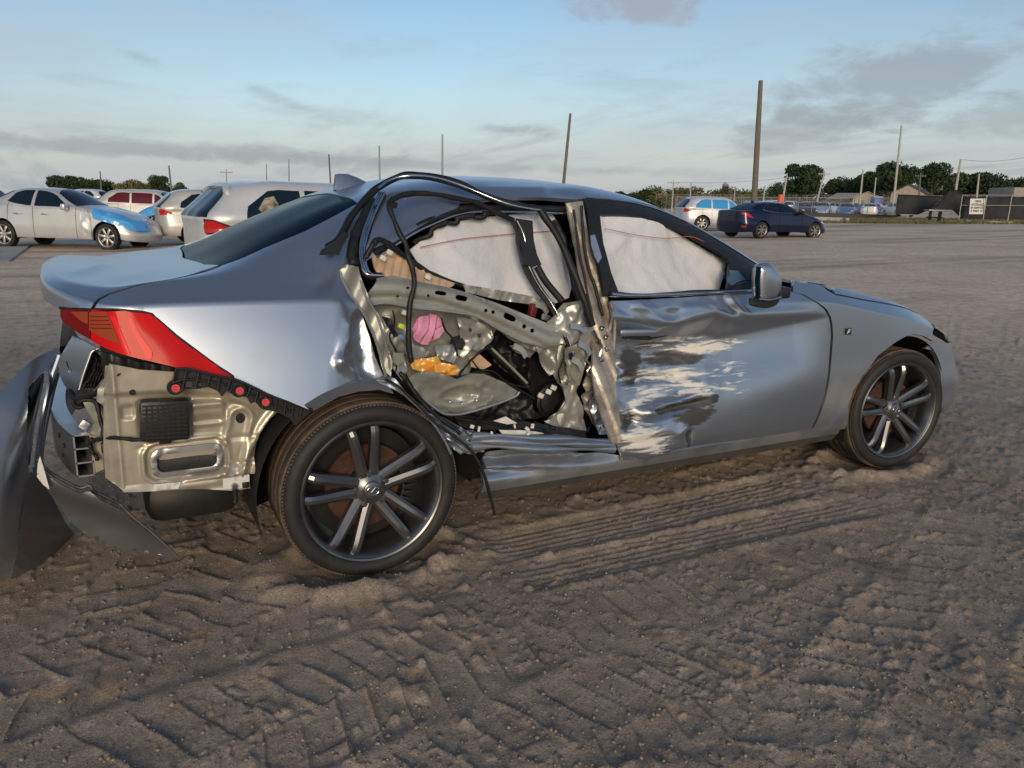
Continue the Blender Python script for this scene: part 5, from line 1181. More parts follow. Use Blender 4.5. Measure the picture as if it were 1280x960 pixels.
def rrect(c, hw, hh, r_, n_=5):
    out = []
    for qx, qz, a0 in ((1, 1, 0), (-1, 1, 90), (-1, -1, 180), (1, -1, 270)):
        for a in np.linspace(rad(a0), rad(a0+90), n_): out.append((c[0]+qx*(hw-r_)+r_*math.cos(a), c[1]+qz*(hh-r_)+r_*math.sin(a)))
    return out
vc = (g_v[0], g_v[1])
vf = sheet('vent', rrect(vc, s1-.004, s2-.002, .032), alu, car, y0=G0-.010, h=.012, px=False, holes=[rrect(vc, s1-.022, s2-.020, .020)], relief=lambda x, z: -.006*np.exp(-((rbox(x, z, vc, s1-.014, s2-.012, .025))/.006)**2), thick=.008)
sheet('vent_flap', rrect(vc, s1-.020, s2-.018, .020), black_pl, vf, y0=G0+.004, h=.02, px=False, relief=lambda x, z: .010*(z > vc[1]+.012), thick=.004)
sheet('hole_plug', rrect(g_h, .020, .022, .018), black_pl, car, y0=G0+.008, h=.01, px=False, thick=.004)
# control box with bracket, bolts and wire
bk = sheet('module_bracket', ZA((565, 280), (620, 275), (640, 262), (680, 262), (700, 280), (760, 280), (795, 310), (798, 360), (790, 400), (800, 440), (785, 462), (750, 460), (740, 430), (760, 330), (720, 300), (600, 305), (600, 330), (575, 345), (580, 420), (600, 440), (590, 462), (560, 462), (550, 440), (558, 380)), sunlit_metal, car, y0=G0-.012, h=.008, thick=.004)
mo = MB(); c_ = at(*ZA((668, 385))[0], y=G0-.035)
mo.box(c_, (.140, .050, .128), Matrix.Rotation(rad(3), 3, 'Y'), .012)
for k_ in range(9): mo.box((c_[0], c_[1]-.026, c_[2]-.05+.0125*k_), (.120, .004, .005), Matrix.Rotation(rad(3), 3, 'Y'))
for k_ in range(8): mo.box((c_[0]-.052+.015*k_, c_[1]-.0262, c_[2]), (.004, .004, .105), Matrix.Rotation(rad(3), 3, 'Y'))
mo.box(at(*ZA((668, 490))[0], y=G0-.03), (.036, .03, .034), None, .004)
mo.build('control_module', black_pl, car)
for q in ((660, 287), (570, 446), (770, 441)):
    MB().lathe([(.0005, .012), (.008, .012), (.010, .009), (.010, .003), (.015, .003), (.015, 0)], 12, O=at(*ZA(q)[0], y=G0-.018), A=(0, -1, 0)).build('flange_bolt', nut_m, bk)
strip('module_wire', pxy(ZA((668, 500), (600, 506), (500, 500), (420, 492), (340, 492), (270, 505), (240, 520)), [G0-.03, G0-.03, G0-.02, -.72, -.66]), .006, black_rub)
# bottom flange with paper-white patch and a bolt
sheet('bottom_flange', ZA((420, 768), (600, 754), (1000, 722), (1150, 696), (1155, 775), (1060, 790), (760, 785), (430, 800)), sunlit_metal, car, y0=G0-.006, h=.012, relief=lambda x, z: -.006*np.sin(z*150), thick=.006)
sheet('white_patch', ZA((605, 757), (760, 742), (745, 782), (608, 786)), white_pl, car, y0=G0-.016, h=.015, thick=.002)
sheet('white_patch', ZA((1000, 726), (1150, 700), (1152, 772), (1085, 780), (1000, 782)), white_pl, car, y0=G0-.016, h=.015, thick=.002)
MB().lathe([(.0005, .012), (.008, .012), (.010, .0)], 12, O=at(*ZA((1065, 765))[0], y=G0-.02), A=(0, -1, 0)).build('flange_bolt', nut_m, car)
MB().box(at(*ZA((1130, 760))[0], y=G0-.018), (.022, .006, .020), None, .001).build('clip_nut', black_pl, car)
strip('hanging_tab', pxy(ZA((1066, 775), (1072, 830), (1068, 860)), G0-.02), .008, black_pl)
# bumper side retainer: black ribbed bracket with red clips
br = ZB((95, 100), (160, 100), (240, 118), (330, 140), (440, 160), (480, 172), (560, 210), (640, 250), (720, 282), (820, 318), (920, 345), (870, 385), (810, 440), (780, 400), (700, 360), (620, 345), (570, 300), (545, 312), (520, 270), (450, 262), (400, 235), (372, 270), (345, 235), (290, 210), (230, 222), (180, 225), (140, 228), (110, 255), (75, 240), (62, 215), (80, 150))
sl = [ZB((160, 178), (198, 178), (192, 218), (150, 218)), ZB(*[(242+13*math.cos(t), 200+14*math.sin(t)) for t in np.linspace(0, 6.28, 9, endpoint=False)])]
rt_ = sheet('bumper_retainer', br, black_pl, car, y0=-.862, az=.05, zr=.65, h=.010, holes=sl, thick=.018)
top_ = ZB((92, 102), (160, 102), (240, 120), (330, 142), (440, 162), (560, 212), (640, 252), (720, 284), (820, 320), (915, 347))
strip('rib', pxy(top_, -.876), .0045, black_pl, parent=rt_)
strip('rib', pxy(ZB((80, 185), (150, 165), (240, 170), (330, 185), (420, 205), (520, 240), (600, 285), (700, 325), (800, 360)), -.876), .0032, black_pl, parent=rt_)
for i_, (a, b) in enumerate((((95, 105), (78, 185)), ((160, 105), (135, 225)), ((235, 120), (212, 220)), ((300, 135), (285, 210)), ((358, 148), (345, 232)), ((425, 162), (402, 232)), ((492, 180), (470, 262)), ((545, 205), (522, 270)), ((590, 230), (572, 298)), ((640, 255), (612, 340)), ((700, 280), (690, 350)), ((755, 300), (745, 375)), ((800, 315), (790, 395)), ((850, 330), (838, 400)))):
    strip('rib', pxy(ZB(a, b), -.876), .0030, black_pl, n=4, parent=rt_)
redc = mat('red_clip', (.62, .07, .09), .4)
for q in ((92, 212), (475, 228), (630, 296)):
    p = at(*ZB(q)[0], y=-.872); cl = MB().lathe([(.0005, .006), (.004, .006), (.006, .011), (.012, .010), (.0135, .0), (.020, .001), (.024, -.002)], 24, O=p, A=(0, -1, 0)).build('clip_seat', black_pl, rt_)
    MB().lathe([(.0005, .009), (.005, .009), (.006, .013), (.0118, .013), (.0122, .0)], 20, O=p, A=(0, -1, 0)).build('red_clip', redc, rt_)
# bumper beam: hollow aluminium extrusion
yy = np.linspace(-.60, .60, 22); prof_o = [(0, -.070), (0, .070), (.052, .070), (.052, -.070)]
def bxz(y_): return -.885-.085*(1-(abs(y_)/.6)**2.2), .468
bm_ = MB(); V = []
for y_ in yy:
    x_, z_ = bxz(y_)
    for a, b in ((0, -.070), (0, .070), (.052, .070), (.052, -.070)): V.append((x_+a-.004, y_, z_+b))
n_ = len(yy); bm_.add(V, [(i_*4+k, i_*4+(k+1) % 4, i_*4+4+(k+1) % 4, i_*4+4+k) for i_ in range(n_-1) for k in range(4)])
Vi = []
for y_ in (-.60, -.45):
    x_, z_ = bxz(y_)
    for b0, b1 in ((-.066, -.026), (-.021, .021), (.026, .066)): Vi += [(x_+a, y_-.0005, z_+b) for a, b in ((.0, b0), (.0, b1), (.044, b1), (.044, b0))]
bm_.add(Vi, [(g*4+k, g*4+(k+1) % 4, 12+g*4+(k+1) % 4, 12+g*4+k) for g in range(3) for k in range(4)])
x_, z_ = bxz(-.60)
for z0_ in (-.068, -.0235, .0235, .068): bm_.box((x_+.022, -.598, z_+z0_), (.052, .006, .005))
for a in (-.002, .046): bm_.box((x_+a, -.598, z_), (.005, .006, .14))
bm_.build('bumper_beam', alu, car, fix=False, deg=30)
for y_, z0_ in ((-.50, .01), (-.44, .03), (-.47, -.03)):
    x_, z_ = bxz(y_); MB().lathe([(.0005, .0), (.008, .0), (.008, .004)], 10, O=(x_-.006, y_, z_+z0_), A=(-1, 0, 0), B=(0, 1, 0)).build('beam_hole', hubm, car)
sheet('beam_mount', ZC_((250, 380), (330, 390), (400, 420), (410, 520), (390, 640), (350, 740), (310, 700), (295, 600), (330, 520), (280, 440)), primer, car, y0=-.60, h=.010, relief=lambda x, z: .03*fbm(x, z, .07, 3, 8), thick=.01)
sheet('crash_box', ZC_((300, 600), (370, 630), (382, 800), (335, 820), (325, 740), (345, 745), (310, 690)), sunlit_metal, car, y0=-.62, h=.012, thick=.02)
strip('loose_cable', pxy(ZC_((200, 400), (230, 430), (262, 420), (240, 400), (290, 385), (340, 400), (360, 470), (375, 560), (385, 620)), [-.55, -.66]), .007, black_rub)
strip('loose_cable', pxy(ZC_((300, 610), (310, 680), (345, 742)), -.64), .006, black_rub)
strip('loose_cable', pxy(ZC_((180, 330), (205, 370), (250, 375), (330, 345), (380, 300)), [-.52, -.66]), .009, hubm)
MB().box(at(*ZC_((405, 665))[0], y=-.68), (.035, .03, .035), None, .006).build('plug', black_pl, car)
MB().box(at(*ZC_((270, 535))[0], y=-.56), (.03, .012, .03), Matrix.Rotation(rad(40), 3, 'Y'), .003).build('torn_tab', alu, car)
sheet('side_panel_upper', ZC_((390, 180), (430, 170), (500, 250), (515, 330), (440, 340), (410, 420), (390, 420), (340, 390), (345, 320), (385, 260)), primer, car, y0=-.68, h=.010, relief=lambda x, z: .03*fbm(x, z, .06, 3, 18), thick=.008)
# silencer and underbody
MB().box((-.55, -.30, .265), (.30, .62, .15), None, .05).build('silencer', mat('dark_silencer', (.035, .034, .033), .5, .5, noise=.3), car)
MB().tube([(-.4, -.25, .26), (.3, -.2, .25), (1.2, -.1, .22)], .03, 10).build('exhaust_pipe', hubm, car)
strip('brake_hose', pxy(ZB((620, 480), (660, 470), (690, 500), (680, 540), (640, 520)), -.62), .006, hubm)
MB().lathe([(.0005, .01), (.010, .01), (.014, 0)], 10, O=at(*ZB((637, 505))[0], y=-.64), A=(0, -1, 0)).build('hose_bolt', nut_m, car)
# torn bumper corner hanging down
FL = [(47, 573), (62, 590), (82, 602), (100, 610), (112, 608), (125, 618), (150, 630), (165, 645), (178, 656), (195, 670), (224, 698), (190, 693), (150, 684), (110, 670), (88, 652), (66, 620), (52, 596)]
pt_m = mat('dull_grey_paint', (.10, .102, .108), .42, .4, rvar=.1, nscale=6, coat=.2)
fl_ = sheet('bumper_corner', FL, pt_m, car, y0=-.66, ax=-.25, xr=-.75, h=.009, relief=lambda x, z: .05*np.exp(-((z-.30+.55*(x+.75))/.06)**2)*-1+.01*fbm(x, z, .1, 2, 3), thick=.006)
strip('corner_lip', pxy([(47, 573), (62, 590), (82, 602), (100, 610), (112, 607), (118, 615), (128, 619), (150, 630)], [-.625, -.655]), .005, pt_m, parent=fl_)
strip('corner_lip', pxy([(150, 630), (165, 645), (195, 670), (224, 698)], [-.67, -.72]), .004, pt_m, parent=fl_)
sheet('bumper_tab', [(50, 570), (56, 590), (62, 612), (54, 606), (46, 596), (47, 580)], white_pl, car, y0=-.68, h=.01, thick=.004)
# ------------------------------------------------------------------ the bumper cover lying behind the car
bc = empty('bumper_cover', (-1.1, -.35, 0), 0, 'detached grey rear bumper cover standing on the sand behind the car', 'bumper')
def on_bc(o): o.parent = bc; o.matrix_parent_inverse = Matrix.Translation((1.1, .35, 0)); return o
gpx = np.array([[(-120, 590), (-60, 535), (0, 490), (38, 452), (84, 431)], [(-120, 650), (-60, 610), (0, 565), (42, 520), (69, 478)], [(-120, 705), (-60, 675), (0, 640), (30, 600), (53, 560)],
                [(-120, 745), (-60, 722), (0, 692), (38, 660), (74, 640)], [(-120, 768), (-60, 752), (0, 727), (48, 711), (92, 667)]], float)
gyy = np.array([[-.50, -.46, -.38, -.28, -.16], [-.70, -.66, -.58, -.44, -.24], [-.76, -.72, -.66, -.48, -.24], [-.66, -.64, -.58, -.42, -.17], [-.50, -.48, -.42, -.33, -.09]])
gp3 = np.array([[at(*gpx[i_, j_], y=gyy[i_, j_]) for j_ in range(5)] for i_ in range(5)])
s5 = np.arange(5.)
BG = spline(s5, gp3, np.linspace(0, 4, 161)); BG = np.swapaxes(spline(s5, np.swapaxes(BG, 0, 1), np.linspace(0, 4, 161)), 0, 1)
BG[..., 2] = np.maximum(BG[..., 2], -.01)
def bsub(mask, off, name, m, thick=.006):
    nn = np.cross(np.gradient(BG, axis=0), np.gradient(BG, axis=1)); nn /= np.linalg.norm(nn, axis=-1)[..., None]
    if ((nn*(BG-CAMP)).sum(-1) > 0).mean() > .5: nn = -nn
    P = BG+nn*off; Q = BG+nn*(off-thick); idx = np.arange(161*161).reshape(161, 161); Fs = []; E_ = {}
    for i_ in range(160):
        for j_ in range(160):
            if mask[i_, j_]: Fs.append((idx[i_, j_], idx[i_, j_+1], idx[i_+1, j_+1], idx[i_+1, j_]))
    N_ = 161*161; Fb = [tuple(a+N_ for a in f[::-1]) for f in Fs]
    for f in Fs:
        for a, b in zip(f, f[1:]+f[:1]): E_[(a, b)] = 1
    Fw = [(b, a, a+N_, b+N_) for (a, b) in E_ if (b, a) not in E_]
    me_ = MB().add(list(P.reshape(-1, 3))+list(Q.reshape(-1, 3)), Fs+Fb+Fw)
    used = sorted({i_ for f in me_.f for i_ in f}); mp_ = {a: i_ for i_, a in enumerate(used)}
    o = obj(name, [me_.v[a] for a in used], [tuple(mp_[a] for a in f) for f in me_.f], m, None)
    bm2 = bmesh.new(); bm2.from_mesh(o.data)
    for e in bm2.edges:
        if len(e.link_faces) == 2 and e.calc_face_angle(0) > rad(40): e.smooth = False
    bm2.to_mesh(o.data); bm2.free()
    return on_bc(o)
cpx = proj((BG[:-1, :-1]+BG[1:, 1:])/2)
def mpx(poly): return inpoly(cpx.reshape(-1, 2), poly).reshape(160, 160)
full = np.ones((160, 160), bool)
gloss_bk = mat('gloss_black', (.012, .013, .015), .12, 0, coat=1.0)
slotm = mpx([(36, 480), (60, 462), (62, 480), (52, 530), (45, 580), (38, 596), (33, 572), (34, 520)]); lowm = mpx([(26, 642), (34, 600), (46, 596), (56, 612), (74, 636), (96, 660), (85, 690), (50, 720), (10, 735), (20, 690)])
bsub(~slotm & ~lowm, 0, 'cover', paint); bsub(slotm, -.018, 'reflector_recess', gloss_bk); bsub(lowm, .003, 'valance', mat('valance_grey', (.27, .295, .335), .30, .8, coat=.2))
strip_ = MB().tube(bez(pxy([(84, 433), (69, 480), (60, 520), (53, 560), (50, 600)], [-.225, -.245, -.225, -.215]), 40), .006, 8).build('cover_edge', paint); on_bc(strip_)
strip_ = MB().tube(bez(pxy([(75, 444), (63, 480), (54, 520), (46, 575), (40, 600)], [-.26, -.28, -.26, -.25]), 40), .010, 8).build('cover_crease', paint); on_bc(strip_)
# antenna fin on the roof
fn = [at(*q, y=0) for q in ((418.5, 237), (420, 226), (418.5, 218), (424, 217), (435, 217.5), (447, 222), (458, 227.5), (464, 229.5))]
mf = MB(); V = []
for w_, sc in ((-.030, 0), (-.012, .75), (0, 1), (.012, .75), (.030, 0)):
    for p in fn:
        zb = np.interp(p[0], [fn[0][0], fn[-1][0]], [fn[0][2]-.006, fn[-1][2]-.006]); V.append((p[0], w_*(1 if sc < 1 else 1), zb+(p[2]-zb)*sc))
nf = len(fn); mf.add(V, [(k*nf+j, k*nf+j+1, (k+1)*nf+j+1, (k+1)*nf+j) for k in range(4) for j in range(nf-1)]).build('antenna_fin', paint, car, deg=80)
# small badge on the front wing
bq = np.array(onsk([(1054.5, 409.5), (1064, 409), (1064, 419), (1054.5, 419.5)], .003))
fbd = obj('wing_badge', list(bq)+list(bq+np.array([0, .004, 0])), [(0, 1, 2, 3), (4, 7, 6, 5), (0, 4, 5, 1), (1, 5, 6, 2), (2, 6, 7, 3), (3, 7, 4, 0)], chrome, car, False)
dm = mat('badge_black', (.01, .01, .012), .3)
def bq_(a, b): return bq[0]*(1-a)*(1-b)+bq[1]*a*(1-b)+bq[2]*a*b+bq[3]*(1-a)*b+np.array([0, -.0015, 0])
obj('badge_face', [bq_(a, b) for a, b in ((.12, .12), (.88, .12), (.88, .88), (.12, .88))], [(0, 1, 2, 3)], dm, fbd, False)
for pts in (((.30, .78), (.50, .25), (.80, .25), (.76, .38), (.56, .38), (.42, .78)), ((.50, .50), (.74, .50), (.69, .62), (.46, .62))):
    obj('badge_letter', [bq_(a, b)+np.array([0, -.001, 0]) for a, b in pts], [tuple(range(len(pts)))], white_pl, fbd, False)

# the loose things stand on their own bases
for e_ in (pk, ow):
    P_ = [np.array(v.co) for c_ in e_.children for v in c_.data.vertices]; P_ = np.array(P_); b_ = np.array([P_[:, 0].mean(), P_[:, 1].mean(), P_[:, 2].min()])
    e_.location = tuple(b_)
    for c_ in e_.children: c_.matrix_parent_inverse = Matrix.Translation(tuple(-b_))

# ------------------------------------------------------------------ other cars in the yard
def place(px, d):
    r = ray(px, 246.0); r = r/(r @ fw); p = CAMP+r*d; return np.array([p[0], p[1], float(yard_z(np.array(p[0]), np.array(p[1])))])
def hdg(phi): return YAW-math.pi/2+rad(phi)                     # 0 = to the right across the view, 90 = away
SUVR = {0: [(-.97, 0, 1.08), (-.93, 0, 1.25), (-.84, 0, 1.45), (-.70, 0, 1.60), (-.50, 0, 1.64)], 1: [(-.96, -.28, 1.08), (-.92, -.27, 1.25), (-.83, -.25, 1.45), (-.69, -.14, 1.60), (-.48, 0, 1.645)],
        2: [(-.94, -.53, 1.08), (-.90, -.50, 1.25), (-.81, -.45, 1.455), (-.66, -.26, 1.605), (-.45, 0, 1.65)], 3: [(-.875, -.70, 1.08), (-.84, -.66, 1.26), (-.76, -.58, 1.465), (-.60, -.34, 1.615), (-.40, 0, 1.652)],
        4: [(-.80, -.79, 1.07), (-.75, -.735, 1.28), (-.66, -.64, 1.50), (-.50, -.36, 1.625), (-.32, 0, 1.655)], 5: [(-.66, -.85, 1.06), (-.60, -.78, 1.30), (-.50, -.675, 1.535), (-.36, -.37, 1.637), (-.2, 0, 1.66)],
        6: [(-.48, -.87, 1.06), (-.42, -.80, 1.32), (-.33, -.69, 1.557), (-.2, -.375, 1.647), (-.08, 0, 1.667)], 7: [(-.24, -.877, 1.06), (-.2, -.806, 1.33), (-.13, -.697, 1.567), (-.05, -.38, 1.652), (.05, 0, 1.67)],
        8: [(0, -.88, 1.06), (.02, -.81, 1.33), (.05, -.70, 1.57), (.1, -.38, 1.656), (.18, 0, 1.672)]}
for i_, x_ in ((9, .3), (10, .65), (11, 1.0)): SUVR[i_] = [(x_, -.88, 1.06), (x_, -.81, 1.33), (x_, -.70, 1.57), (x_, -.38, 1.656), (x_, 0, 1.673)]
SUVR[12] = [(1.4, -.88, 1.06), (1.4, -.815, 1.31), (1.4, -.71, 1.525), (1.4, -.39, 1.61), (1.4, 0, 1.628)]
SUVR[13] = [(1.8, -.88, 1.06), (1.8, -.845, 1.20), (1.8, -.76, 1.33), (1.8, -.42, 1.415), (1.8, 0, 1.435)]
for i_, x_, zs in ((14, 2.2, (1.05, 1.08, 1.10, 1.12, 1.125)), (15, 2.5, (1.03, 1.055, 1.062, 1.078, 1.083)), (16, 2.8, (.99, 1.015, 1.022, 1.04, 1.045)), (17, 3.06, (.93, .965, .978, .997, 1.0))):
    SUVR[i_] = [(x_, y_, z_) for y_, z_ in zip((-.85, -.78, -.62, -.32, 0), zs)]
SUVR[18] = [(3.26, -.77, .87), (3.22, -.67, .905), (3.19, -.52, .925), (3.17, -.27, .945), (3.16, 0, .95)]; SUVR[19] = [(3.42, -.66, .80), (3.36, -.55, .85), (3.31, -.42, .88), (3.26, -.21, .905), (3.24, 0, .91)]
SUVR[20] = [(3.54, -.48, .78), (3.46, -.39, .83), (3.39, -.28, .86), (3.33, -.15, .885), (3.30, 0, .89)]; SUVR[21] = [(3.60, -.24, .78), (3.50, -.19, .83), (3.43, -.14, .86), (3.37, -.07, .88), (3.34, 0, .885)]; SUVR[22] = [(3.62, 0, .78), (3.52, 0, .83), (3.46, 0, .86), (3.40, 0, .875), (3.37, 0, .88)]
for i_ in range(9):                                          # sloping tailgate
    w_ = np.interp(i_, [0, 5, 8], [1, 1, .25]); SUVR[i_] = [(a+dx*w_, b, c) for (a, b, c), dx in zip(SUVR[i_], (0, .08, .20, .28, .25))]
ZS = np.array([.98]*14+[.96, .935, .90, .86, .81, .75, .73, .72, .72]); STS = ST.copy(); STS[:, 1] *= 1.035; STS[:, 0] = np.where(ST[:, 0] < -.3, ST[:, 0]*1.0, ST[:, 0])
G_SUV = make_grid(STS, ZS, DC*.7, SUVR, .27)
def ux_(x): return float(np.interp(x, ST[4:19, 0], US[4:19]))
CARCACHE = {}
def grab(o):
    me_ = o.data; bpy.data.objects.remove(o); return me_
bg_tint = mat('car_glass', (.008, .018, .032), .06, 0, spec=.22)
bg_rim = mat('silver_rim', (.55, .54, .50), .35, .8, noise=.2); bg_lamp = mat('clear_lamp', (.6, .62, .65), .1, 0, coat=.5); bg_red = mat('red_lamp', (.5, .012, .012), .15, 0, coat=.4)
seam_m = mat('panel_gap', (.01, .01, .01), .8)
def car_meshes(kind):
    if kind in CARCACHE: return CARCACHE[kind]
    suv = kind == 'suv'; G = G_SUV if suv else None; R_ = .37 if suv else .318; wz = R_-.006; rA = R_+.055
    M = {}
    zb = .30 if suv else .20
    def arc(cx):
        out = []
        for a in np.linspace(rad(188), rad(-8), 22):
            x_, z_ = cx+rA*math.cos(a), wz+rA*math.sin(a)
            # row parameter whose height is z_ on this grid
            u_ = ux_(x_); vv = np.linspace(0, .8, 200); zz_ = F(np.full(200, u_), vv, G)[:, 2]; out.append((u_, float(np.interp(z_, zz_, vv)) if z_ > zz_[0] else 0.0))
        return out
    ol = [(0, 0)]+arc(0)+arc(2.8)+[(US[-1], 0), (US[-1], VC), (0, VC)]
    M['body'] = grab(panel('body', ol, None, None, .055, mirror=True, skirt=.05, G=G))
    u = ux_
    if suv:
        side = [[(u(.42), .90), (u(.42), 1.175), (u(.05), 1.18), (u(-.22), 1.165), (u(-.46), 1.03), (u(-.42), .915)], [(u(.50), .895), (u(1.28), .892), (u(1.28), 1.175), (u(.50), 1.18)], [(u(1.36), .892), (u(1.92), .892), (u(1.90), .95), (u(1.72), 1.08), (u(1.55), 1.16), (u(1.36), 1.172)]]
        rear = [(0, .90), (US[3]-.02, .90), (US[3]-.03, 1.0), (US[3]-.05, 1.18), (US[2], 1.27), (0, 1.30)]
        tail = [(US[2]+.05, .70), (US[5]+.06, .74), (US[5]+.05, .80), (US[4], .86), (US[3]-.04, .86), (US[2]+.03, .80)]
        wind = [(u(1.50), VC), (u(1.52), 1.45), (u(1.60), 1.26), (u(1.98), 1.08), (u(2.12), 1.30), (u(2.16), VC)]
    else:
        side = [[(u(.12), .93), (u(.30), .905), (u(.80), .893), (u(.82), 1.185), (u(.55), 1.185), (u(.32), 1.13)], [(u(.90), .892), (u(1.82), .892), (u(1.80), .95), (u(1.66), 1.06), (u(1.45), 1.15), (u(1.2), 1.18), (u(.91), 1.188)]]
        rear = [(u(-.42), VC), (u(-.42), 1.45), (u(-.40), 1.24), (u(-.34), 1.13), (u(.02), 1.21), (u(.10), 1.26), (u(.12), 1.45), (u(.13), VC)]
        tail = [uvp(*q) for q in LTOP+LBOT[1:]]
        wind = [(u(1.36), VC), (u(1.38), 1.45), (u(1.44), 1.27), (u(1.80), 1.20), (u(2.0), 1.12), (u(2.08), 1.30), (u(2.12), VC)]
    M['glass'] = [grab(panel('g', s_, None, None, .06, off=.014, skirt=.012, G=G)) for s_ in side]+[grab(panel('g', mirror_uv(s_), None, None, .06, off=.014, skirt=.012, G=G)) for s_ in side]
    M['rear_window'] = grab(panel('g', rear, None, None, .06, off=.014, skirt=.012, mirror=True, G=G)); M['windscreen'] = grab(panel('g', wind, None, None, .06, off=.014, skirt=.012, mirror=True, G=G))
    M['tail'] = [grab(panel('t', tail, None, None, .04, off=.008, skirt=.006, G=G)), grab(panel('t', mirror_uv(tail), None, None, .04, off=.008, skirt=.006, G=G))]
    hl = [(US[17]+.05, .72), (US[18]+.08, .70), (US[20]-.03, .74), (US[20]-.06, .81), (US[19]-.02, .86), (US[18]-.02, .84)]
    M['head'] = [grab(panel('h', hl, None, None, .05, off=.006, skirt=.004, G=G)), grab(panel('h', mirror_uv(hl), None, None, .05, off=.006, skirt=.004, G=G))]
    lines = []
    for xx in ((.16, .86, 2.02) if not suv else (-.02, .46, 1.32, 2.0)):
        vv = np.linspace(.10 if xx > .3 else .42, .885, 12); b0 = F(np.full(12, u(xx)), vv, G); n0 = Fn(np.full(12, u(xx)), vv, G)*sgn
        lines.append(b0+n0*.001)
    M['seams'] = [grab(MB().tube(L_*np.array([1, s_, 1]), .006, 4).build('s')) for L_ in lines for s_ in (1, -1)]
    m_ = MB(); hw_ = .225 if not suv else .235
    Ow = dict(A=(0, -1, 0), B=(1, 0, 0), C=(0, 0, 1))
    m_.lathe([(R_*.70, -.012), (R_*.74, .004), (R_*.88, .012), (R_*.97, -.004), (R_, -.03), (R_, -.19), (R_*.94, -.21), (R_*.70, -.21)], 36, **Ow); M['tyre'] = grab(m_.build('t'))
    m_ = MB(); m_.lathe([(R_*.60, -.05), (R_*.66, -.008), (R_*.72, .002), (R_*.72, -.02)], 36, **Ow); m_.lathe([(.001, -.008), (R_*.16, -.010), (R_*.20, -.03)], 16, **Ow)
    for k_ in range(7):
        t_ = 2*math.pi*k_/7+.2; m_.box((R_*.40*math.cos(t_), .02, R_*.40*math.sin(t_)), (R_*.56, .02, R_*.17), Matrix.Rotation(-t_, 3, 'Y'), .004)
    M['rim'] = grab(m_.build('r', deg=30)); M['back'] = grab(MB().lathe([(.001, -.06), (R_*.70, -.06)], 24, **Ow).build('b'))
    m_ = MB()
    for cx in (0, 2.8):
        for s_ in (-1, 1): m_.lathe([(.001, .50*s_), (rA+.01, .50*s_), (rA+.01, .86*s_)], 24, O=(cx, 0, wz), A=(0, 1, 0), a0=rad(-12), a1=rad(192))
    m_.box((1.4, 0, zb+.10), (3.6, 1.3, .1)); M['liner'] = grab(m_.build('l'))
    M['wz'] = wz; CARCACHE[kind] = M; return M
def lnk(name, me_, m_, parent, loc=None, rz=0.0):
    o = bpy.data.objects.new(name, me_); COL.objects.link(o); o.parent = parent
    if not me_.materials: me_.materials.append(None)
    o.material_slots[0].link = 'OBJECT'; o.material_slots[0].material = m_
    if loc is not None: o.location = loc; o.rotation_euler = (0, 0, rz)
    return o
def yard_car(kind, name, loc, rz, col, label, group=None, sc=(1, 1, 1), glass=None, rim=None, steer=0.0, roughp=.3):
    M = car_meshes(kind); glass = glass or bg_tint
    pm = col if not isinstance(col, tuple) else mat(name+'_paint', col, roughp, .35, coat=.6, noise=.12, nscale=2.0)
    t = empty(name, tuple(loc), rz, label, 'car', group); t.scale = sc
    lnk('body', M['body'], pm, t); lnk('wheel_wells', M['liner'], seam_m, t)
    for g_ in M['seams']: lnk('panel_gap', g_, seam_m, t)
    for g_ in M['glass']: lnk('window', g_, glass, t)
    lnk('rear_window', M['rear_window'], bg_tint, t); lnk('windscreen', M['windscreen'], bg_tint, t)
    for g_ in M['tail']: lnk('tail_light', g_, bg_red, t)
    for g_ in M['head']: lnk('headlight', g_, bg_lamp, t)
    for x_, y_, r_ in ((0, -.88, 0), (2.8, -.88, steer), (0, .88, math.pi), (2.8, .88, math.pi+steer)):
        w_ = empty('wheel', (x_, y_, M['wz']), r_); w_.parent = t
        lnk('tyre', M['tyre'], tyre_m, w_); lnk('rim', M['rim'], rim or bg_rim, w_); lnk('wheel_disc', M['back'], hubm, w_)
    return t
def on_car(kind, name, t, outline, m_, h=.06, off=.012, disp=None, **k):
    o = panel(name, outline, m_, None, h, off=off, G=G_SUV if kind == 'suv' else None, disp=disp, **k); o.parent = t; return o
film = mat('blue_film', (.06, .30, .68), .22, 0, col2=(.10, .42, .80), nscale=5, coat=.4, bump=.5, bscale=10)
# silver sedan, blue film over its broken nose
p0 = place(27, 19.4)
sv = yard_car('sedan', 'silver_sedan', p0, hdg(0), (.58, .585, .58), 'pale silver sedan with blue film wrapped over its broken nose', sc=(.90, 1, 1.05), roughp=.34)
on_car('sedan', 'nose_film', sv, [(ux_(2.52), .68), (US[17], .64), (US[18], .58), (US[20], .56), (US[21], .62), (US[21], 1.10), (US[18], 1.14), (ux_(2.46), .98), (ux_(2.46), .80)], film, .05, .025, disp=lambda P, N: P+N*(.025+.05*fbm(P[:, 0], P[:, 2]*2+P[:, 1], .25, 3, 4))[:, None])
on_car('sedan', 'bent_fender', sv, [(ux_(2.12), .12), (ux_(2.42), .12), (ux_(2.42), .70), (ux_(2.30), .88), (ux_(2.16), .86)], sv.children[0].material_slots[0].material, .05, .012, disp=lambda P, N: P+N*(.012+.05*fbm(P[:, 0], P[:, 2], .2, 2, 4))[:, None])
mw = lnk('door_mirror', grab(MB().box((0, 0, 0), (.12, .2, .14), None, .03).build('m')), sv.children[0].material_slots[0].material, sv, (1.80, -.98, .98))
for xx in (.35, 1.1):
    lnk('door_handle', grab(MB().box((0, 0, 0), (.2, .03, .03), None, .01).build('m')), bg_rim, sv, (xx+.1, -.895, .80))
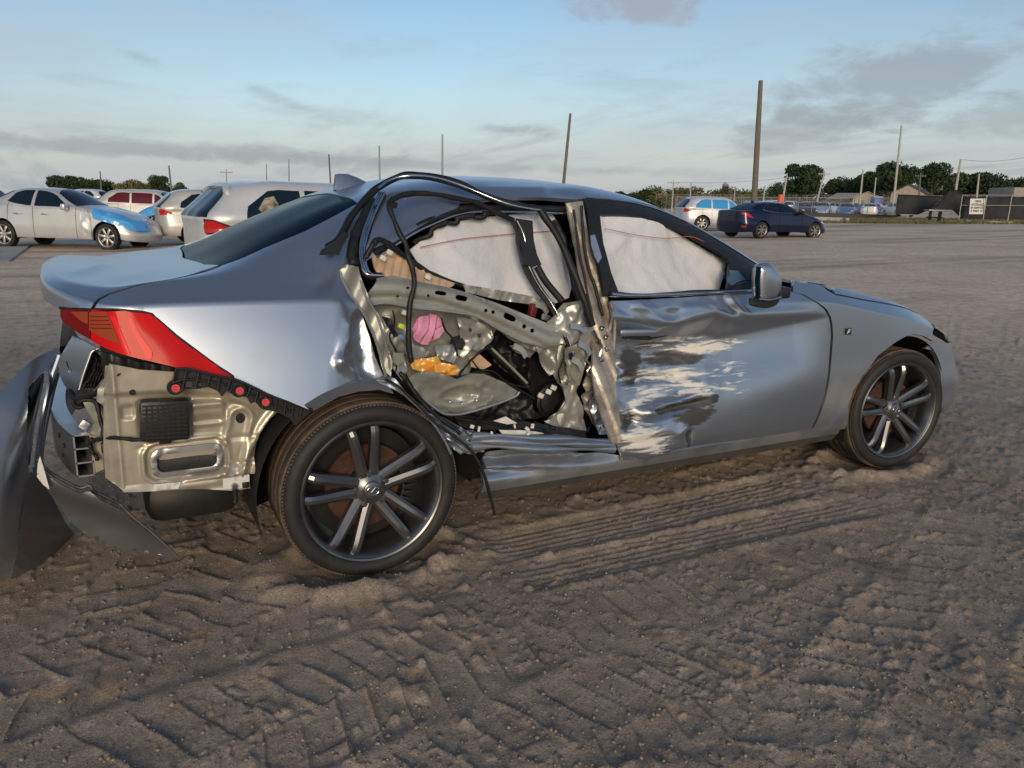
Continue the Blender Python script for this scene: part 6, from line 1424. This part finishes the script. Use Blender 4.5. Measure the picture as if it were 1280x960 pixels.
# dark car behind it
yard_car('suv', 'dark_wagon', place(-75, 27.5), hdg(4), (.015, .017, .022), 'black wagon whose roof shows behind the silver sedan', sc=(1, 1, 1.0))
# white crossover with a crumpled roof, just behind the wreck
ws = yard_car('suv', 'white_crossover', place(318, 11.0), hdg(36), (.72, .72, .73), 'white crossover with creased roof right behind the wreck, broken quarter window', sc=(.95, .95, .92), roughp=.38)
on_car('suv', 'tail_film', ws, [(US[3], .60), (US[5], .62), (US[5], .70), (US[3]+.02, .69)], film, .05, .012)
on_car('suv', 'roof_spoiler', ws, [(0, 1.31), (US[2], 1.28), (US[3]-.02, 1.20), (US[3]+.04, 1.22), (US[2]+.05, 1.36), (0, 1.40)], ws.children[0].material_slots[0].material, .05, .05, mirror=True, skirt=.05)
on_car('suv', 'lamp_frame', ws, [(US[3]-.07, .68), (US[5]+.16, .73), (US[5]+.12, .80), (US[4], .875), (US[3]-.08, .875)], seam_m, .05, .005)
on_car('suv', 'quarter_glass_gap', ws, [(ux_(-.10), .93), (ux_(.02), .92), (ux_(.05), 1.05), (ux_(-.05), 1.12), (ux_(-.22), 1.10), (ux_(-.28), 1.0)], mat('torn_lining_tan', (.45, .38, .30), .8, col2=(.03, .03, .03), nscale=9), .05, .018)
# second white wagon further off, with its tail to us
yard_car('suv', 'white_wagon', place(238, 21.0), hdg(30), (.62, .60, .56), 'cream white wagon with round tail lamps, second behind the wreck', sc=(.95, .95, .90), roughp=.38)
# white estate with dark red windows
yard_car('suv', 'white_estate', place(158, 31), hdg(6), (.66, .64, .60), 'white estate with dark red window film beyond the silver sedan', sc=(1, 1, .93), glass=mat('red_film_glass', (.10, .008, .012), .12, 0, spec=.5), roughp=.4)
# car nose wrapped in pale blue film, facing left
bf = yard_car('sedan', 'wrapped_hatchback', place(290, 27.5), hdg(166), (.60, .60, .58), 'white car facing left with pale blue film over its bonnet', sc=(1, 1, 1.02))
for mir_ in (False, True):
    o2 = [(ux_(2.3), .55), (US[18], .46), (US[21], .46), (US[21], 1.4), (US[18], 1.5), (ux_(2.25), 1.30), (ux_(2.25), .85)]
    on_car('sedan', 'nose_film', bf, mirror_uv(o2) if mir_ else o2, mat('pale_blue_film', (.16, .46, .78), .25, 0, coat=.4, bump=.5, bscale=10) if not mir_ else film, .06, .02)
# navy sedan to the right
nv = yard_car('sedan', 'navy_sedan', place(936, 29.6), hdg(27), (.006, .011, .045), 'dark navy sedan parked alone across the yard', sc=(1, 1, 1.0), rim=mat('grey_rim', (.42, .40, .36), .4, .8, noise=.4, nscale=12), roughp=.22, steer=rad(-8))
strip_n = [F(np.array(ux_(x_)), np.array(v_))+Fn(np.array(ux_(x_)), np.array(v_))*sgn*.008 for x_, v_ in ((.08, .945), (.28, .90), (.8, .888), (1.5, .888), (1.85, .892))]
lnk('chrome_strip', grab(MB().tube(bez(strip_n, 20), .008, 4).build('m')), chrome, nv)
strip_n = [F(np.array(ux_(x_)), np.array(v_))+Fn(np.array(ux_(x_)), np.array(v_))*sgn*.008 for x_, v_ in ((.08, .945), (.22, 1.06), (.42, 1.165), (.8, 1.195), (1.2, 1.19))]
lnk('chrome_strip', grab(MB().tube(bez(strip_n, 20), .007, 4).build('m')), chrome, nv)
for s_ in (-1, 1): on_car('sedan', 'reflector', nv, [(US[3], .24), (US[4]+.03, .25), (US[4]+.03, .31), (US[3], .30)] if s_ < 0 else mirror_uv([(US[3], .24), (US[4]+.03, .25), (US[4]+.03, .31), (US[3], .30)]), bg_red, .05, .008)
lnk('antenna_fin', grab(MB().prism([(.15, 0, 1.32), (.35, 0, 1.37), (.17, 0, 1.41)], (0, .03, 0)).build('m')), seam_m, nv); lnk('door_mirror', mw.data, seam_m, nv, (1.82, -.98, .98))
# white car with blue film windows behind the navy sedan
yard_car('suv', 'white_hatchback', place(872, 37), hdg(8), (.70, .70, .70), 'white car with bright blue film windows behind the navy sedan', sc=(.95, 1, .97), glass=mat('blue_film_glass', (.05, .30, .62), .15, 0, spec=.5), roughp=.4)

# ------------------------------------------------------------------ packed lot beyond the fence: small, so each is one mesh
def merged(kind):
    M = car_meshes(kind); bm = bmesh.new(); mats = [None, bg_tint, tyre_m, bg_rim, bg_red, bg_lamp]
    def put(me_, mi, Mx=None):
        n0 = len(bm.faces); nv0 = len(bm.verts); bm.from_mesh(me_); bm.faces.ensure_lookup_table(); bm.verts.ensure_lookup_table()
        for f_ in bm.faces[n0:]: f_.material_index = mi; f_.smooth = True
        if Mx is not None: bmesh.ops.transform(bm, matrix=Mx, verts=bm.verts[nv0:])
    put(M['body'], 0)
    for g_ in M['glass']+[M['rear_window'], M['windscreen']]: put(g_, 1)
    for g_ in M['tail']: put(g_, 4)
    for g_ in M['head']: put(g_, 5)
    put(M['liner'], 2)
    for x_, y_, r_ in ((0, -.88, 0), (2.8, -.88, 0), (0, .88, math.pi), (2.8, .88, math.pi)):
        X = Matrix.Translation((x_, y_, M['wz'])) @ Matrix.Rotation(r_, 4, 'Z'); put(M['tyre'], 2, X); put(M['rim'], 3, X)
    me_ = bpy.data.meshes.new(kind+'_lot'); bm.to_mesh(me_); bm.free()
    for q in mats: me_.materials.append(q)
    return me_
LOT = {'sedan': merged('sedan'), 'suv': merged('suv')}
PAL = [('white', (.70, .70, .70)), ('silver', (.42, .43, .45)), ('grey', (.16, .17, .18)), ('black', (.015, .015, .017)), ('blue', (.05, .14, .38)), ('dark red', (.16, .02, .02)), ('pale blue', (.30, .42, .55)), ('navy', (.02, .03, .09))]
PALM = {n_: mat('lot_'+n_.replace(' ', '_'), c_, .3, .3, coat=.5) for n_, c_ in PAL}
ORD = ['first', 'second', 'third', 'fourth', 'fifth', 'sixth', 'seventh', 'eighth', 'ninth', 'tenth', 'eleventh', 'twelfth', 'thirteenth', 'fourteenth', 'fifteenth', 'sixteenth', 'seventeenth', 'eighteenth', 'nineteenth', 'twentieth']
rl_ = random.Random(5)
def lot_row(rowname, pxs, d, phis, group, place_txt, force=None):
    for i_, px_ in enumerate(pxs):
        kind = rl_.choice(['sedan', 'suv', 'sedan']); cn = (force[i_] if force and i_ < len(force) else rl_.choices([c[0] for c in PAL], [5, 3, 2, 2, 4, 1, 5, 2])[0])
        o = bpy.data.objects.new('parked_'+('sedan' if kind == 'sedan' else 'wagon'), LOT[kind]); COL.objects.link(o)
        o.material_slots[0].link = 'OBJECT'; o.material_slots[0].material = PALM[cn]
        p_ = place(px_, d+rl_.uniform(-1.2, 1.2)); o.location = p_; o.rotation_euler = (0, 0, hdg(rl_.choice(phis)+rl_.uniform(-7, 7))); o.scale = (1, 1, rl_.uniform(.96, 1.06))
        tag(o, f'{cn} {"sedan" if kind == "sedan" else "wagon"} in the {rowname} {place_txt}, {ORD[i_]} from the left', 'car', group)
gl_ = 'cars packed in the fenced lot'
lot_row('front row', list(np.linspace(885, 1118, 9)), 84, [250, 262, 70, 20, 160], gl_, 'of the fenced lot', ['navy', 'grey', 'white', 'grey', 'black', 'pale blue', 'blue', 'white', 'white'])
lot_row('second row', list(np.linspace(868, 1128, 12)), 101, [260, 80, 20, 160], gl_, 'of the fenced lot')
lot_row('third row', list(np.linspace(872, 1130, 14)), 121, [260, 80, 10], gl_, 'of the fenced lot')
lot_row('back row', list(np.linspace(866, 1134, 17)), 148, [260, 80, 10], gl_, 'of the fenced lot')
lot_row('far line', [70, 88, 104, 120, 133], 62, [5, 175, 250], 'cars far off on the left', 'behind the silver sedan', ['white', 'silver', 'pale blue', 'white', 'grey'])

# ------------------------------------------------------------------ poles, fences, sheds, trees
wood = mat('weathered_wood', (.20, .165, .13), .85, col2=(.11, .09, .075), nscale=6, stretch=(6, 6, 1), bump=.4, bscale=30)
steel_g = mat('grey_steel', (.30, .30, .30), .5, .5, noise=.2); conc = mat('old_concrete', (.42, .40, .36), .9, noise=.3, nscale=3, bump=.3, bscale=15)
pale_pole = mat('pale_concrete_pole', (.46, .44, .40), .8, noise=.25)
def pole(px0, d, pxt, pyt, r, m_, label, cross=None, group='utility poles across the yard', name='utility_pole'):
    b = place(px0, d); rr_ = ray(pxt, pyt); t = CAMP+rr_/(rr_ @ fw)*d
    o = empty(name, tuple(b), 0, label, 'pole', group); L_ = t-b
    MB().tube([(0, 0, -.3), tuple(L_*.33), tuple(L_*.66), tuple(L_)], [r*1.25, r*1.15, r*1.05, r*.85], 9).build('shaft', m_, o)
    if cross:
        for k_, hgt in enumerate(cross):
            c_ = L_*hgt; a_ = Vector((RTH[0], RTH[1], 0)); w_ = .9
            MB().box(tuple(c_), (2*w_, .10, .12), Matrix.Rotation(YAW-math.pi/2, 3, 'Z')).build('crossarm', m_, o)
            for s_ in (-.9, -.4, .4, .9): MB().lathe([(.0, .14), (.035, .12), (.05, .05), (.03, 0)], 8, O=(c_[0]+RTH[0]*w_*s_, c_[1]+RTH[1]*w_*s_, c_[2]+.06), A=(0, 0, 1), C=(0, 1, 0)).build('insulator', steel_g, o)
    return o, t
pole(944.5, 52, 951, 101, .17, wood, 'thick bare wooden pole, the tallest, behind the navy sedan')
pole(701, 46, 713, 142, .085, wood, 'thin leaning wooden pole rising above the wreck roof')
pole(553, 62, 553, 168, .075, steel_g, 'thin upright pole above the rear of the wreck roof')
pole(475, 66, 474, 182, .070, steel_g, 'thin upright pole just right of the antenna fin')
pole(415, 70, 411, 193, .075, wood, 'thin leaning pole just left of the antenna fin')
pole(361, 84, 361, 199, .065, steel_g, 'slim pole above the roof of the white crossover')
pole(333, 92, 333, 205, .060, steel_g, 'small slim pole left of the crossover roof centre')
pole(216, 70, 211, 207, .075, wood, 'wooden pole leaning left beside the round dark tree')
pole(127, 80, 125, 214, .070, wood, 'short wooden pole among the left trees')
pole(283, 110, 283, 212, .06, steel_g, 'far small pole with a crossarm behind the crossover spoiler', [.92])
pole(1118.5, 100, 1127, 157, .13, pale_pole, 'tall pale pole left of the black screen')
pa, ta = pole(1193, 105, 1201, 199, .15, pale_pole, 'pale pole with wire behind the black screen')
pole(1020, 120, 1031, 214, .12, pale_pole, 'pale pole with a crossarm right of the big round tree', [.93])
pole(978, 115, 984, 217, .13, pale_pole, 'pale pole left of the big round tree')
pole(1076, 118, 1079, 212, .12, pale_pole, 'pale pole in the middle of the right trees')
pole(1150, 120, 1151, 216, .11, wood, 'brown pole with crossarm above the shed roof', [.92])
pole(1093, 125, 1095, 222, .10, pale_pole, 'short pale pole beside the blue cabin')
pole(1222, 110, 1224, 217, .12, pale_pole, 'short pale pole right of the access sign')
pole(841, 120, 842, 226, .10, pale_pole, 'short pole above the windscreen pillar of the wreck', [.93]); pole(863, 125, 864, 228, .10, pale_pole, 'short pole left of the navy sedan roof')
pole(918, 130, 919, 233, .10, steel_g, 'small lamp pole above the navy sedan boot'); pole(955, 118, 956, 232, .10, pale_pole, 'short pale pole right of the thick wooden pole')
def wire(a, b, sag, name_, lab):
    t = np.linspace(0, 1, 14)[:, None]; P = a*(1-t)+b*t; P[:, 2] -= (4*sag*t*(1-t))[:, 0]
    MB().tube(P, .022, 4).build(name_, seam_m, label=lab, cat='wire')
rr_ = ray(1285, 196); wire(ta, CAMP+rr_/(rr_ @ fw)*100, .4, 'power_line', 'thin power line running right from the pale pole')
rr_ = ray(845, 228); r2_ = ray(1031, 215); wire(CAMP+rr_/(rr_ @ fw)*120, CAMP+r2_/(r2_ @ fw)*120, .6, 'power_line', 'thin power line crossing above the tree line')
# chain-link fences
mesh_m = bpy.data.materials.new('chain_link'); mesh_m.use_nodes = True; T_, B_ = nodes(mesh_m)
B_.inputs['Base Color'].default_value = (.30, .29, .27, 1); B_.inputs['Metallic'].default_value = .5; B_.inputs['Roughness'].default_value = .5
tcn = T_.nodes.new('ShaderNodeTexCoord'); mpn = T_.nodes.new('ShaderNodeMapping'); mpn.inputs['Rotation'].default_value = (0, rad(45), 0); mpn.inputs['Scale'].default_value = (1, 1, 1); T_.links.new(tcn.outputs['Object'], mpn.inputs[0])
sx_ = T_.nodes.new('ShaderNodeSeparateXYZ'); T_.links.new(mpn.outputs[0], sx_.inputs[0]); al = None
for k_ in (0, 2):
    a_ = T_.nodes.new('ShaderNodeMath'); a_.operation = 'PINGPONG'; T_.links.new(sx_.outputs[k_], a_.inputs[0]); a_.inputs[1].default_value = .03
    b_ = T_.nodes.new('ShaderNodeMath'); b_.operation = 'LESS_THAN'; T_.links.new(a_.outputs[0], b_.inputs[0]); b_.inputs[1].default_value = .0014
    if al is None: al = b_.outputs[0]
    else:
        c_ = T_.nodes.new('ShaderNodeMath'); c_.operation = 'MAXIMUM'; T_.links.new(al, c_.inputs[0]); T_.links.new(b_.outputs[0], c_.inputs[1]); T_.links.new(c_.outputs[0], B_.inputs['Alpha'])
def fence(pxa, da, pxb, db, h_, n_, m_post, label, mesh=True, rails=(1.0, .5), name='chain_link_fence', group=None):
    a, b = place(pxa, da), place(pxb, db); ang = math.atan2(b[1]-a[1], b[0]-a[0]); L_ = np.linalg.norm((b-a)[:2]); sl = (b[2]-a[2])/L_
    o = empty(name, tuple(a), ang, label, 'fence', group)
    post = None
    for k_ in range(n_+1):
        x_ = L_*k_/n_
        if post is None: post = MB().tube([(0, 0, -.2), (0, 0, h_)], .035, 6).build('post', m_post, o)
        else: post = post.copy(); COL.objects.link(post)
        post.location = (x_, 0, sl*x_)
    for r_ in rails: MB().tube([(0, .0, h_*r_-.02), (L_, 0, h_*r_+sl*L_-.02)], .022, 5).build('rail', m_post, o)
    if mesh: obj('mesh', [(0, .01, .05), (L_, .01, .05+sl*L_), (L_, .01, h_+sl*L_), (0, .01, h_)], [(0, 1, 2, 3)], mesh_m, o, False)
    return o
fence(845, 76, 1122, 74, 1.9, 16, steel_g, 'chain-link fence in front of the packed lot', rails=(1.0,))
fence(820, 172, 1290, 165, 3.2, 34, mat('tan_post', (.36, .30, .23), .8), 'tall tan chain-link fence behind the packed lot', rails=(1.0, .03))
fence(1203, 61, 1330, 58, 2.05, 4, pale_pole, 'grey pipe fence carrying the black screen and sign', mesh=False, rails=(1.0, .62, .04))
screen_m = mat('black_screen_cloth', (.012, .013, .016), .75, col2=(.03, .032, .04), nscale=1.2, bump=.4, bscale=3)
def cloth(pts, d, name_, label, seed, amp=.25):
    """hanging cloth traced at depth d, with folds"""
    P = [CAMP+ray(*q)/(ray(*q) @ fw)*d for q in pts]; c0 = P[0]; e1 = np.array([RTH[0], RTH[1], 0]); uv = [((p-c0) @ e1, p[2]-c0[2]) for p in P]
    V, T, bd = tri2d(uv, .22); fx = amp*fbm(V[:, 0], V[:, 1]*.3, 1.2, 3, seed); back = np.array([math.cos(YAW), math.sin(YAW), 0])
    X = c0+V[:, :1]*e1+V[:, 1:]*np.array([0, 0, 1.])+fx[:, None]*back
    n_ = len(X); Y_ = X+back*.01
    return obj(name_, list(X)+list(Y_), [tuple(t) for t in T]+[tuple(n_+i for i in t[::-1]) for t in T]+[(a, b, b+n_, a+n_) for a, b in bd], screen_m, None, True, label=label, cat='screen')
cloth([(1122.5, 243), (1140, 243.5), (1160, 244.5), (1178, 246), (1172, 254), (1163, 263), (1150, 268.5), (1135, 268), (1122, 267.5)], 66, 'screen_cloth', 'black screen cloth hung left of the collapsed section', 2)
cloth([(1160, 262), (1172, 254), (1183, 239), (1190, 236.5), (1197, 240), (1206, 247), (1205, 262), (1198, 270), (1190, 262), (1180, 261), (1168, 264)], 63, 'screen_cloth', 'black screen cloth slumped in a peak beside the sign', 7, .5)
cloth([(1205, 247), (1235, 247), (1268, 246), (1300, 246), (1300, 275), (1268, 274.5), (1235, 274), (1203, 273.5)], 62.6, 'screen_cloth', 'black screen cloth behind the access sign', 12, .1)
# sign
sg = [CAMP+ray(*q)/(ray(*q) @ fw)*60.6 for q in ((1213.2, 248.3), (1232, 248.2), (1229.6, 267.6), (1211.4, 267.6))]
so_ = empty('access_sign', tuple(sg[3]), 0, 'white notice board with black lettering on the screened fence', 'sign'); L0 = np.array(sg[3])
bk_ = np.array([math.cos(YAW), math.sin(YAW), 0])*.03
obj('board', [p-L0 for p in sg]+[p-L0+bk_ for p in sg], [(3, 2, 1, 0), (4, 5, 6, 7), (0, 1, 5, 4), (1, 2, 6, 5), (2, 3, 7, 6), (3, 0, 4, 7)], mat('sign_white', (.72, .72, .66), .6, noise=.1), so_, False)
wdt = np.linalg.norm(sg[1]-sg[0]); hgt_ = sg[0][2]-sg[3][2]
for i_, tx in enumerate(('100%', 'ACCESS NOT', 'BE ADMITTED', 'A PART TO')):
    cu = bpy.data.curves.new('t', 'FONT'); cu.body = tx; cu.align_x = 'CENTER'; cu.size = hgt_*.215; cu.extrude = .004
    to = bpy.data.objects.new('t', cu); COL.objects.link(to); dg = bpy.context.evaluated_depsgraph_get(); tm = bpy.data.meshes.new_from_object(to.evaluated_get(dg)); bpy.data.objects.remove(to)
    lt = bpy.data.objects.new('lettering', tm); COL.objects.link(lt); tm.materials.append(seam_m); lt.parent = so_
    c_ = (np.array(sg[0])*(1-(.25+.21*i_))+np.array(sg[3])*(.25+.21*i_)); c_ = c_+(np.array(sg[1])-np.array(sg[0]))*.5-bk_*.6-L0
    wd_ = max(v.co.x for v in tm.vertices)-min(v.co.x for v in tm.vertices); lt.location = tuple(c_); lt.rotation_euler = (rad(90), 0, YAW-math.pi/2); lt.scale = (min(1.0, wdt*.84/wd_), 1, 1)
# low things along the far edge
def block(px0, px1, d, h_, w_, m_, name_, label, cat, group=None):
    a, b = place(px0, d), place(px1, d); ang = math.atan2(b[1]-a[1], b[0]-a[0]); L_ = np.linalg.norm(b-a)
    m = MB(); m.box((L_/2, 0, h_/2), (L_, w_, h_), None, min(.06, h_*.2)); o = m.build(name_, m_, None, label=label, cat=cat, group=group); o.location = tuple(a); o.rotation_euler = (0, 0, ang); return o
block(998, 1057, 55, .42, .5, conc, 'concrete_barrier', 'long pale concrete barrier right of the navy sedan', 'barrier'); block(1059, 1064, 54.5, .34, .5, conc, 'concrete_block', 'short pale concrete block beside the barrier', 'block')
block(990, 1124, 71, .55, .4, mat('dark_kerb', (.07, .065, .06), .9, noise=.3), 'low_wall', 'dark low wall along the foot of the packed lot', 'wall')
block(1212, 1218, 56, .18, .4, conc, 'broken_slab', 'small broken pale slab below the access sign', 'slab'); block(1237, 1269, 54, .20, .6, conc, 'broken_slab', 'flat broken pale slab lying on the verge right of the sign', 'slab')
orange_m = mat('orange_plastic', (.75, .13, .04), .45, noise=.15)
op = place(976, 66); MB().lathe([(.0, 2.05), (.20, 2.05), (.23, 1.9), (.23, 1.25), (.25, 1.2), (.25, .6), (.27, .55), (.28, .05), (.34, 0)], 16, O=(0, 0, 0), A=(0, 0, 1), C=(0, 1, 0)).build('orange_marker', orange_m, None, label='tall orange marker post standing behind the navy sedan roof', cat='marker').location = tuple(op)
bx = place(1096, 108); o = empty('blue_cabin', tuple(bx), YAW-math.pi/2, 'small blue portable cabin in the packed lot', 'cabin')
MB().box((0, 0, 1.1), (1.2, 1.2, 2.2), None, .06).build('shell', mat('blue_plastic', (.04, .09, .28), .5), o); MB().box((0, 0, 2.26), (1.3, 1.3, .14), None, .06).build('roof', mat('blue_white', (.45, .5, .6), .5), o); MB().box((0, -.61, 1.05), (.8, .04, 1.8), None, .01).build('door', mat('blue_door', (.06, .14, .40), .5), o)
def shed(px, d, w_, l_, h_, rz, wm, rm, label):
    o = empty('shed', tuple(place(px, d)), YAW-math.pi/2+rad(rz), label, 'shed')
    MB().prism([(-w_/2, -l_/2, 0), (w_/2, -l_/2, 0), (w_/2, -l_/2, h_), (0, -l_/2, h_*1.45), (-w_/2, -l_/2, h_)], (0, l_, 0)).build('wall', wm, o, smooth=False)
    for s_ in (-1, 1):
        MB().prism([(0, -l_/2-.3, h_*1.45+.05), (s_*(w_/2+.4), -l_/2-.3, h_-.12), (s_*(w_/2+.4), -l_/2-.3, h_-.02), (0, -l_/2-.3, h_*1.45+.15)], (0, l_+.6, 0)).build('roof', rm, o, smooth=False)
    MB().box((-w_*.2, -l_/2-.02, 1.0), (.95, .06, 2.0)).build('door', mat('shed_door', (.2, .18, .16), .8), o, smooth=False); MB().box((w_*.24, -l_/2-.02, h_*.6), (.9, .06, .8)).build('window', bg_tint, o, smooth=False)
tanw = mat('tan_wall', (.42, .36, .29), .85, noise=.2, nscale=2); rfm = mat('dark_roof', (.07, .07, .075), .6, noise=.3); rfl = mat('pale_roof', (.45, .42, .37), .7, noise=.2)
shed(1139, 142, 5.5, 8, 3.2, -35, tanw, rfm, 'tan shed with a dark roof above the black screen'); shed(1083, 150, 5, 6, 2.4, -20, tanw, rfl, 'low tan shed with a pale roof in the lot behind'); shed(1060, 158, 4, 6, 2.3, 20, tanw, rfl, 'small pale shed left of the blue cabin')
bt = block(1250, 1320, 92, 3.3, 5, mat('stained_wall', (.36, .32, .27), .9, col2=(.24, .21, .18), nscale=.8, bump=.3, bscale=4), 'block_building', 'tan windowless building wall at the right edge', 'building')
bk2 = empty('scrap_frame', tuple(place(1173, 57)), hdg(0), 'dark scrap frame with legs under the slumped black screen', 'frame')
for x_, y_ in ((-.45, 0), (.25, 0), (.6, .4), (-.1, .5)): MB().box((x_, y_, .4), (.10, .10, .8)).build('leg', seam_m, bk2, smooth=False)
MB().box((.05, .2, .86), (1.4, .8, .12), None, .03).build('top', steel_g, bk2); MB().box((.05, .2, .35), (1.0, .5, .10)).build('shelf', seam_m, bk2, smooth=False)
pdm = [place(-90, 17.0), place(-30, 18.3), place(31, 19.2), place(2, 14.6), place(-90, 13.4)]
obj('concrete_pad', [(p[0], p[1], p[2]+.035) for p in pdm]+[(p[0], p[1], p[2]-.1) for p in pdm], [(4, 3, 2, 1, 0), (0, 1, 6, 5), (1, 2, 7, 6), (2, 3, 8, 7), (3, 4, 9, 8)], conc, None, False, kind='structure')
# ------------------------------------------------------------------ vegetation
def leafmat(name_, c1, c2): 
    m = mat(name_, c1, .6, col2=c2, nscale=.35, spec=.3); m.node_tree.nodes['Principled BSDF'].inputs['Subsurface Weight'].default_value = 0.0; return m
LV = [leafmat('leaf_deep', (.022, .042, .018), (.045, .07, .026)), leafmat('leaf_olive', (.085, .092, .034), (.14, .13, .05)), leafmat('leaf_mid', (.036, .06, .024), (.06, .082, .032)), leafmat('leaf_yellow', (.17, .145, .05), (.11, .115, .045))]
bark = mat('bark', (.10, .075, .055), .9, noise=.3)
def leaves(rs, lumps, n, size):
    c = rs.randint(0, len(lumps), n); L_ = np.array(lumps, float)[c]; d = rs.normal(size=(n, 3)); d /= np.linalg.norm(d, axis=1)[:, None]
    r = rs.uniform(.45, 1.05, (n, 1))**.6; C = L_[:, :3]+d*r*L_[:, 3:6]
    a = rs.normal(size=(n, 3)); a /= np.linalg.norm(a, axis=1)[:, None]; b = np.cross(a, d+.6*rs.normal(size=(n, 3))); b /= np.linalg.norm(b, axis=1)[:, None]+1e-9
    s = size*rs.uniform(.5, 1.3, (n, 1)); V = np.stack([C-a*s, C-b*s*.55, C+a*s, C+b*s*.55], 1).reshape(-1, 3)
    return V, np.arange(4*n).reshape(-1, 4)
def tree(px, d, h_, w_, m_, label, seed, n=1500, trunk=.28, group='trees along the horizon', size=None):
    rs = np.random.RandomState(seed); o = empty('tree', tuple(place(px, d)), rs.uniform(0, 6), label, 'tree', group)
    t = MB(); t.tube([(0, 0, -.3), (.05*h_*rs.uniform(-.4, .4), 0, h_*trunk), (.03*h_, .03*h_, h_*.6)], [.045*h_, .035*h_, .012*h_], 7)
    lumps = [(0, 0, h_*.62, w_*.40, w_*.40, h_*.30)]
    for k_ in range(7):
        a = rs.uniform(0, 6.28); q = w_*.30*rs.uniform(.5, 1.1); z_ = h_*rs.uniform(.45, .84); s_ = rs.uniform(.16, .27)
        lumps.append((q*math.cos(a), q*math.sin(a), z_, w_*s_, w_*s_, h_*s_*.75)); t.tube([(0, 0, h_*trunk), (q*.5*math.cos(a), q*.5*math.sin(a), h_*.48), (q*math.cos(a), q*math.sin(a), z_)], [.02*h_, .014*h_, .005*h_], 5)
    t.build('trunk', bark, o); V, Fq = leaves(rs, lumps, n, size or w_*.036); obj('crown', V, Fq, m_, o, False)
for i_, (px, d, h_, w_, mi, lab) in enumerate([
        (78, 150, 5.2, 6.0, 0, 'round dark green tree, leftmost above the silver sedan'), (112, 160, 5.0, 6.6, 2, 'bushy tree right of the leftmost dark tree'), (134, 165, 5.0, 5.4, 0, 'dark tree beside the short left pole'),
        (164, 155, 4.6, 6.0, 3, 'yellow-green tree in the middle of the left clump'), (182, 160, 4.5, 6.0, 1, 'olive tree left of the dark round tree'), (201, 150, 5.2, 5.2, 0, 'dense dark round tree beside the leaning left pole'), (224, 175, 4.6, 4.2, 2, 'small tree right of the leaning left pole'),
        (1000, 158, 9.6, 9.2, 0, 'big round dark tree, tallest left of the pale poles'), (1118, 160, 10.8, 11.0, 0, 'spreading dark tree behind the tall pale pole'), (1163, 165, 10.6, 8.0, 0, 'round dark tree right of the tan shed'),
        (1055, 185, 8.4, 10, 2, 'green tree between the two big dark trees'), (1085, 175, 9.2, 9, 0, 'dark tree just left of the spreading tree'), (1200, 185, 8.8, 11, 2, 'broad tree behind the pale pole and sign'), (1238, 180, 9.2, 11, 0, 'dark broad tree left of the tan building'), (1275, 185, 8.6, 11, 2, 'tree at the right edge above the tan building'),
        (798, 170, 4.2, 5.6, 0, 'dark bush-like tree above the wreck windscreen pillar'), (750, 170, 4.0, 4.0, 2, 'small tree just above the wreck roof'), (772, 175, 4.2, 4.6, 0, 'small dark tree right of the one above the wreck roof'), (905, 200, 6.8, 3.6, 1, 'slim pale tree poking above the olive thicket'), (968, 195, 7.2, 5, 2, 'loose tree left of the big round tree')]):
    tree(px, d, h_, w_, LV[mi], lab, 40+i_, 5000 if px > 990 else 3500)
def thicket(pa_, pb_, d, h_, n, m_, seed, name_='tree_line', dd=14):
    rs = np.random.RandomState(seed); lumps = []
    for k_ in range(int((pb_-pa_)/3)):
        px = rs.uniform(pa_, pb_); p = place(px, d+rs.uniform(-dd, dd)); q = h_*rs.uniform(.65, 1.1); lumps.append((p[0], p[1], p[2]+q*.45, q*.55, q*.55, q*.5))
    V, Fq = leaves(rs, lumps, n, .42); tag(obj(name_, V, Fq, m_, None, False), kind='stuff', label=None)
thicket(805, 1000, 215, 5.6, 15000, LV[1], 3); thicket(960, 1290, 205, 6.6, 18000, LV[2], 4); thicket(95, 215, 185, 3.2, 6000, LV[1], 5)
thicket(820, 1130, 185, 3.0, 9000, LV[0], 6)
gm = leafmat('verge_grass', (.10, .115, .04), (.20, .17, .08)); rs = np.random.RandomState(9)
V = []; Fg = []
for k_ in range(9000):
    px = rs.uniform(1000, 1300) if k_ % 3 else rs.uniform(1062, 1165); p = place(px, rs.uniform(52, 66)); h_ = rs.uniform(.05, .28); a = rs.uniform(0, 6.28); w_ = .05; n0 = len(V)
    V += [(p[0]-w_*math.cos(a), p[1]-w_*math.sin(a), p[2]), (p[0]+w_*math.cos(a), p[1]+w_*math.sin(a), p[2]), (p[0]+rs.uniform(-.1, .1), p[1]+rs.uniform(-.1, .1), p[2]+h_)]; Fg.append((n0, n0+1, n0+2))
tag(obj('grass_verge', V, Fg, gm, None, False), kind='stuff')
